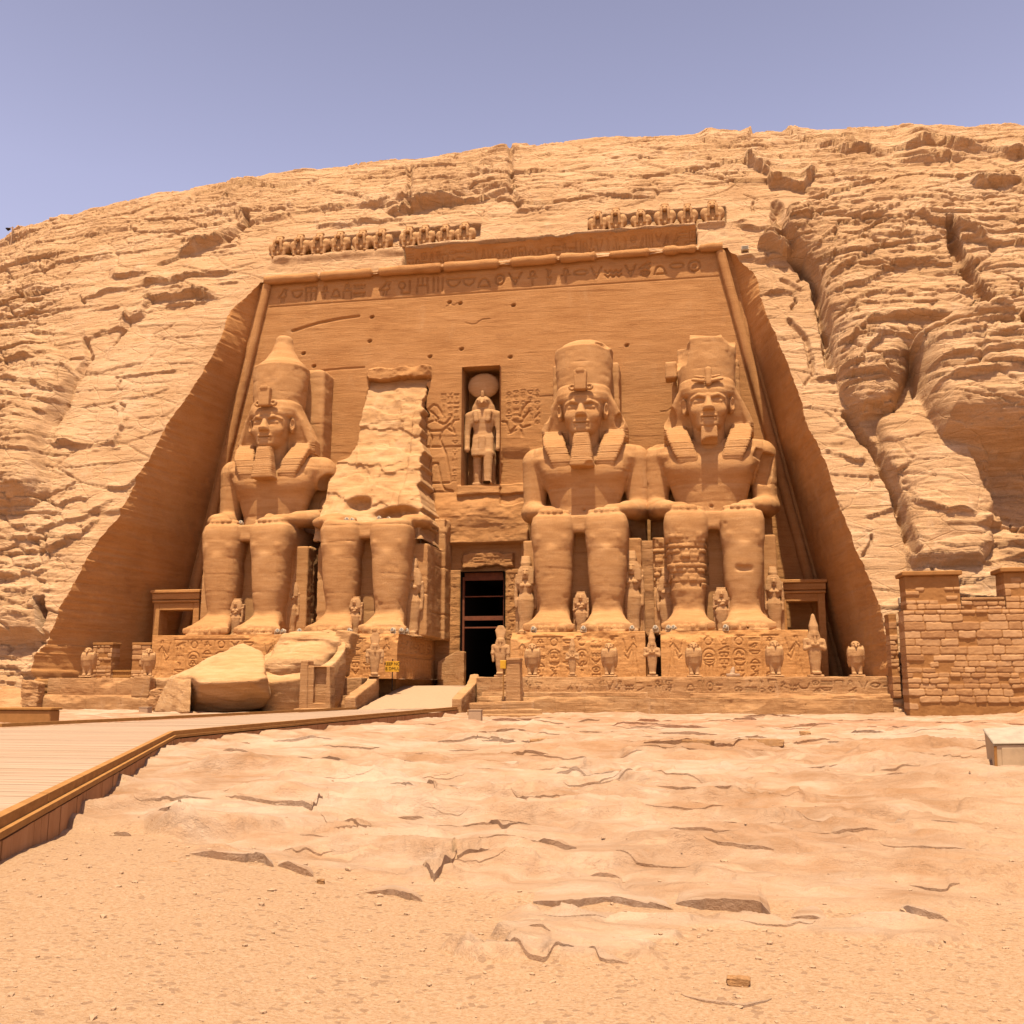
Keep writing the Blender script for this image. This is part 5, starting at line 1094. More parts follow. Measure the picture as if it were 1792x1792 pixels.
x0, _ = P(706, 1000, -4.9); slab('rough_slab', 'tall smooth sided slab behind the queen figure left of the doorway', x0, -3.25, -4.9, -.2, PZ - .1, P(720, 957, -4.9)[1], 7., .06)
# frieze of apes
def ape():
    t = thing('ape_statue', '', 'statue', (0, 0, 0), 0, 'frieze of praying apes')
    b = Sculpt((-.95, -.75, -.05), (.95, .75, 1.85), .035)
    b.ell((0, .1, .85), (.48, .45, .75), k=.1)
    for s in (-1, 1):
        b.ell((.52 * s, .05, 1.02), (.36, .42, .52), k=.06); b.cap((.36 * s, -.2, .15), (.42 * s, -.15, .75), .17, .24, k=.08); b.ell((.34 * s, -.35, .1), (.14, .26, .1), k=.04)
        b.cap((.30 * s, -.42, .70), (.27 * s, -.48, 1.35), .115, .10, k=.03); b.ell((.27 * s, -.46, 1.45), (.12, .09, .16), k=.03)
    b.ell((0, -.36, .42), (.09, .1, .16), k=.04); b.box((0, .5, .85), (.7, .2, .85), .05, k=.08); b.rough(.03, 2).obj('body', M['small'], t)
    h = Sculpt((-.5, -.75, 1.05), (.5, .5, 2.2), .03); h.ell((0, -.05, 1.62), (.36, .36, .34), k=.05); h.cap((0, -.3, 1.55), (0, -.52, 1.42), .19, .14, k=.06); h.loft([(1.85, 0, .05, .26, .22, 3), (2.1, 0, .08, .30, .22, 3)], k=.05, rd=.05)
    for s in (-1, 1): h.ell((.14 * s, -.36, 1.68), (.07, .06, .05), k=.02, op='-')
    h.rough(.02, 2).obj('head', M['small'], t); return t
APX = [(489, 447), (525, 445), (559, 444), (595, 443), (634, 440), (668, 438), (716, 424), (744, 420), (780, 418), (814, 415), (1047, 397), (1078, 396), (1122, 394), (1164, 391), (1204, 389), (1247, 383)]
ORD = ['first', 'second', 'third', 'fourth', 'fifth', 'sixth']
for i, (px, py) in enumerate(APX):
    y = 1.6; x, z = P(px, py, y); grp, k_ = ('left', i) if i < 6 else (('middle', i - 6) if i < 10 else ('right', i - 10))
    lb = ORD[k_] + ' ape from the left in the ' + grp + ' stretch of the frieze above the cornice'
    o = ape() if i == 0 else dup(a0, (0, 0, 0), lb)
    if i == 0: a0 = o; o['label'] = lb
    sc = 1.0 if i < 6 else .92 + .06 * (i % 2); o.location = (x, y, 34.95); o.scale = (sc * random.Random(i).uniform(.95, 1.05), sc, sc * random.Random(i + 9).uniform(.92, 1.02))
# statues along the terrace
def plinth(t, w, d, h, z=0): 
    s_ = Sculpt((-w - .1, -d - .1, -h - .05), (w + .1, d + .1, .1), .03); s_.box((0, 0, -h / 2), (w, d, h / 2), .03, k=0); return s_.rough(.03, 2.5).obj('plinth', M['small'], t)
def falcon():
    t = thing('falcon_statue', '', 'statue', (0, 0, 0), 0, 'falcon statues along the terrace')
    b = Sculpt((-.55, -.65, -.02), (.55, .75, 1.75), .028)
    b.loft([(.05, 0, .12, .20, .20, 2.2), (.3, 0, .1, .26, .26, 2.2), (.6, 0, .04, .33, .36, 2.2), (.95, 0, -.02, .39, .38, 2.4), (1.28, 0, -.06, .37, .31, 2.5), (1.42, 0, -.08, .25, .24, 2.2)], k=.06, rd=.1)
    b.ell((0, -.10, 1.50), (.23, .25, .21), k=.06); b.cap((0, -.32, 1.5), (0, -.44, 1.40), .08, .03, k=.03)
    for s in (-1, 1):
        b.ell((.33 * s, .06, .92), (.11, .32, .56), k=.02, rot=(.22, 0, 0)); b.cap((.15 * s, -.08, .5), (.15 * s, -.10, .04), .15, .11, k=.04); b.box((.14 * s, -.12, .05), (.10, .2, .05), .03, k=.03)
        b.ell((.12 * s, -.29, 1.55), (.05, .04, .05), k=.01, op='-')
    b.box((0, .32, .35), (.18, .1, .38), .05, k=.06, rot=(-.3, 0, 0)); b.rough(.03, 2.2).obj('bird', M['small'], t); plinth(t, .38, .45, .1); return t
def king(kind):
    t = thing('standing_king_statue', '', 'statue', (0, 0, 0), 0, 'standing statues along the terrace')
    b = Sculpt((-.75, -.6, -.02), (.75, .55, 2.0), .03)
    b.loft([(.12, 0, 0, .22, .2, 2.4), (.6, 0, 0, .27, .24, 2.4), (1.1, 0, 0, .32, .26, 2.4), (1.4, 0, 0, .34, .26, 2.4), (1.65, 0, 0, .44, .26, 2.5), (1.8, 0, 0, .40, .2, 2.4), (1.92, 0, 0, .15, .13, 2)], k=.06, rd=.07)
    b.box((0, -.14, .08), (.22, .30, .08), .05, k=.06); b.box((0, .22, .9), (.2, .12, .9), .03, k=.04)
    for s in (-1, 1):
        b.cap((.44 * s, 0, 1.7), (.47 * s, -.08, 1.32), .13, .12, k=.04)
        if kind == 0: b.cap((.47 * s, -.1, 1.32), (-.12 * s, -.28, 1.52), .11, .09, k=.03)
        else: b.cap((.47 * s, -.06, 1.32), (.44 * s, -.1, .85), .10, .08, k=.03)
    b.rough(.025, 2).obj('body', M['small'], t)
    h = Sculpt((-.5, -.5, 1.45), (.5, .45, 3.2), .028); h.loft([(1.55, 0, -.06, .30, .16, 3), (1.9, 0, 0, .30, .22, 3), (2.2, 0, 0, .24, .22, 2.5)], k=.04, rd=.05); h.ell((0, -.1, 2.02), (.18, .2, .22), k=.04); h.cap((0, -.26, 1.88), (0, -.28, 1.62), .05, .07, k=.03)
    if kind == 0: h.loft([(2.12, 0, 0, .22, .22, 2.2), (2.45, 0, .02, .24, .24, 2.2), (2.75, 0, .03, .16, .16, 2), (2.98, 0, .03, .10, .10, 2), (3.1, 0, .03, .06, .06, 2)], k=.04, rd=.04)
    else: h.loft([(2.12, 0, .02, .22, .18, 3), (2.7, 0, .05, .26, .10, 3), (3.0, 0, .05, .12, .08, 3)], k=.04, rd=.04)
    h.rough(.02, 2).obj('head_and_crown', M['small'], t); plinth(t, .36, .42, .12); return t
FAL = [(153, 48, 'falcon statue on the far left terrace, leftmost of all the falcons'), (258, 46, 'falcon statue on a square block left of the fallen boulder'), (932, 50, 'falcon statue nearest to the doorway, right of the stepped pillar'), (1067, 50, 'falcon statue in front of the pedestal just right of the doorway'), (1215, 50, 'falcon statue in the middle of the pedestal farthest right'), (1357, 52, 'falcon statue at the right end of the pedestal farthest right'), (1500, 50, 'falcon statue alone against the dark side wall, farthest right')]
for i, (px, hp, lb) in enumerate(FAL):
    o = falcon() if i == 0 else dup(f0, (0, 0, 0), lb)
    if i == 0: f0 = o; o['label'] = lb
    y = -13.7; x, z = P(px, 1184, y); o.location = (x, y, 2.07); o.scale = (hp / 49.,) * 3; o.rotation_euler = (0, 0, (.2, .5, .1, 0, .05, .1, -.05)[i])
KNG = [(0, 1428, 88, 'tall crossed arm king statue with pointed crown before the dark corner'), (0, 1142, 68, 'crossed arm king statue in the gap between the right pedestals'), (0, 1002, 56, 'slim weathered king statue in front of the pedestal just right of the doorway'), (1, 876, 78, 'standing statue with tall headdress and lowered arms at the right of the doorway'), (1, 655, 68, 'worn standing statue in front of the pedestal left of the doorway')]
pk = {}
for k_, px, hp, lb in KNG:
    o = king(k_) if k_ not in pk else dup(pk[k_], (0, 0, 0), lb); pk.setdefault(k_, o); o['label'] = lb
    y = -13.6 if px != 655 else -13.9; x, z = P(px, 1185, y); s_ = hp / 88. * 1.03; o.location = (x, y, 2.08); o.scale = (s_ * (1.12 if px == 655 else 1), s_, s_); o.rotation_euler = (0, 0, .35 if px == 655 else .08)
st = Sculpt((-.4, -.3, -.05), (.4, .3, .6), .03); st.box((0, 0, .08), (.36, .25, .08), .03, k=.03); st.cap((-.05, 0, .1), (.02, 0, .45), .17, .08, k=.05); st.rough(.04, 3)
o = st.obj('broken_statue_stump', M['concrete']); x, z = P(1283, 1184, -13.7); o.location = (x, -13.7, 1.97); tag(o, 'pale broken statue stump between two falcon statues', 'stump')
# ------------------------------------------------------------------ terrace, ramp, fallen blocks, walls, walkway
def course(name, x0, x1, yf, yb, z0, z1, seed, parent, chip=.2, text=False, joints=True, mat=None):
    st = []
    r = np.random.RandomState(seed)
    if joints:
        x = x0 + r.uniform(.5, 1.5)
        while x < x1 - .3: st.append([(x, z0 - .1), (x + r.uniform(-.05, .05), z1 + .1)]); x += r.uniform(1.1, 2.6)
    if text: st += [s for s in glyphs(r, x0 + .4, x1 - .4, z1 - .80, z1 - .15, .55) if r.rand() > .25]
    return relief_block(name, x0, x1, yf, yb, z0, z1, st, mat or M['block'], parent, w=.035, dep=.05, res=.04, chip=chip, rough=.07, batter=.02, seed=seed * 1.7)
TXL = P(632, 1200, -14.5)[0]
tr_ = thing('stone_terrace', 'long stepped stone terrace right of the ramp, carrying a row of statues', 'terrace')
course('lower_step', 3.0, 12.15, -15.5, -14.4, -.15, .92, 21, tr_, .25); course('lower_step', 12.1, 25.2, -15.45, -14.4, -.15, .85, 22, tr_, .2)
course('ledge', 3.1, 12.0, -15.15, -14.35, .935, 1.16, 23, tr_, .1, False, False); course('ledge', 14.2, 24.4, -15.05, -14.35, .865, 1.1, 24, tr_, .35, False, False)
course('inscribed_course', 2.7, 25.25, -14.5, -13.3, .5, 1.96, 25, tr_, .16, True)
def sheet(name, pts, z, mat, parent=None, amp=.03, n=40, sc=.8):
    (ax, ay), (bx, by), (cx, cy), (dx, dy) = pts; u = np.linspace(0, 1, n)[None]; v = np.linspace(0, 1, n)[:, None]
    X = (ax * (1 - u) + bx * u) * (1 - v) + (dx * (1 - u) + cx * u) * v; Y = (ay * (1 - u) + by * u) * (1 - v) + (dy * (1 - u) + cy * u) * v
    zc = np.array(z, float) if hasattr(z, '__len__') else np.full(4, z); Z = (zc[0] * (1 - u) + zc[1] * u) * (1 - v) + (zc[3] * (1 - u) + zc[2] * u) * v
    return mk(name, np.stack([X, Y, Z + amp * fbm(X * sc, Y * sc, X * 0 + 2, 4)], -1).reshape(-1, 3), gridfaces(n, n), mat, parent)
sheet('terrace_floor', ((2.4, -13.5), (25.3, -13.5), (25.0, .3), (2.4, .3)), 1.90, M['concrete'], tr_)
tl_ = thing('stone_terrace', 'broken stone terrace left of the ramp, half hidden by fallen blocks', 'terrace')
course('inscribed_course', -23.3, TXL, -14.5, -13.3, .5, 1.93, 31, tl_, .4, False); course('lower_step', -23.5, TXL - .1, -15.4, -14.4, -.15, .95, 32, tl_, .35)
sheet('terrace_floor', ((-23.9, -13.5), (-2.5, -13.5), (-2.5, .3), (-24, .3)), 1.88, M['concrete'], tl_)
# ramp to the door
rp = thing('entrance_ramp', 'pale stone ramp climbing from the walkway to the dark doorway', 'ramp')
RB = [(-2.35, -19.6), (2.15, -17.4)]
sheet('slope', (RB[0], RB[1], (2.3, -8.5), (-3.2, -8.5)), (.30, .34, 1.47, 1.47), M['concrete'], rp, .04, 60, 1.2)
sheet('landing', ((-3.3, -8.52), (2.4, -8.52), (2.4, .6), (-3.3, .6)), 1.475, M['concrete'], rp, .02, 30)
def prism(name, pts, w, zb, mat, parent, amp=.05, seed=1., voxel=.06):
    # beam of width w along pts (x, y, ztop)
    a = np.array(pts); S_ = Sculpt(a.min(0) - (w, w, 0) - np.array((0, 0, a[:, 2].max() - zb + .3)), a.max(0) + (w, w, .3), voxel)
    for p, q in zip(a[:-1], a[1:]):
        L = math.hypot(*(q - p)[:2]); an = math.atan2(q[1] - p[1], q[0] - p[0])
        def f(x, y, z, p=p, q=q, L=L, an=an):
            X = (x - p[0]) * math.cos(an) + (y - p[1]) * math.sin(an); Y = -(x - p[0]) * math.sin(an) + (y - p[1]) * math.cos(an); top = p[2] + (q[2] - p[2]) * np.clip(X / L, 0, 1)
            return np.maximum(np.maximum(np.abs(X - L / 2) - L / 2, np.abs(Y) - w / 2), np.maximum(z - top, zb - z))
        S_.put(f, a.min(0) - (w, w, a[:, 2].max() - zb), a.max(0) + (w, w, .1), 0)
    S_.rough(amp, 1.3, 4, seed); return S_.obj(name, mat, parent)
prism('parapet', [(-2.65, -19.9, .95), (-3.3, -14.6, 1.75), (-3.5, -13.4, 2.1)], .55, -.1, M['block'], rp, .05, 1.)
prism('parapet', [(2.35, -17.8, .85), (2.35, -14.2, 1.65), (2.3, -13.2, 2.15)], .5, -.1, M['block'], rp, .05, 4.)
x0, _ = P(765, 1190, -1.1); x1, zt = P(812, 1140, -1.1)
prism('stub_wall', [(x0, -.75, P(765, 1158, -1.1)[1]), (x1 - .5, -.75, P(800, 1139, -1.1)[1]), (x1, -.75, zt)], .7, 1.3, M['block'], rp, .04, 3.)
tag(prism('stone_kerb', [(3.0, -17.6, .62), (6.2, -16.6, .75)], .5, -.1, M['block'], None, .06, 7.), 'low sloping stone kerb at the foot of the stepped pillar', 'kerb')
tag(prism('stone_kerb', [(3.1, -18.6, .32), (6.8, -17.9, .34)], .6, -.1, M['block'], None, .05, 9.), 'long flat kerb stone lying in front of the stepped pillar', 'kerb')
tag(prism('stone_kerb', [(4.2, -20.0, .14), (7.3, -19.5, .16)], .5, -.1, M['block'], None, .05, 11.), 'flat worn kerb stone nearest the viewer below the stepped pillar', 'kerb')
# notice pillars
def stele(label, pxa, pxb, pyt, pyb, y, kind):
    xa, zb = P(pxa, pyb, y); xb, zt = P(pxb, pyt, y); t = thing('stone_stele', label, 'stele', ((xa + xb) / 2, y, zb - .1)); w = (xb - xa) / 2; h = zt - zb + .1
    s_ = Sculpt((-w - .5, -.2, -.1), (w + .9, 1.3, h + .2), .035)
    if kind == 0:
        s_.box((-.35, .45, h / 2), (w - .35, .45, h / 2), .05, k=0, top=(.82, 1)); s_.box((w - .2, .5, h / 2 - .15), (.75, .4, h / 2 - .15), .05, k=0, top=(.85, 1)); s_.box((w - .08, .05, h * .5), (.34, .35, h * .36), .03, k=.0, op='-')
    else: s_.box((0, .5, h / 2), (w, .5, h / 2), .05, k=0, top=(.82, .82)); s_.box((0, .5, h - .07), (w * .9, .5, .07), .02, k=0)
    s_.rough(.02, 1.5, 4, kind * 5 + 2).obj('shaft', M['block'], t)
    pl = Sculpt((-w - .5, -.3, -.3), (w + .9, 1.4, .3), .04); pl.box((.1, .5, 0), (w + .3, .7, .12), .04, k=0); pl.rough(.03, 1.5).obj('base', M['block'], t)
    return t
stele('stepped notched stele standing in front of the fallen crown block', 522, 562, 1155, 1240, -18.6, 0)
stele('tall plain tapering stele to the right of the ramp', 884, 911, 1151, 1240, -16.6, 1)
# fallen blocks
def rock(name, label, pts, mat, loc=(0, 0, 0), sub=5, amp=.12, sc=.7, seed=0., strat=.05, cat='boulder', group=None, bev=.12):
    bm = bmesh.new()
    for p in pts: bm.verts.new(p)
    bmesh.ops.convex_hull(bm, input=bm.verts[:]); bmesh.ops.dissolve_limit(bm, angle_limit=.06, verts=bm.verts[:], edges=bm.edges[:]); bm.normal_update()
    cen = Vector(np.mean(np.array(pts), 0)); pls = []
    for f in bm.faces:
        n = f.normal.copy(); c = f.calc_center_median()
        if n.dot(c - cen) < 0: n.negate()
        pls.append((n, n.dot(c)))
    bm.free(); a = np.array(pts, float); lo, hi = a.min(0), a.max(0); size = (hi - lo).max(); v = size / (18 + 9 * sub); pad = 2.5 * (amp + strat) + 3 * v
    S_ = Sculpt(lo - pad, hi + pad, v)
    def f(x, y, z):
        d = None
        for n, q in pls:
            e = n.x * x + n.y * y + n.z * z - q
            if d is None: d = e
            else:
                h = np.clip(.5 - .5 * (d - e) / bev, 0, 1); d = d + (e - d) * h + bev * h * (1 - h)
        return d
    S_.put(f, lo - pad, hi + pad, 0)
    def rg(x, y, z):
        bd = (z + .18 * x + .3 * fbm(x * .6 * sc, y * .6 * sc, z * .6 * sc, 3) / sc) * 2.2 * sc / .7; k = np.floor(bd); fr = bd - k
        return amp * fbm(x * sc + seed, y * sc, z * sc * 1.5 + seed, 5) - strat * np.clip(vnoise(x * sc * .7 + k * 3.1 + seed, y * sc * .7, k * 1.7) + .2, 0, .8) * (1 - fr)
    S_.rough(amp + strat, 1, fn=rg); o = S_.obj(name, mat); o.location = loc; return tag(o, label, cat, group)
def pp(px, py, y): x, z = P(px, py, y); return (x, y, z)
rock('fallen_block', 'huge fallen block with a sloping top, left of the round crown block', [pp(302, 1243, -17.4), pp(338, 1248, -18.9), pp(400, 1249, -18.7), pp(460, 1238, -17.4), pp(470, 1215, -18.4), pp(464, 1165, -16.4), pp(460, 1140, -14.0), pp(425, 1128, -13.2), pp(372, 1150, -13.8), pp(296, 1184, -16.8), pp(312, 1190, -18.6), pp(337, 1184, -20.6), pp(352, 1197, -20.9), pp(440, 1192, -20.5), pp(466, 1186, -19.2), (-15, -13.5, 0), (-9, -13.3, 0)], M['boulder'], sub=7, amp=.22, sc=.5, strat=.07, seed=3., bev=.06)
rock('fallen_block', 'angular fallen block leaning on the left end of the huge fallen block', [pp(294, 1186, -17.2), pp(335, 1184, -19.9), pp(318, 1195, -19.8), pp(303, 1230, -19.6), pp(316, 1248, -20.6), pp(333, 1249, -20.8), pp(334, 1190, -20.4), (-15.5, -16.2, 0), (-14.2, -16.5, 0)], M['boulder'], sub=6, amp=.06, seed=8., bev=.04)
rock('fallen_block', 'wedge shaped block resting on top of the huge fallen block beside the crown block', [pp(366, 1156, -14.2), pp(420, 1130, -13.2), pp(455, 1145, -13.4), pp(452, 1175, -15.6), pp(388, 1172, -15.4), pp(450, 1160, -12.2), pp(380, 1160, -12.6)], M['boulder'], sub=6, amp=.1, seed=12., bev=.04)
cb = thing('fallen_crown_block', 'fallen drum shaped crown block with a domed inner core, left of the ramp', 'boulder')
cxx, czz = P(522, 1200, -15.6); dm = Sculpt((cxx - 3.4, -18.6, -.2), (cxx + 3.2, -12.4, 5.0), .06)
dm.loft([(0, cxx + .15, -15.4, 1.95, 2.0, 2.3), (.6, cxx + .15, -15.45, 2.2, 2.2, 2.3), (2.2, cxx, -15.6, 2.5, 2.55, 2.3), (4.6, cxx - .05, -15.6, 2.5, 2.5, 2.3)], k=0, rd=.15)
dm.plane((-.08, -.47, .88), (cxx, -15.6, 3.0), k=.05); dm.ell((cxx, -15.4, 3.15), (2.08, 2.15, 1.0), k=0, op='-', rot=(.48, 0, .1))
dm.rough(.06, .9, 4, 4.).obj('outer_rim', M['boulder'], cb)
dm = Sculpt((cxx - 3.0, -18.6, 1.2), (cxx + 3.0, -11.9, 5.6), .06); dm.box((cxx - .05, -15.1, 2.75), (1.75, 1.8, .95), .75, k=0, rot=(.48, 0, .1)); dm.box((cxx + .1, -13.6, 3.7), (1.75, 1.2, .75), .3, k=.15, rot=(.2, .05, .1)); dm.box((cxx + 1.75, -13.4, 3.3), (.45, .7, 1.25), .1, k=.1, rot=(0, .22, 0)); dm.rough(.22, .75, 5, 6.); dm.rough(.1, 1, fn=lambda X, Y, Z: -.10 * np.clip(vnoise(X * .6, Y * .6, np.floor(Z * 3.2 + .8 * Y) * 2.3) + .1, 0, .8)).obj('domed_core', M['boulder'], cb)
def stone_at(label, px, py, y, w, d, h, seed, name='stone_block', mat=None, rz=0, amp=.06, cat='stone', group=None, z=None):
    x, zz_ = P(px, py, y); r = random.Random(seed); zz_ = zz_ if z is None else z
    pts = [(sx * w / 2 * r.uniform(.75, 1.05), sy * d / 2 * r.uniform(.8, 1.05), q * h * r.uniform(.85, 1.05)) for sx in (-1, 1) for sy in (-1, 1) for q in (0, 1)]
    o = rock(name, label, pts, mat or M['block'], (x, y, zz_ - .03), 4, amp * h, 2.2 / max(w, .4), seed * 1.3, amp * .4 * h, cat, group, bev=.08 * min(w, d, h)); o.rotation_euler = (0, 0, rz); return o
stone_at('squat square block under the falcon statue left of the fallen boulder', 252, 1219, -14.9, 1.15, .9, 1.2, 2, amp=.02)
stone_at('rounded stone lying below the square falcon block', 281, 1241, -16.2, 1.3, .9, 1.2, 3, amp=.12)
stone_at('rough red stone at the left end of the terrace', 57, 1238, -15.6, 1.1, .8, 1.6, 5, amp=.08)
# low piers and gate at the left corner
def pier(label, pxa, pxb, pyt, pyb, y, seed, th=.9):
    xa, zb = P(pxa, pyb, y); xb, zt = P(pxb, pyt, y); t = thing('stone_pier', label, 'pier')
    masonry_block('masonry', xa, xb, y, y + th, zb - .6, zt, seed, t, plaster=.15, ch=.28)
    bm = bmesh.new(); bmesh.ops.create_cube(bm, size=1); bmesh.ops.scale(bm, vec=(xb - xa + .12, th + .12, .16), verts=bm.verts); bmesh.ops.bevel(bm, geom=bm.edges[:], offset=.03, affect='EDGES'); bmesh.ops.translate(bm, vec=((xa + xb) / 2, y + th / 2, zt + .085), verts=bm.verts); bmo('cap', bm, M['plaster'], t)
def masonry_block(name, x0, x1, yf, yb, z0, z1, seed, parent, plaster=.1, ch=.33, pl_z=(None, None), batter=0.):
    r = np.random.RandomState(seed); res = .035; xs = np.linspace(x0, x1, int((x1 - x0) / res) + 1); zs = np.linspace(z0, z1, int((z1 - z0) / res) + 1)
    X, Z = np.meshgrid(xs, zs); X2 = X + .05 * fbm(X * 2, Z * 2, X * 0 + seed, 3); Z2 = Z + .05 * fbm(X * 1.6, Z * 2, X * 0 + seed + 5, 3); H = np.zeros_like(X); Mk = np.zeros_like(X); Tn = np.zeros_like(X)
    z = z0 + .02
    while z < z1 - .1:
        h = ch * r.uniform(.65, 1.25); h = min(h, z1 - z); x = x0 - r.uniform(0, .3)
        while x < x1:
            w = h * r.uniform(1.3, 3.4)
            skip = r.rand() < plaster
            if pl_z[0] is not None and z > pl_z[0]: skip = r.rand() < .88
            if pl_z[1] is not None and z + h < pl_z[1]: skip = r.rand() < .8
            if not skip:
                c0, c1 = np.searchsorted(xs, (x - .1, x + w + .1)); r0, r1 = np.searchsorted(zs, (z - .1, z + h + .1))
                if c1 > c0 and r1 > r0:
                    hx, hz = max(w / 2 - .02, .05), max(h / 2 - .018, .04); cr = min(.06, hz * .5)
                    qx = np.abs(X2[r0:r1, c0:c1] - x - w / 2) - hx + cr; qz = np.abs(Z2[r0:r1, c0:c1] - z - h / 2) - hz + cr
                    sd = np.hypot(np.maximum(qx, 0), np.maximum(qz, 0)) + np.minimum(np.maximum(qx, qz), 0) - cr
                    k_ = sst(.012, -.014, sd); H[r0:r1, c0:c1] = np.maximum(H[r0:r1, c0:c1], k_ * r.uniform(.02, .07)); m_ = sst(.015, -.01, sd); Mk[r0:r1, c0:c1] = np.maximum(Mk[r0:r1, c0:c1], m_); Tn[r0:r1, c0:c1] = np.where(m_ > .3, r.rand(), Tn[r0:r1, c0:c1])
            x += w
        z += h
    H += .03 * fbm(X * 1.2, Z * 1.2, X * 0 + seed, 4) + .012 * fbm(X * 6, Z * 9, X * 0, 3)
    F_ = np.stack([X, yf - H + batter * (Z - z0), Z], -1); n = len(zs)
    def side(e, sg):
        ys = np.linspace(0, 1, 26)[None]; Y = e[:, 1:2] + (yb - e[:, 1:2]) * ys; Zs = np.repeat(zs[:, None], 26, 1); Xs = e[:, 0:1] + sg * .05 * fbm(Y * 3, Zs * 4, Y * 0 + seed, 3) * np.minimum(ys * 6, 1); return np.stack([Xs, Y, Zs], -1)
    L, Rr = side(F_[:, 0], -1)[:, ::-1], side(F_[:, -1], 1); V = np.concatenate([L[:, :-1], F_, Rr[:, 1:]], 1); m = V.shape[1]; pad = lambda q: np.concatenate([np.repeat(q[:, :1], 25, 1), q, np.repeat(q[:, -1:], 25, 1)], 1)
    A1, A2 = pad(Mk), pad(Tn); tp = np.stack([V[-1, :, 0], np.full(m, yb), np.full(m, z1)], -1); V = np.concatenate([V, tp[None]], 0); A1 = np.concatenate([A1, A1[-1:]]); A2 = np.concatenate([A2, A2[-1:]])
    return mk(name, V.reshape(-1, 3), gridfaces(n + 1, m), M['masonry'], parent, attr={'stone': A1, 'tone': A2})
pier('low masonry pier left of the small wooden gate in the left corner', 160, 197, 1129, 1186, -9.5, 41); pier('low masonry pier right of the small wooden gate, against the carved pedestal', 229, 264, 1129, 1190, -9.6, 42)
gt = thing('wooden_gate', 'small dark wooden gate between two masonry piers in the left corner', 'gate', (*[P(213, 1190, -9.3)[0]], -9.3, 1.9)); gw = P(229, 1190, -9.3)[0] - P(197, 1190, -9.3)[0]; gh = P(213, 1172, -9.3)[1] - 1.9
def boxes(name, lst, mat, parent=None, bev=.01):
    bm = bmesh.new()
    for c, h in lst:
        r = bmesh.ops.create_cube(bm, size=1); bmesh.ops.scale(bm, vec=[2 * q for q in h], verts=r['verts']); bmesh.ops.translate(bm, vec=c, verts=r['verts'])
    if bev: bmesh.ops.bevel(bm, geom=bm.edges[:], offset=bev, affect='EDGES')
    return bmo(name, bm, mat, parent)
boxes('plank_panel', [((-gw / 2 + .1 + q * (gw - .2) / 7, 0, gh / 2), ((gw - .2) / 15, .02, gh / 2 - .03)) for q in range(8)], M['rail'], gt); boxes('cross_bar', [((0, -.05, gh - .08), (gw / 2, .03, .06)), ((0, -.05, .15), (gw / 2, .03, .06))], M['rail'], gt)
# rubble wall with two pillars, right
rw = thing('rubble_wall', 'rubble masonry wall with two stepped pillars, right of the temple', 'wall')
masonry_block('wall_face', 24.62, 36.5, -17.0, -15.7, -.3, 5.15, 51, rw, .10, .34, (None, .85))
masonry_block('raised_course', 27.35, 29.35, -16.9, -15.8, 5.153, 5.62, 55, rw, .05, .26)
p_a = masonry_block('pillar', 24.80, 27.32, -16.95, -15.6, 5.153, 6.85, 52, rw, .3, .24, (5.55, None), .03); p_b = masonry_block('pillar', 29.38, 33.5, -16.95, -15.6, 5.153, 6.95, 53, rw, .12, .30, (6.4, None), .03)
for xa, xb, zt, pr_ in ((24.66, 27.46, 6.853, p_a), (29.2, 33.6, 6.953, p_b)):
    boxes('pillar_cap', [(((xa + xb) / 2, -16.28, zt + .11), ((xb - xa) / 2, .85, .11))], M['plaster'], pr_, .04)
boxes('coping', [((28.35, -16.35, 5.69), (.98, .62, .065))], M['block'], rw, .03)
rock('boulder', 'dark boulder on the sand at the right end of the rubble wall', [P(1765, 1246, -17.6)[:1] + (-17.6, 0), (30.6, -17.5, 0), (30.9, -16.9, 0), (29.1, -16.9, 0), (30.3, -17.4, .75), (29.6, -17.3, .45), (30.6, -17.0, .9)], M['block'], sub=5, amp=.08)
bt = thing('stone_buttress', 'narrow ruined stone buttress squeezed between the temple side wall and the rubble wall', 'buttress')
xa, zt = P(1553, 1075, -15.4); masonry_block('masonry', xa, 24.55, -15.6, -14.6, .9, zt, 61, bt, .2, .3)
# chapels in the back corners of the niche
def chapel(label, pxa, pxb, pyt, y, pyc):
    xa, zt = P(pxa, pyt, y); xb, _ = P(pxb, pyt, y); t = thing('side_chapel', label, 'chapel'); w = xb - xa
    boxes('front_wall', [((xa + .22, y + .6, (zt - .9 + 1.8) / 2), (.22, .6, (zt - .9 - 1.8) / 2)), ((xb - .22, y + .6, (zt - .9 + 1.8) / 2), (.22, .6, (zt - .9 - 1.8) / 2)), (((xa + xb) / 2, y + .6, zt - 1.15), (w / 2 - .445, .6, .25)), (((xa + xb) / 2, y + .75, 3.0), (w / 2 - .445, .3, 1.1))], M['dressed'], t, .02)
    tube('round_moulding', line((xa - .05, y - .05, zt - .8), (xb + .05, y - .05, zt - .8), 20), .10, M['dressed'], t, .01)
    boxes('cornice', [(((xa + xb) / 2, y + .5, zt - .45), (w / 2 + .08, .7, .22)), (((xa + xb) / 2, y + .45, zt - .12), (w / 2 + .16, .8, .11))], M['dressed'], t, .04)
chapel('small carved chapel front in the shaded left corner behind the leftmost colossus', 271, 350, 1033, -4.5, 0); chapel('small carved chapel front in the dark right corner beside the farthest right colossus', 1362, 1442, 1015, -2.2, 0)
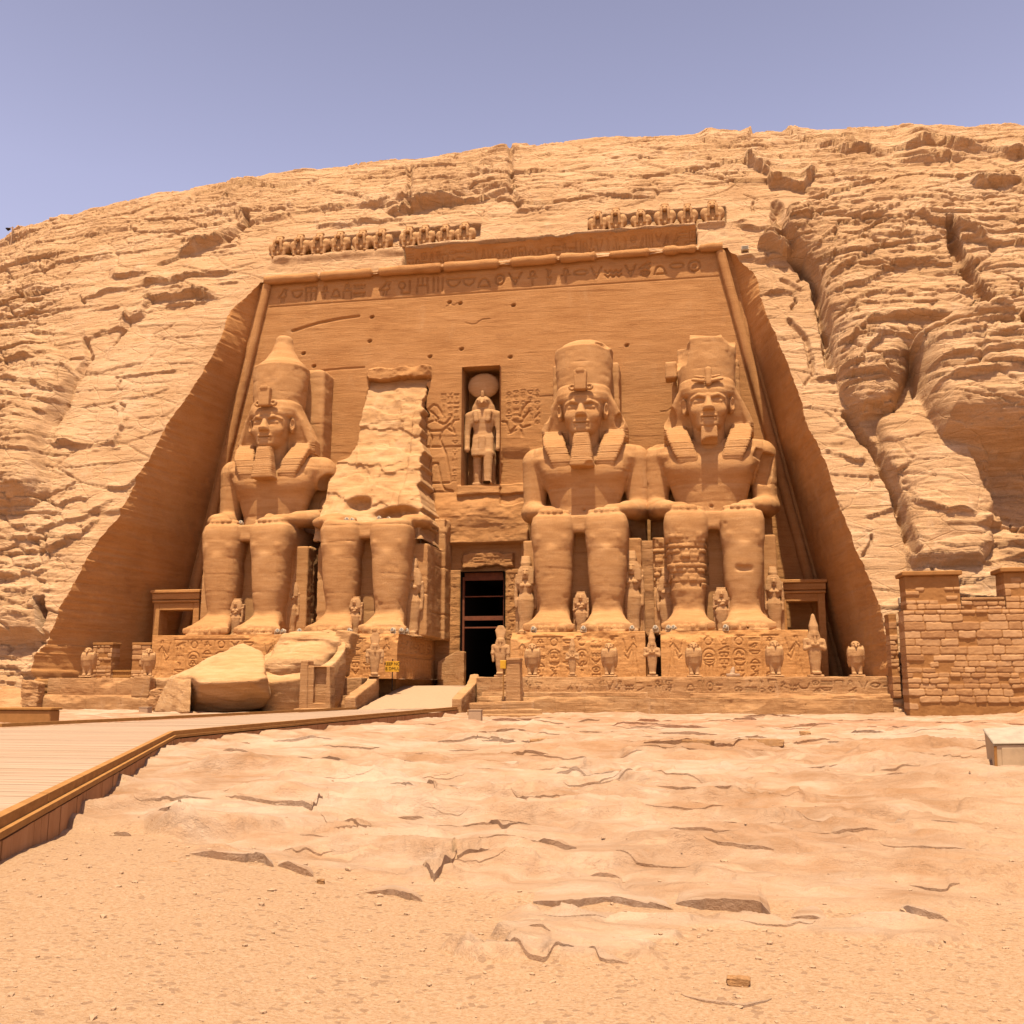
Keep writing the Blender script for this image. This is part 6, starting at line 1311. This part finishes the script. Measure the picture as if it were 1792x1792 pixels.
# ------------------------------------------------------------------ wooden walkway
wk = thing('wooden_walkway', 'broad plank walkway leading from the left foreground to the ramp', 'walkway')
DZ = .42
Apt, Bpt = np.array((10.3, -64.8)), np.array(G(300, 1289, DZ)); Cpt = np.array((2.35, -17.6)); Dpt = np.array((-2.4, -19.7)); Ept = np.array(G(240, 1261, DZ)); Fpt = np.array(G(0, 1274, DZ)); Gpt = np.array((-18., -47.5)); Hpt = np.array((-16., -70.))
POLY = [Apt, Bpt, Cpt, Dpt, Ept, Fpt, Gpt, Hpt]
def span(y):
    xs = []
    for p, q in zip(POLY, POLY[1:] + POLY[:1]):
        if (p[1] > y) != (q[1] > y): xs.append(p[0] + (q[0] - p[0]) * (y - p[1]) / (q[1] - p[1]))
    return (min(xs), max(xs)) if len(xs) > 1 else None
dz = lambda y: DZ if y < -44 else DZ + (.32 - DZ) * (y + 44) / 26.
bm = bmesh.new(); y = -64.6; rb = random.Random(4)
while y < -17.8:
    a, b = span(y), span(y + .135)
    if a and b:
        x_ = [a[0], a[1], b[1], b[0]]; z = dz(y) + rb.uniform(-.003, .003); cuts = [0, 1]
        v = [bm.verts.new((x_[i], (y, y, y + .135, y + .135)[i], zz_)) for zz_ in (z - .04, z) for i in range(4)]
        for f in ((4, 5, 6, 7), (0, 1, 5, 4), (1, 2, 6, 5), (2, 3, 7, 6), (3, 0, 4, 7)): bm.faces.new([v[i] for i in f])
    y += .145
bmo('deck', bm, M['deck'], wk)
def beam(bm, p, q, w, h):
    d = Vector(q) - Vector(p); r = bmesh.ops.create_cube(bm, size=1); bmesh.ops.scale(bm, vec=(d.length, w, h), verts=r['verts'])
    bmesh.ops.transform(bm, matrix=Matrix.Translation((Vector(p) + Vector(q)) / 2) @ d.to_track_quat('X', 'Z').to_matrix().to_4x4(), verts=r['verts'])
for (p, q, dx) in ((Apt, Bpt, .0), (Bpt, Cpt, .0), (Fpt, Ept, 0.), (Ept, Dpt, 0.)):
    bm = bmesh.new(); n = max(2, int(np.linalg.norm(q - p) / 3.2)); pts = [p + (q - p) * i / n for i in range(n + 1)]
    for a, b in zip(pts[:-1], pts[1:]):
        g = (b - a) / np.linalg.norm(b - a) * .012; beam(bm, (*(a + g), dz(a[1]) + .075), (*(b - g), dz(b[1]) + .075), .10, .10)
    eb_ = bmo('edge_beam', bm, M['rail'], wk)
    if p is Apt or p is Bpt:
        nrm = np.array((q[1] - p[1], -(q[0] - p[0]))); nrm = nrm / np.linalg.norm(nrm)
        bm = bmesh.new()
        o = nrm * .085
        for a, b in zip(pts[:-1], pts[1:]): beam(bm, (*(a + o), dz(a[1]) - .0), (*(b + o), dz(b[1]) - .0), .05, .06)
        bmo('trim_strip', bm, M['rail'], eb_)
        bm = bmesh.new(); L = np.linalg.norm(q - p); d = (q - p) / L; k = 0.
        while k < L - .05:
            w_ = min(.30, L - k); c = p + d * (k + w_ / 2) + nrm * (.065 + rb.uniform(0, .012)); zt_ = dz(c[1]) - .06
            r = bmesh.ops.create_cube(bm, size=1); bmesh.ops.scale(bm, vec=(w_ - .008, .03, zt_ + .5), verts=r['verts']); bmesh.ops.rotate(bm, matrix=Matrix.Rotation(math.atan2(d[1], d[0]), 3, 'Z'), verts=r['verts']); bmesh.ops.translate(bm, vec=(c[0], c[1], zt_ / 2 - .25), verts=r['verts']); k += .30
        bmo('plank_skirt', bm, M['skirt'], wk)
# ------------------------------------------------------------------ small fittings
def floodlight():
    t = thing('floodlight', '', 'floodlight', (0, 0, 0), 0, 'small floodlights')
    bm = bmesh.new(); bmesh.ops.create_cone(bm, cap_ends=True, segments=16, radius1=.17, radius2=.14, depth=.26, matrix=Matrix.Translation((0, 0, .25)) @ Matrix.Rotation(math.radians(70), 4, 'X')); bmesh.ops.bevel(bm, geom=[e for e in bm.edges if e.calc_face_angle(0) > .6], offset=.015, affect='EDGES'); hs_ = bmo('housing', bm, M['white'], t)
    bm = bmesh.new(); bmesh.ops.create_cone(bm, cap_ends=True, segments=14, radius1=.085, radius2=.085, depth=.03, matrix=Matrix.Translation((0, -.128, .30)) @ Matrix.Rotation(math.radians(70), 4, 'X')); bmo('lens', bm, M['lens'], hs_)
    boxes('bracket', [((-.18, 0, .14), (.015, .04, .14)), ((.18, 0, .14), (.015, .04, .14)), ((0, 0, .012), (.18, .08, .012))], M['white'], t, .004); return t
FLD = [(486, 1101, -9.3, 'left one of two floodlights under the queen between the left colossi'), (496, 1101, -9.3, 'right one of two floodlights under the queen between the left colossi'), (524, 1103, -9.4, 'floodlight at the toes of the collapsed colossus, outer left'), (612, 1104, -9.4, 'floodlight between the feet of the collapsed colossus'),
       (688, 1106, -9.3, 'floodlight on the pedestal edge right of the collapsed colossus, left of a pair'), (703, 1110, -9.0, 'floodlight on the pedestal corner below the tall queen figure, middle of a row'), (711, 1113, -8.6, 'floodlight on the pedestal corner below the tall queen figure, right end of a row'), (733, 950, -4.6, 'floodlight on top of the slab behind the tall queen figure'),
       (934, 1103, -9.3, 'floodlight beside the left foot of the colossus right of the doorway'), (1021, 1096, -9.3, 'floodlight between the feet of the colossus right of the doorway'), (1106, 1099, -9.2, 'floodlight below the rough slab between the right colossi, leftmost'), (1147, 1101, -9.2, 'floodlight below the rough slab between the right colossi, middle'), (1170, 1101, -9.2, 'floodlight left of a close pair below the right colossus'), (1179, 1101, -9.1, 'floodlight right of a close pair below the right colossus'), (1270, 1099, -9.3, 'floodlight between the feet of the colossus farthest right'),
       (607, 900, -6.9, 'floodlight on the lap of the collapsed colossus, leftmost'), (617, 901, -6.6, 'floodlight on the lap of the collapsed colossus, second from left'), (664, 902, -7.0, 'floodlight on the lap of the collapsed colossus, above the right knee'), (681, 896, -6.6, 'floodlight on the lap of the collapsed colossus, rightmost'), (422, 909, -6.9, 'single floodlight on the lap of the colossus farthest left'), (993, 888, -6.9, 'left floodlight on the lap of the colossus right of the doorway'), (1041, 887, -6.9, 'right floodlight on the lap of the colossus right of the doorway'), (1226, 881, -6.9, 'left floodlight on the lap of the colossus farthest right'), (1275, 880, -6.9, 'right floodlight on the lap of the colossus farthest right')]
for i, (px, py, y, lb) in enumerate(FLD):
    o = floodlight() if i == 0 else dup(fl0, (0, 0, 0), lb)
    if i == 0: fl0 = o; o['label'] = lb
    x, z = P(px, py, y); z = PZ - .01 if py > 1000 else (z - .05 if py == 950 else PZ + 7.40); x = P(px, py - 4, y)[0]; o.location = (x, y, z); o.rotation_euler = (0, 0, random.Random(i).uniform(-.5, .5)); o.scale = (.9,) * 3
def cliff_y(px, py):
    i = np.hypot(pxg - px, pyg - py).argmin(); return Vc.reshape(-1, 3)[i]
for px, py, lb in ((1303, 441, 'small cream lamp box on the top corner of the right side wall'), (1363, 395, 'small cream lamp box in the crack above the right side wall'), (1577, 1066, 'white flat lamp on the rock left of the first wall pillar')):
    p = cliff_y(px, py); t = thing('lamp_box', lb, 'lamp', (p[0], p[1] - .15, p[2] - .1)); boxes('casing', [((0, 0, .22), (.26, .22, .16))], M['white'], t, .02); boxes('glass', [((0, -.225, .22), (.20, .01, .11))], M['lens'], t, 0); boxes('foot', [((-.2, 0, .03), (.03, .15, .03)), ((.2, 0, .03), (.03, .15, .03))], M['white'], t, 0)
# yellow notice on a thin post
sg = thing('warning_sign', 'small yellow sign with two lines of lettering on a thin post by the ramp', 'sign', (P(686, 1196, -13.0)[0], -13.0, 1.6)); zt = P(686, 1167, -13.0)[1] - 1.6
boxes('post', [((0, .03, .5), (.025, .025, .9))], M['black'], sg, 0); pw = (P(698, 1167, -13)[0] - P(674, 1167, -13)[0]) / 2
pn_ = boxes('panel', [((0, 0, zt + .02), (pw, .02, .30))], M['yellow'], sg, .005)
def text(s, size, loc, mat, parent):
    c = bpy.data.curves.new('lettering', 'FONT'); c.body = s; c.size = size; c.align_x = 'CENTER'; c.extrude = .004; o = bpy.data.objects.new('tmp', c); COL.objects.link(o); bpy.context.view_layer.update()
    me = bpy.data.meshes.new_from_object(o.evaluated_get(bpy.context.evaluated_depsgraph_get())); bpy.data.objects.remove(o); n = bpy.data.objects.new('lettering', me); COL.objects.link(n); me.materials.clear(); me.materials.append(mat); n.parent = parent; n.location = loc; n.rotation_euler = (math.pi / 2, 0, 0); return n
text('KEEP NO', .24, (0, -.028, zt + .09), M['black'], pn_); text('IS DMUL', .24, (0, -.028, zt - .18), M['black'], pn_)
x, z = P(881, 1163, -15.9); bx = thing('ochre_box', 'small ochre box on a stand beside the tall plain stele', 'box', (x, -15.9, .9)); boxes('case', [((0, 0, z - .9), (.16, .14, .22))], M['yellow'], bx, .02); boxes('stand', [((0, 0, (z - .9) / 2 - .12), (.03, .03, (z - .9) / 2))], M['rail'], bx, 0)
# pale concrete light housings on the ground
for px, py, s_, lb in ((1600, 1250, .28, 'pale concrete cube at the foot of the rubble wall'), (832, 1262, .27, 'pale concrete cube at the end of the walkway beside the ramp'), (254, 1252, .24, 'pale concrete cube on the ground below the square falcon block'), (512, 1243, .42, 'larger pale concrete block beside the notched stele'), (496, 1245, .22, 'small pale concrete block left of the larger one by the notched stele'), (592, 1239, .26, 'pale concrete block between the notched stele and the ramp')):
    gx, gy = G(px, py, .05); t = thing('concrete_housing', lb, 'block', (gx, gy, -.05), random.Random(px).uniform(-.15, .15)); w = s_ * (1.0 if px != 512 else 1.3)
    boxes('body', [((0, 0, s_), (w, s_ * .9, s_))], M['concrete'], t, .02); boxes('lid', [((0, 0, 2 * s_ + .02), (w + .015, s_ * .9 + .015, .018))], M['concrete'], t, .006)
# metal cabinet, right foreground
gx, gy = G(1742, 1373, .06); cab = thing('metal_cabinet', 'scuffed cream metal cabinet with sloping lid standing on the rock at the right edge', 'cabinet', (gx, gy, .05))
tf = P(1739, 1304, gy - .03); tb = P(1722, 1279, gy + .75); bb = P(1731, 1357, gy + .75); q = lambda p, y: (p[0] - gx, y, p[1] - .05)
A0, A1, A2, A3 = (0, 0, 0), (1.3, .1, 0), (1.35, .85, .02), q(bb, .75); B0, B1, B2, B3 = q(tf, -.03), (1.3, .05, q(tf, 0)[2] + .03), (1.32, .85, q(tb, 0)[2] + .06), q(tb, .75)
def frustum(name, a, b, mat, parent, bev=.012):
    bm = bmesh.new(); v = [bm.verts.new(p) for p in tuple(a) + tuple(b)]
    for f in ((3, 2, 1, 0), (4, 5, 6, 7), (0, 1, 5, 4), (1, 2, 6, 5), (2, 3, 7, 6), (3, 0, 4, 7)): bm.faces.new([v[i] for i in f])
    bmesh.ops.bevel(bm, geom=bm.edges[:], offset=bev, affect='EDGES'); return bmo(name, bm, mat, parent)
up = lambda p, d, o=(0, 0): (p[0] + o[0], p[1] + o[1], p[2] + d)
frustum('body', (A0, A1, A2, A3), (B0, B1, B2, B3), M['cab'], cab)
frustum('lid', (up(B0, .008, (-.02, -.03)), up(B1, .008, (0, -.03)), up(B2, .008), up(B3, .008, (-.02, .02))), (up(B0, .045, (-.01, -.02)), up(B1, .045, (0, -.02)), up(B2, .045), up(B3, .045, (-.01, .01))), M['cream'], cab)
mixp = lambda a, b, t: tuple(a[i] * (1 - t) + b[i] * t for i in range(3))
fp = lambda u, v, d: up(mixp(mixp(A0, A1, u), mixp(B0, B1, u), v), 0, (0, -d))
frustum('door_panel', (fp(.09, .06, .012), fp(.97, .06, .012), fp(.97, .06, -.01), fp(.09, .06, -.01)), (fp(.09, .93, .012), fp(.97, .93, .012), fp(.97, .93, -.01), fp(.09, .93, -.01)), M['cab'], cab, .004)
frustum('corner_strip', (fp(.0, .01, .008), fp(.035, .01, .008), fp(.035, .01, -.01), fp(.0, .01, -.01)), (fp(.0, .98, .008), fp(.035, .98, .008), fp(.035, .98, -.01), fp(.0, .98, -.01)), M['rail'], cab, .003)
# low wall and rubble at the left edge
xa, ya = G(0, 1273, 0); lw = thing('low_wall', 'low ochre stone bench wall at the left edge beside the walkway', 'wall', (G(30, 1274, 0)[0], G(30, 1274, 0)[1] + .3, -.1)); boxes('wall_body', [((-1.2, .3, .38), (2.3, .30, .36))], M['plaster'], lw, .04); boxes('coping', [((-1.2, .3, .79), (2.36, .35, .045))], M['rail'], lw, .02)
rock('rubble_heap', 'dark layered rubble heap at the left edge below the cliff', [pp(-60, 1245, -16), pp(38, 1242, -16.4), pp(40, 1205, -15), pp(0, 1198, -14.5), pp(-60, 1196, -14), (-33, -12, 0), (-27.5, -12, 0), (-28, -12.5, 1.2)], M['block'], sub=6, amp=.18, strat=.25, seed=5.)
# lamp on the skyline
p = cliff_y(18, 428); lp = thing('lamp_post', 'thin lamp post with a small round head on the skyline at the far left', 'lamp', (p[0], p[1], p[2] - .3)); S_1 = 3.2
boxes('pole', [((0, 0, 1.2), (.05, .05, 1.2))], M['concrete'], lp, 0); boxes('arm', [((-.22, 0, 2.3), (.22, .03, .03))], M['concrete'], lp, 0)
bm = bmesh.new(); bmesh.ops.create_cone(bm, cap_ends=True, segments=12, radius1=.26, radius2=.06, depth=.22, matrix=Matrix.Translation((-.5, 0, 2.12)) @ Matrix.Rotation(math.pi, 4, 'X')); bmo('lamp_head', bm, M['black'], lp)
# loose stones in the foreground
LS = [(1292, 1683, .145, .10, .075, 'largest brown stone lying on the foreground rock'), (1076, 1780, .15, .08, .03, 'small brown stone near the bottom edge, below the largest stone'), (562, 1527, .075, .06, .06, 'small grey stone at the lower rim of the rock sheet'), (1410, 1295, .36, .3, .16, 'loose reddish stone on the rock band below the terrace'), (1345, 1326, .85, .4, .16, 'long flat stone on the scarp right of centre'), (1220, 1331, .75, .4, .18, 'blocky red stone on the scarp right of centre'), (1640, 1283, .3, .2, .14, 'small stone in front of the rubble wall'), (945, 1322, .5, .4, .16, 'red stone on the left end of the scarp'), (1633, 1507, .06, .05, .04, 'small dark stone on the rock at the right'), (300, 1518, .13, .10, .02, 'flat pale flake of stone on the left sand')]
for i, (px, py, w, d, h, lb) in enumerate(LS):
    gx, gy = G(px, py, .12); j = np.hypot(GX - gx, GY - gy).argmin(); gz = GH.ravel()[j]
    r = random.Random(i + 60); pts = [(sx * w / 2 * r.uniform(.6, 1), sy * d / 2 * r.uniform(.6, 1), q * h * r.uniform(.7, 1)) for sx in (-1, 0, 1) for sy in (-1, 1) for q in (0, 1)]
    rock('loose_stone', lb, pts, M['block'], (gx, gy, gz - .02), 4, .12 * h, 3 / w, i * 2.2, .05 * h, 'stone', 'loose stones in the foreground', bev=.1 * h)

# gravel on the sand
rg2 = np.random.RandomState(8); n = 3600
ico = bmesh.new(); bmesh.ops.create_icosphere(ico, subdivisions=1, radius=1); iv = np.array([v.co[:] for v in ico.verts]); itf = np.array([[v.index for v in f.verts] for f in ico.faces]); ico.free()
ra = np.radians(rg2.uniform(-42, 24, n)); rr2 = 3.6 * np.exp(rg2.uniform(0, 1, n) ** 1.1 * math.log(16 / 3.6)); x_ = CX + rr2 * np.sin(ra); y_ = CY + rr2 * np.cos(ra)
ja = np.abs(np.radians(az)[None] - ra[:, None]).argmin(1); jr = np.abs(rg_[None] - rr2[:, None]).argmin(1); okm = rg2.rand(n) < np.clip(1.1 - rockm[jr, ja], .12, 1); hz = GH[jr, ja]
sz = np.exp(rg2.normal(math.log(.0062), .55, n)) * np.clip(rr2 / 6, .8, 1.6); sz = np.clip(sz, .003, .028); wall_ = (x_ - 2.65) * .9186 + (y_ + 47.1) * .3952 > .3
k_ = okm & wall_; x_, y_, hz, sz = x_[k_], y_[k_], hz[k_], sz[k_]; m = len(x_)
an = rg2.uniform(0, 6.28, m); sc3 = np.stack([sz * rg2.uniform(.8, 1.6, m), sz * rg2.uniform(.7, 1.1, m), sz * rg2.uniform(.4, .8, m)], 1); jit = 1 + .25 * rg2.uniform(-1, 1, (m, len(iv), 1))
Vp = iv[None] * jit * sc3[:, None]; ca, sa = np.cos(an)[:, None], np.sin(an)[:, None]
Vp = np.stack([Vp[..., 0] * ca - Vp[..., 1] * sa + x_[:, None], Vp[..., 0] * sa + Vp[..., 1] * ca + y_[:, None], Vp[..., 2] + hz[:, None] + sz[:, None] * .2], -1)
o = mk('gravel', Vp.reshape(-1, 3), (itf[None] + (np.arange(m) * len(iv))[:, None, None]).reshape(-1, 3), M['concrete'], smooth=False); o['kind'] = 'stuff'; tag(o, 'scattered gravel on the orange sand of the foreground', 'gravel')

# timber frame in the doorway
df_ = boxes('door_frame', [((-1.47, .5, 5.2), (.07, .12, 3.9)), ((1.48, .5, 5.2), (.07, .12, 3.9)), ((0, .5, 9.12), (1.395, .12, .27))], M['door'], temple, .01)
boxes('transom', [((0, .45, 6.15), (1.395, .10, .15)), ((0, .5, 5.5), (1.395, .06, .05)), ((0, .52, 7.7), (1.395, .05, .04))], M['door'], df_, .01)
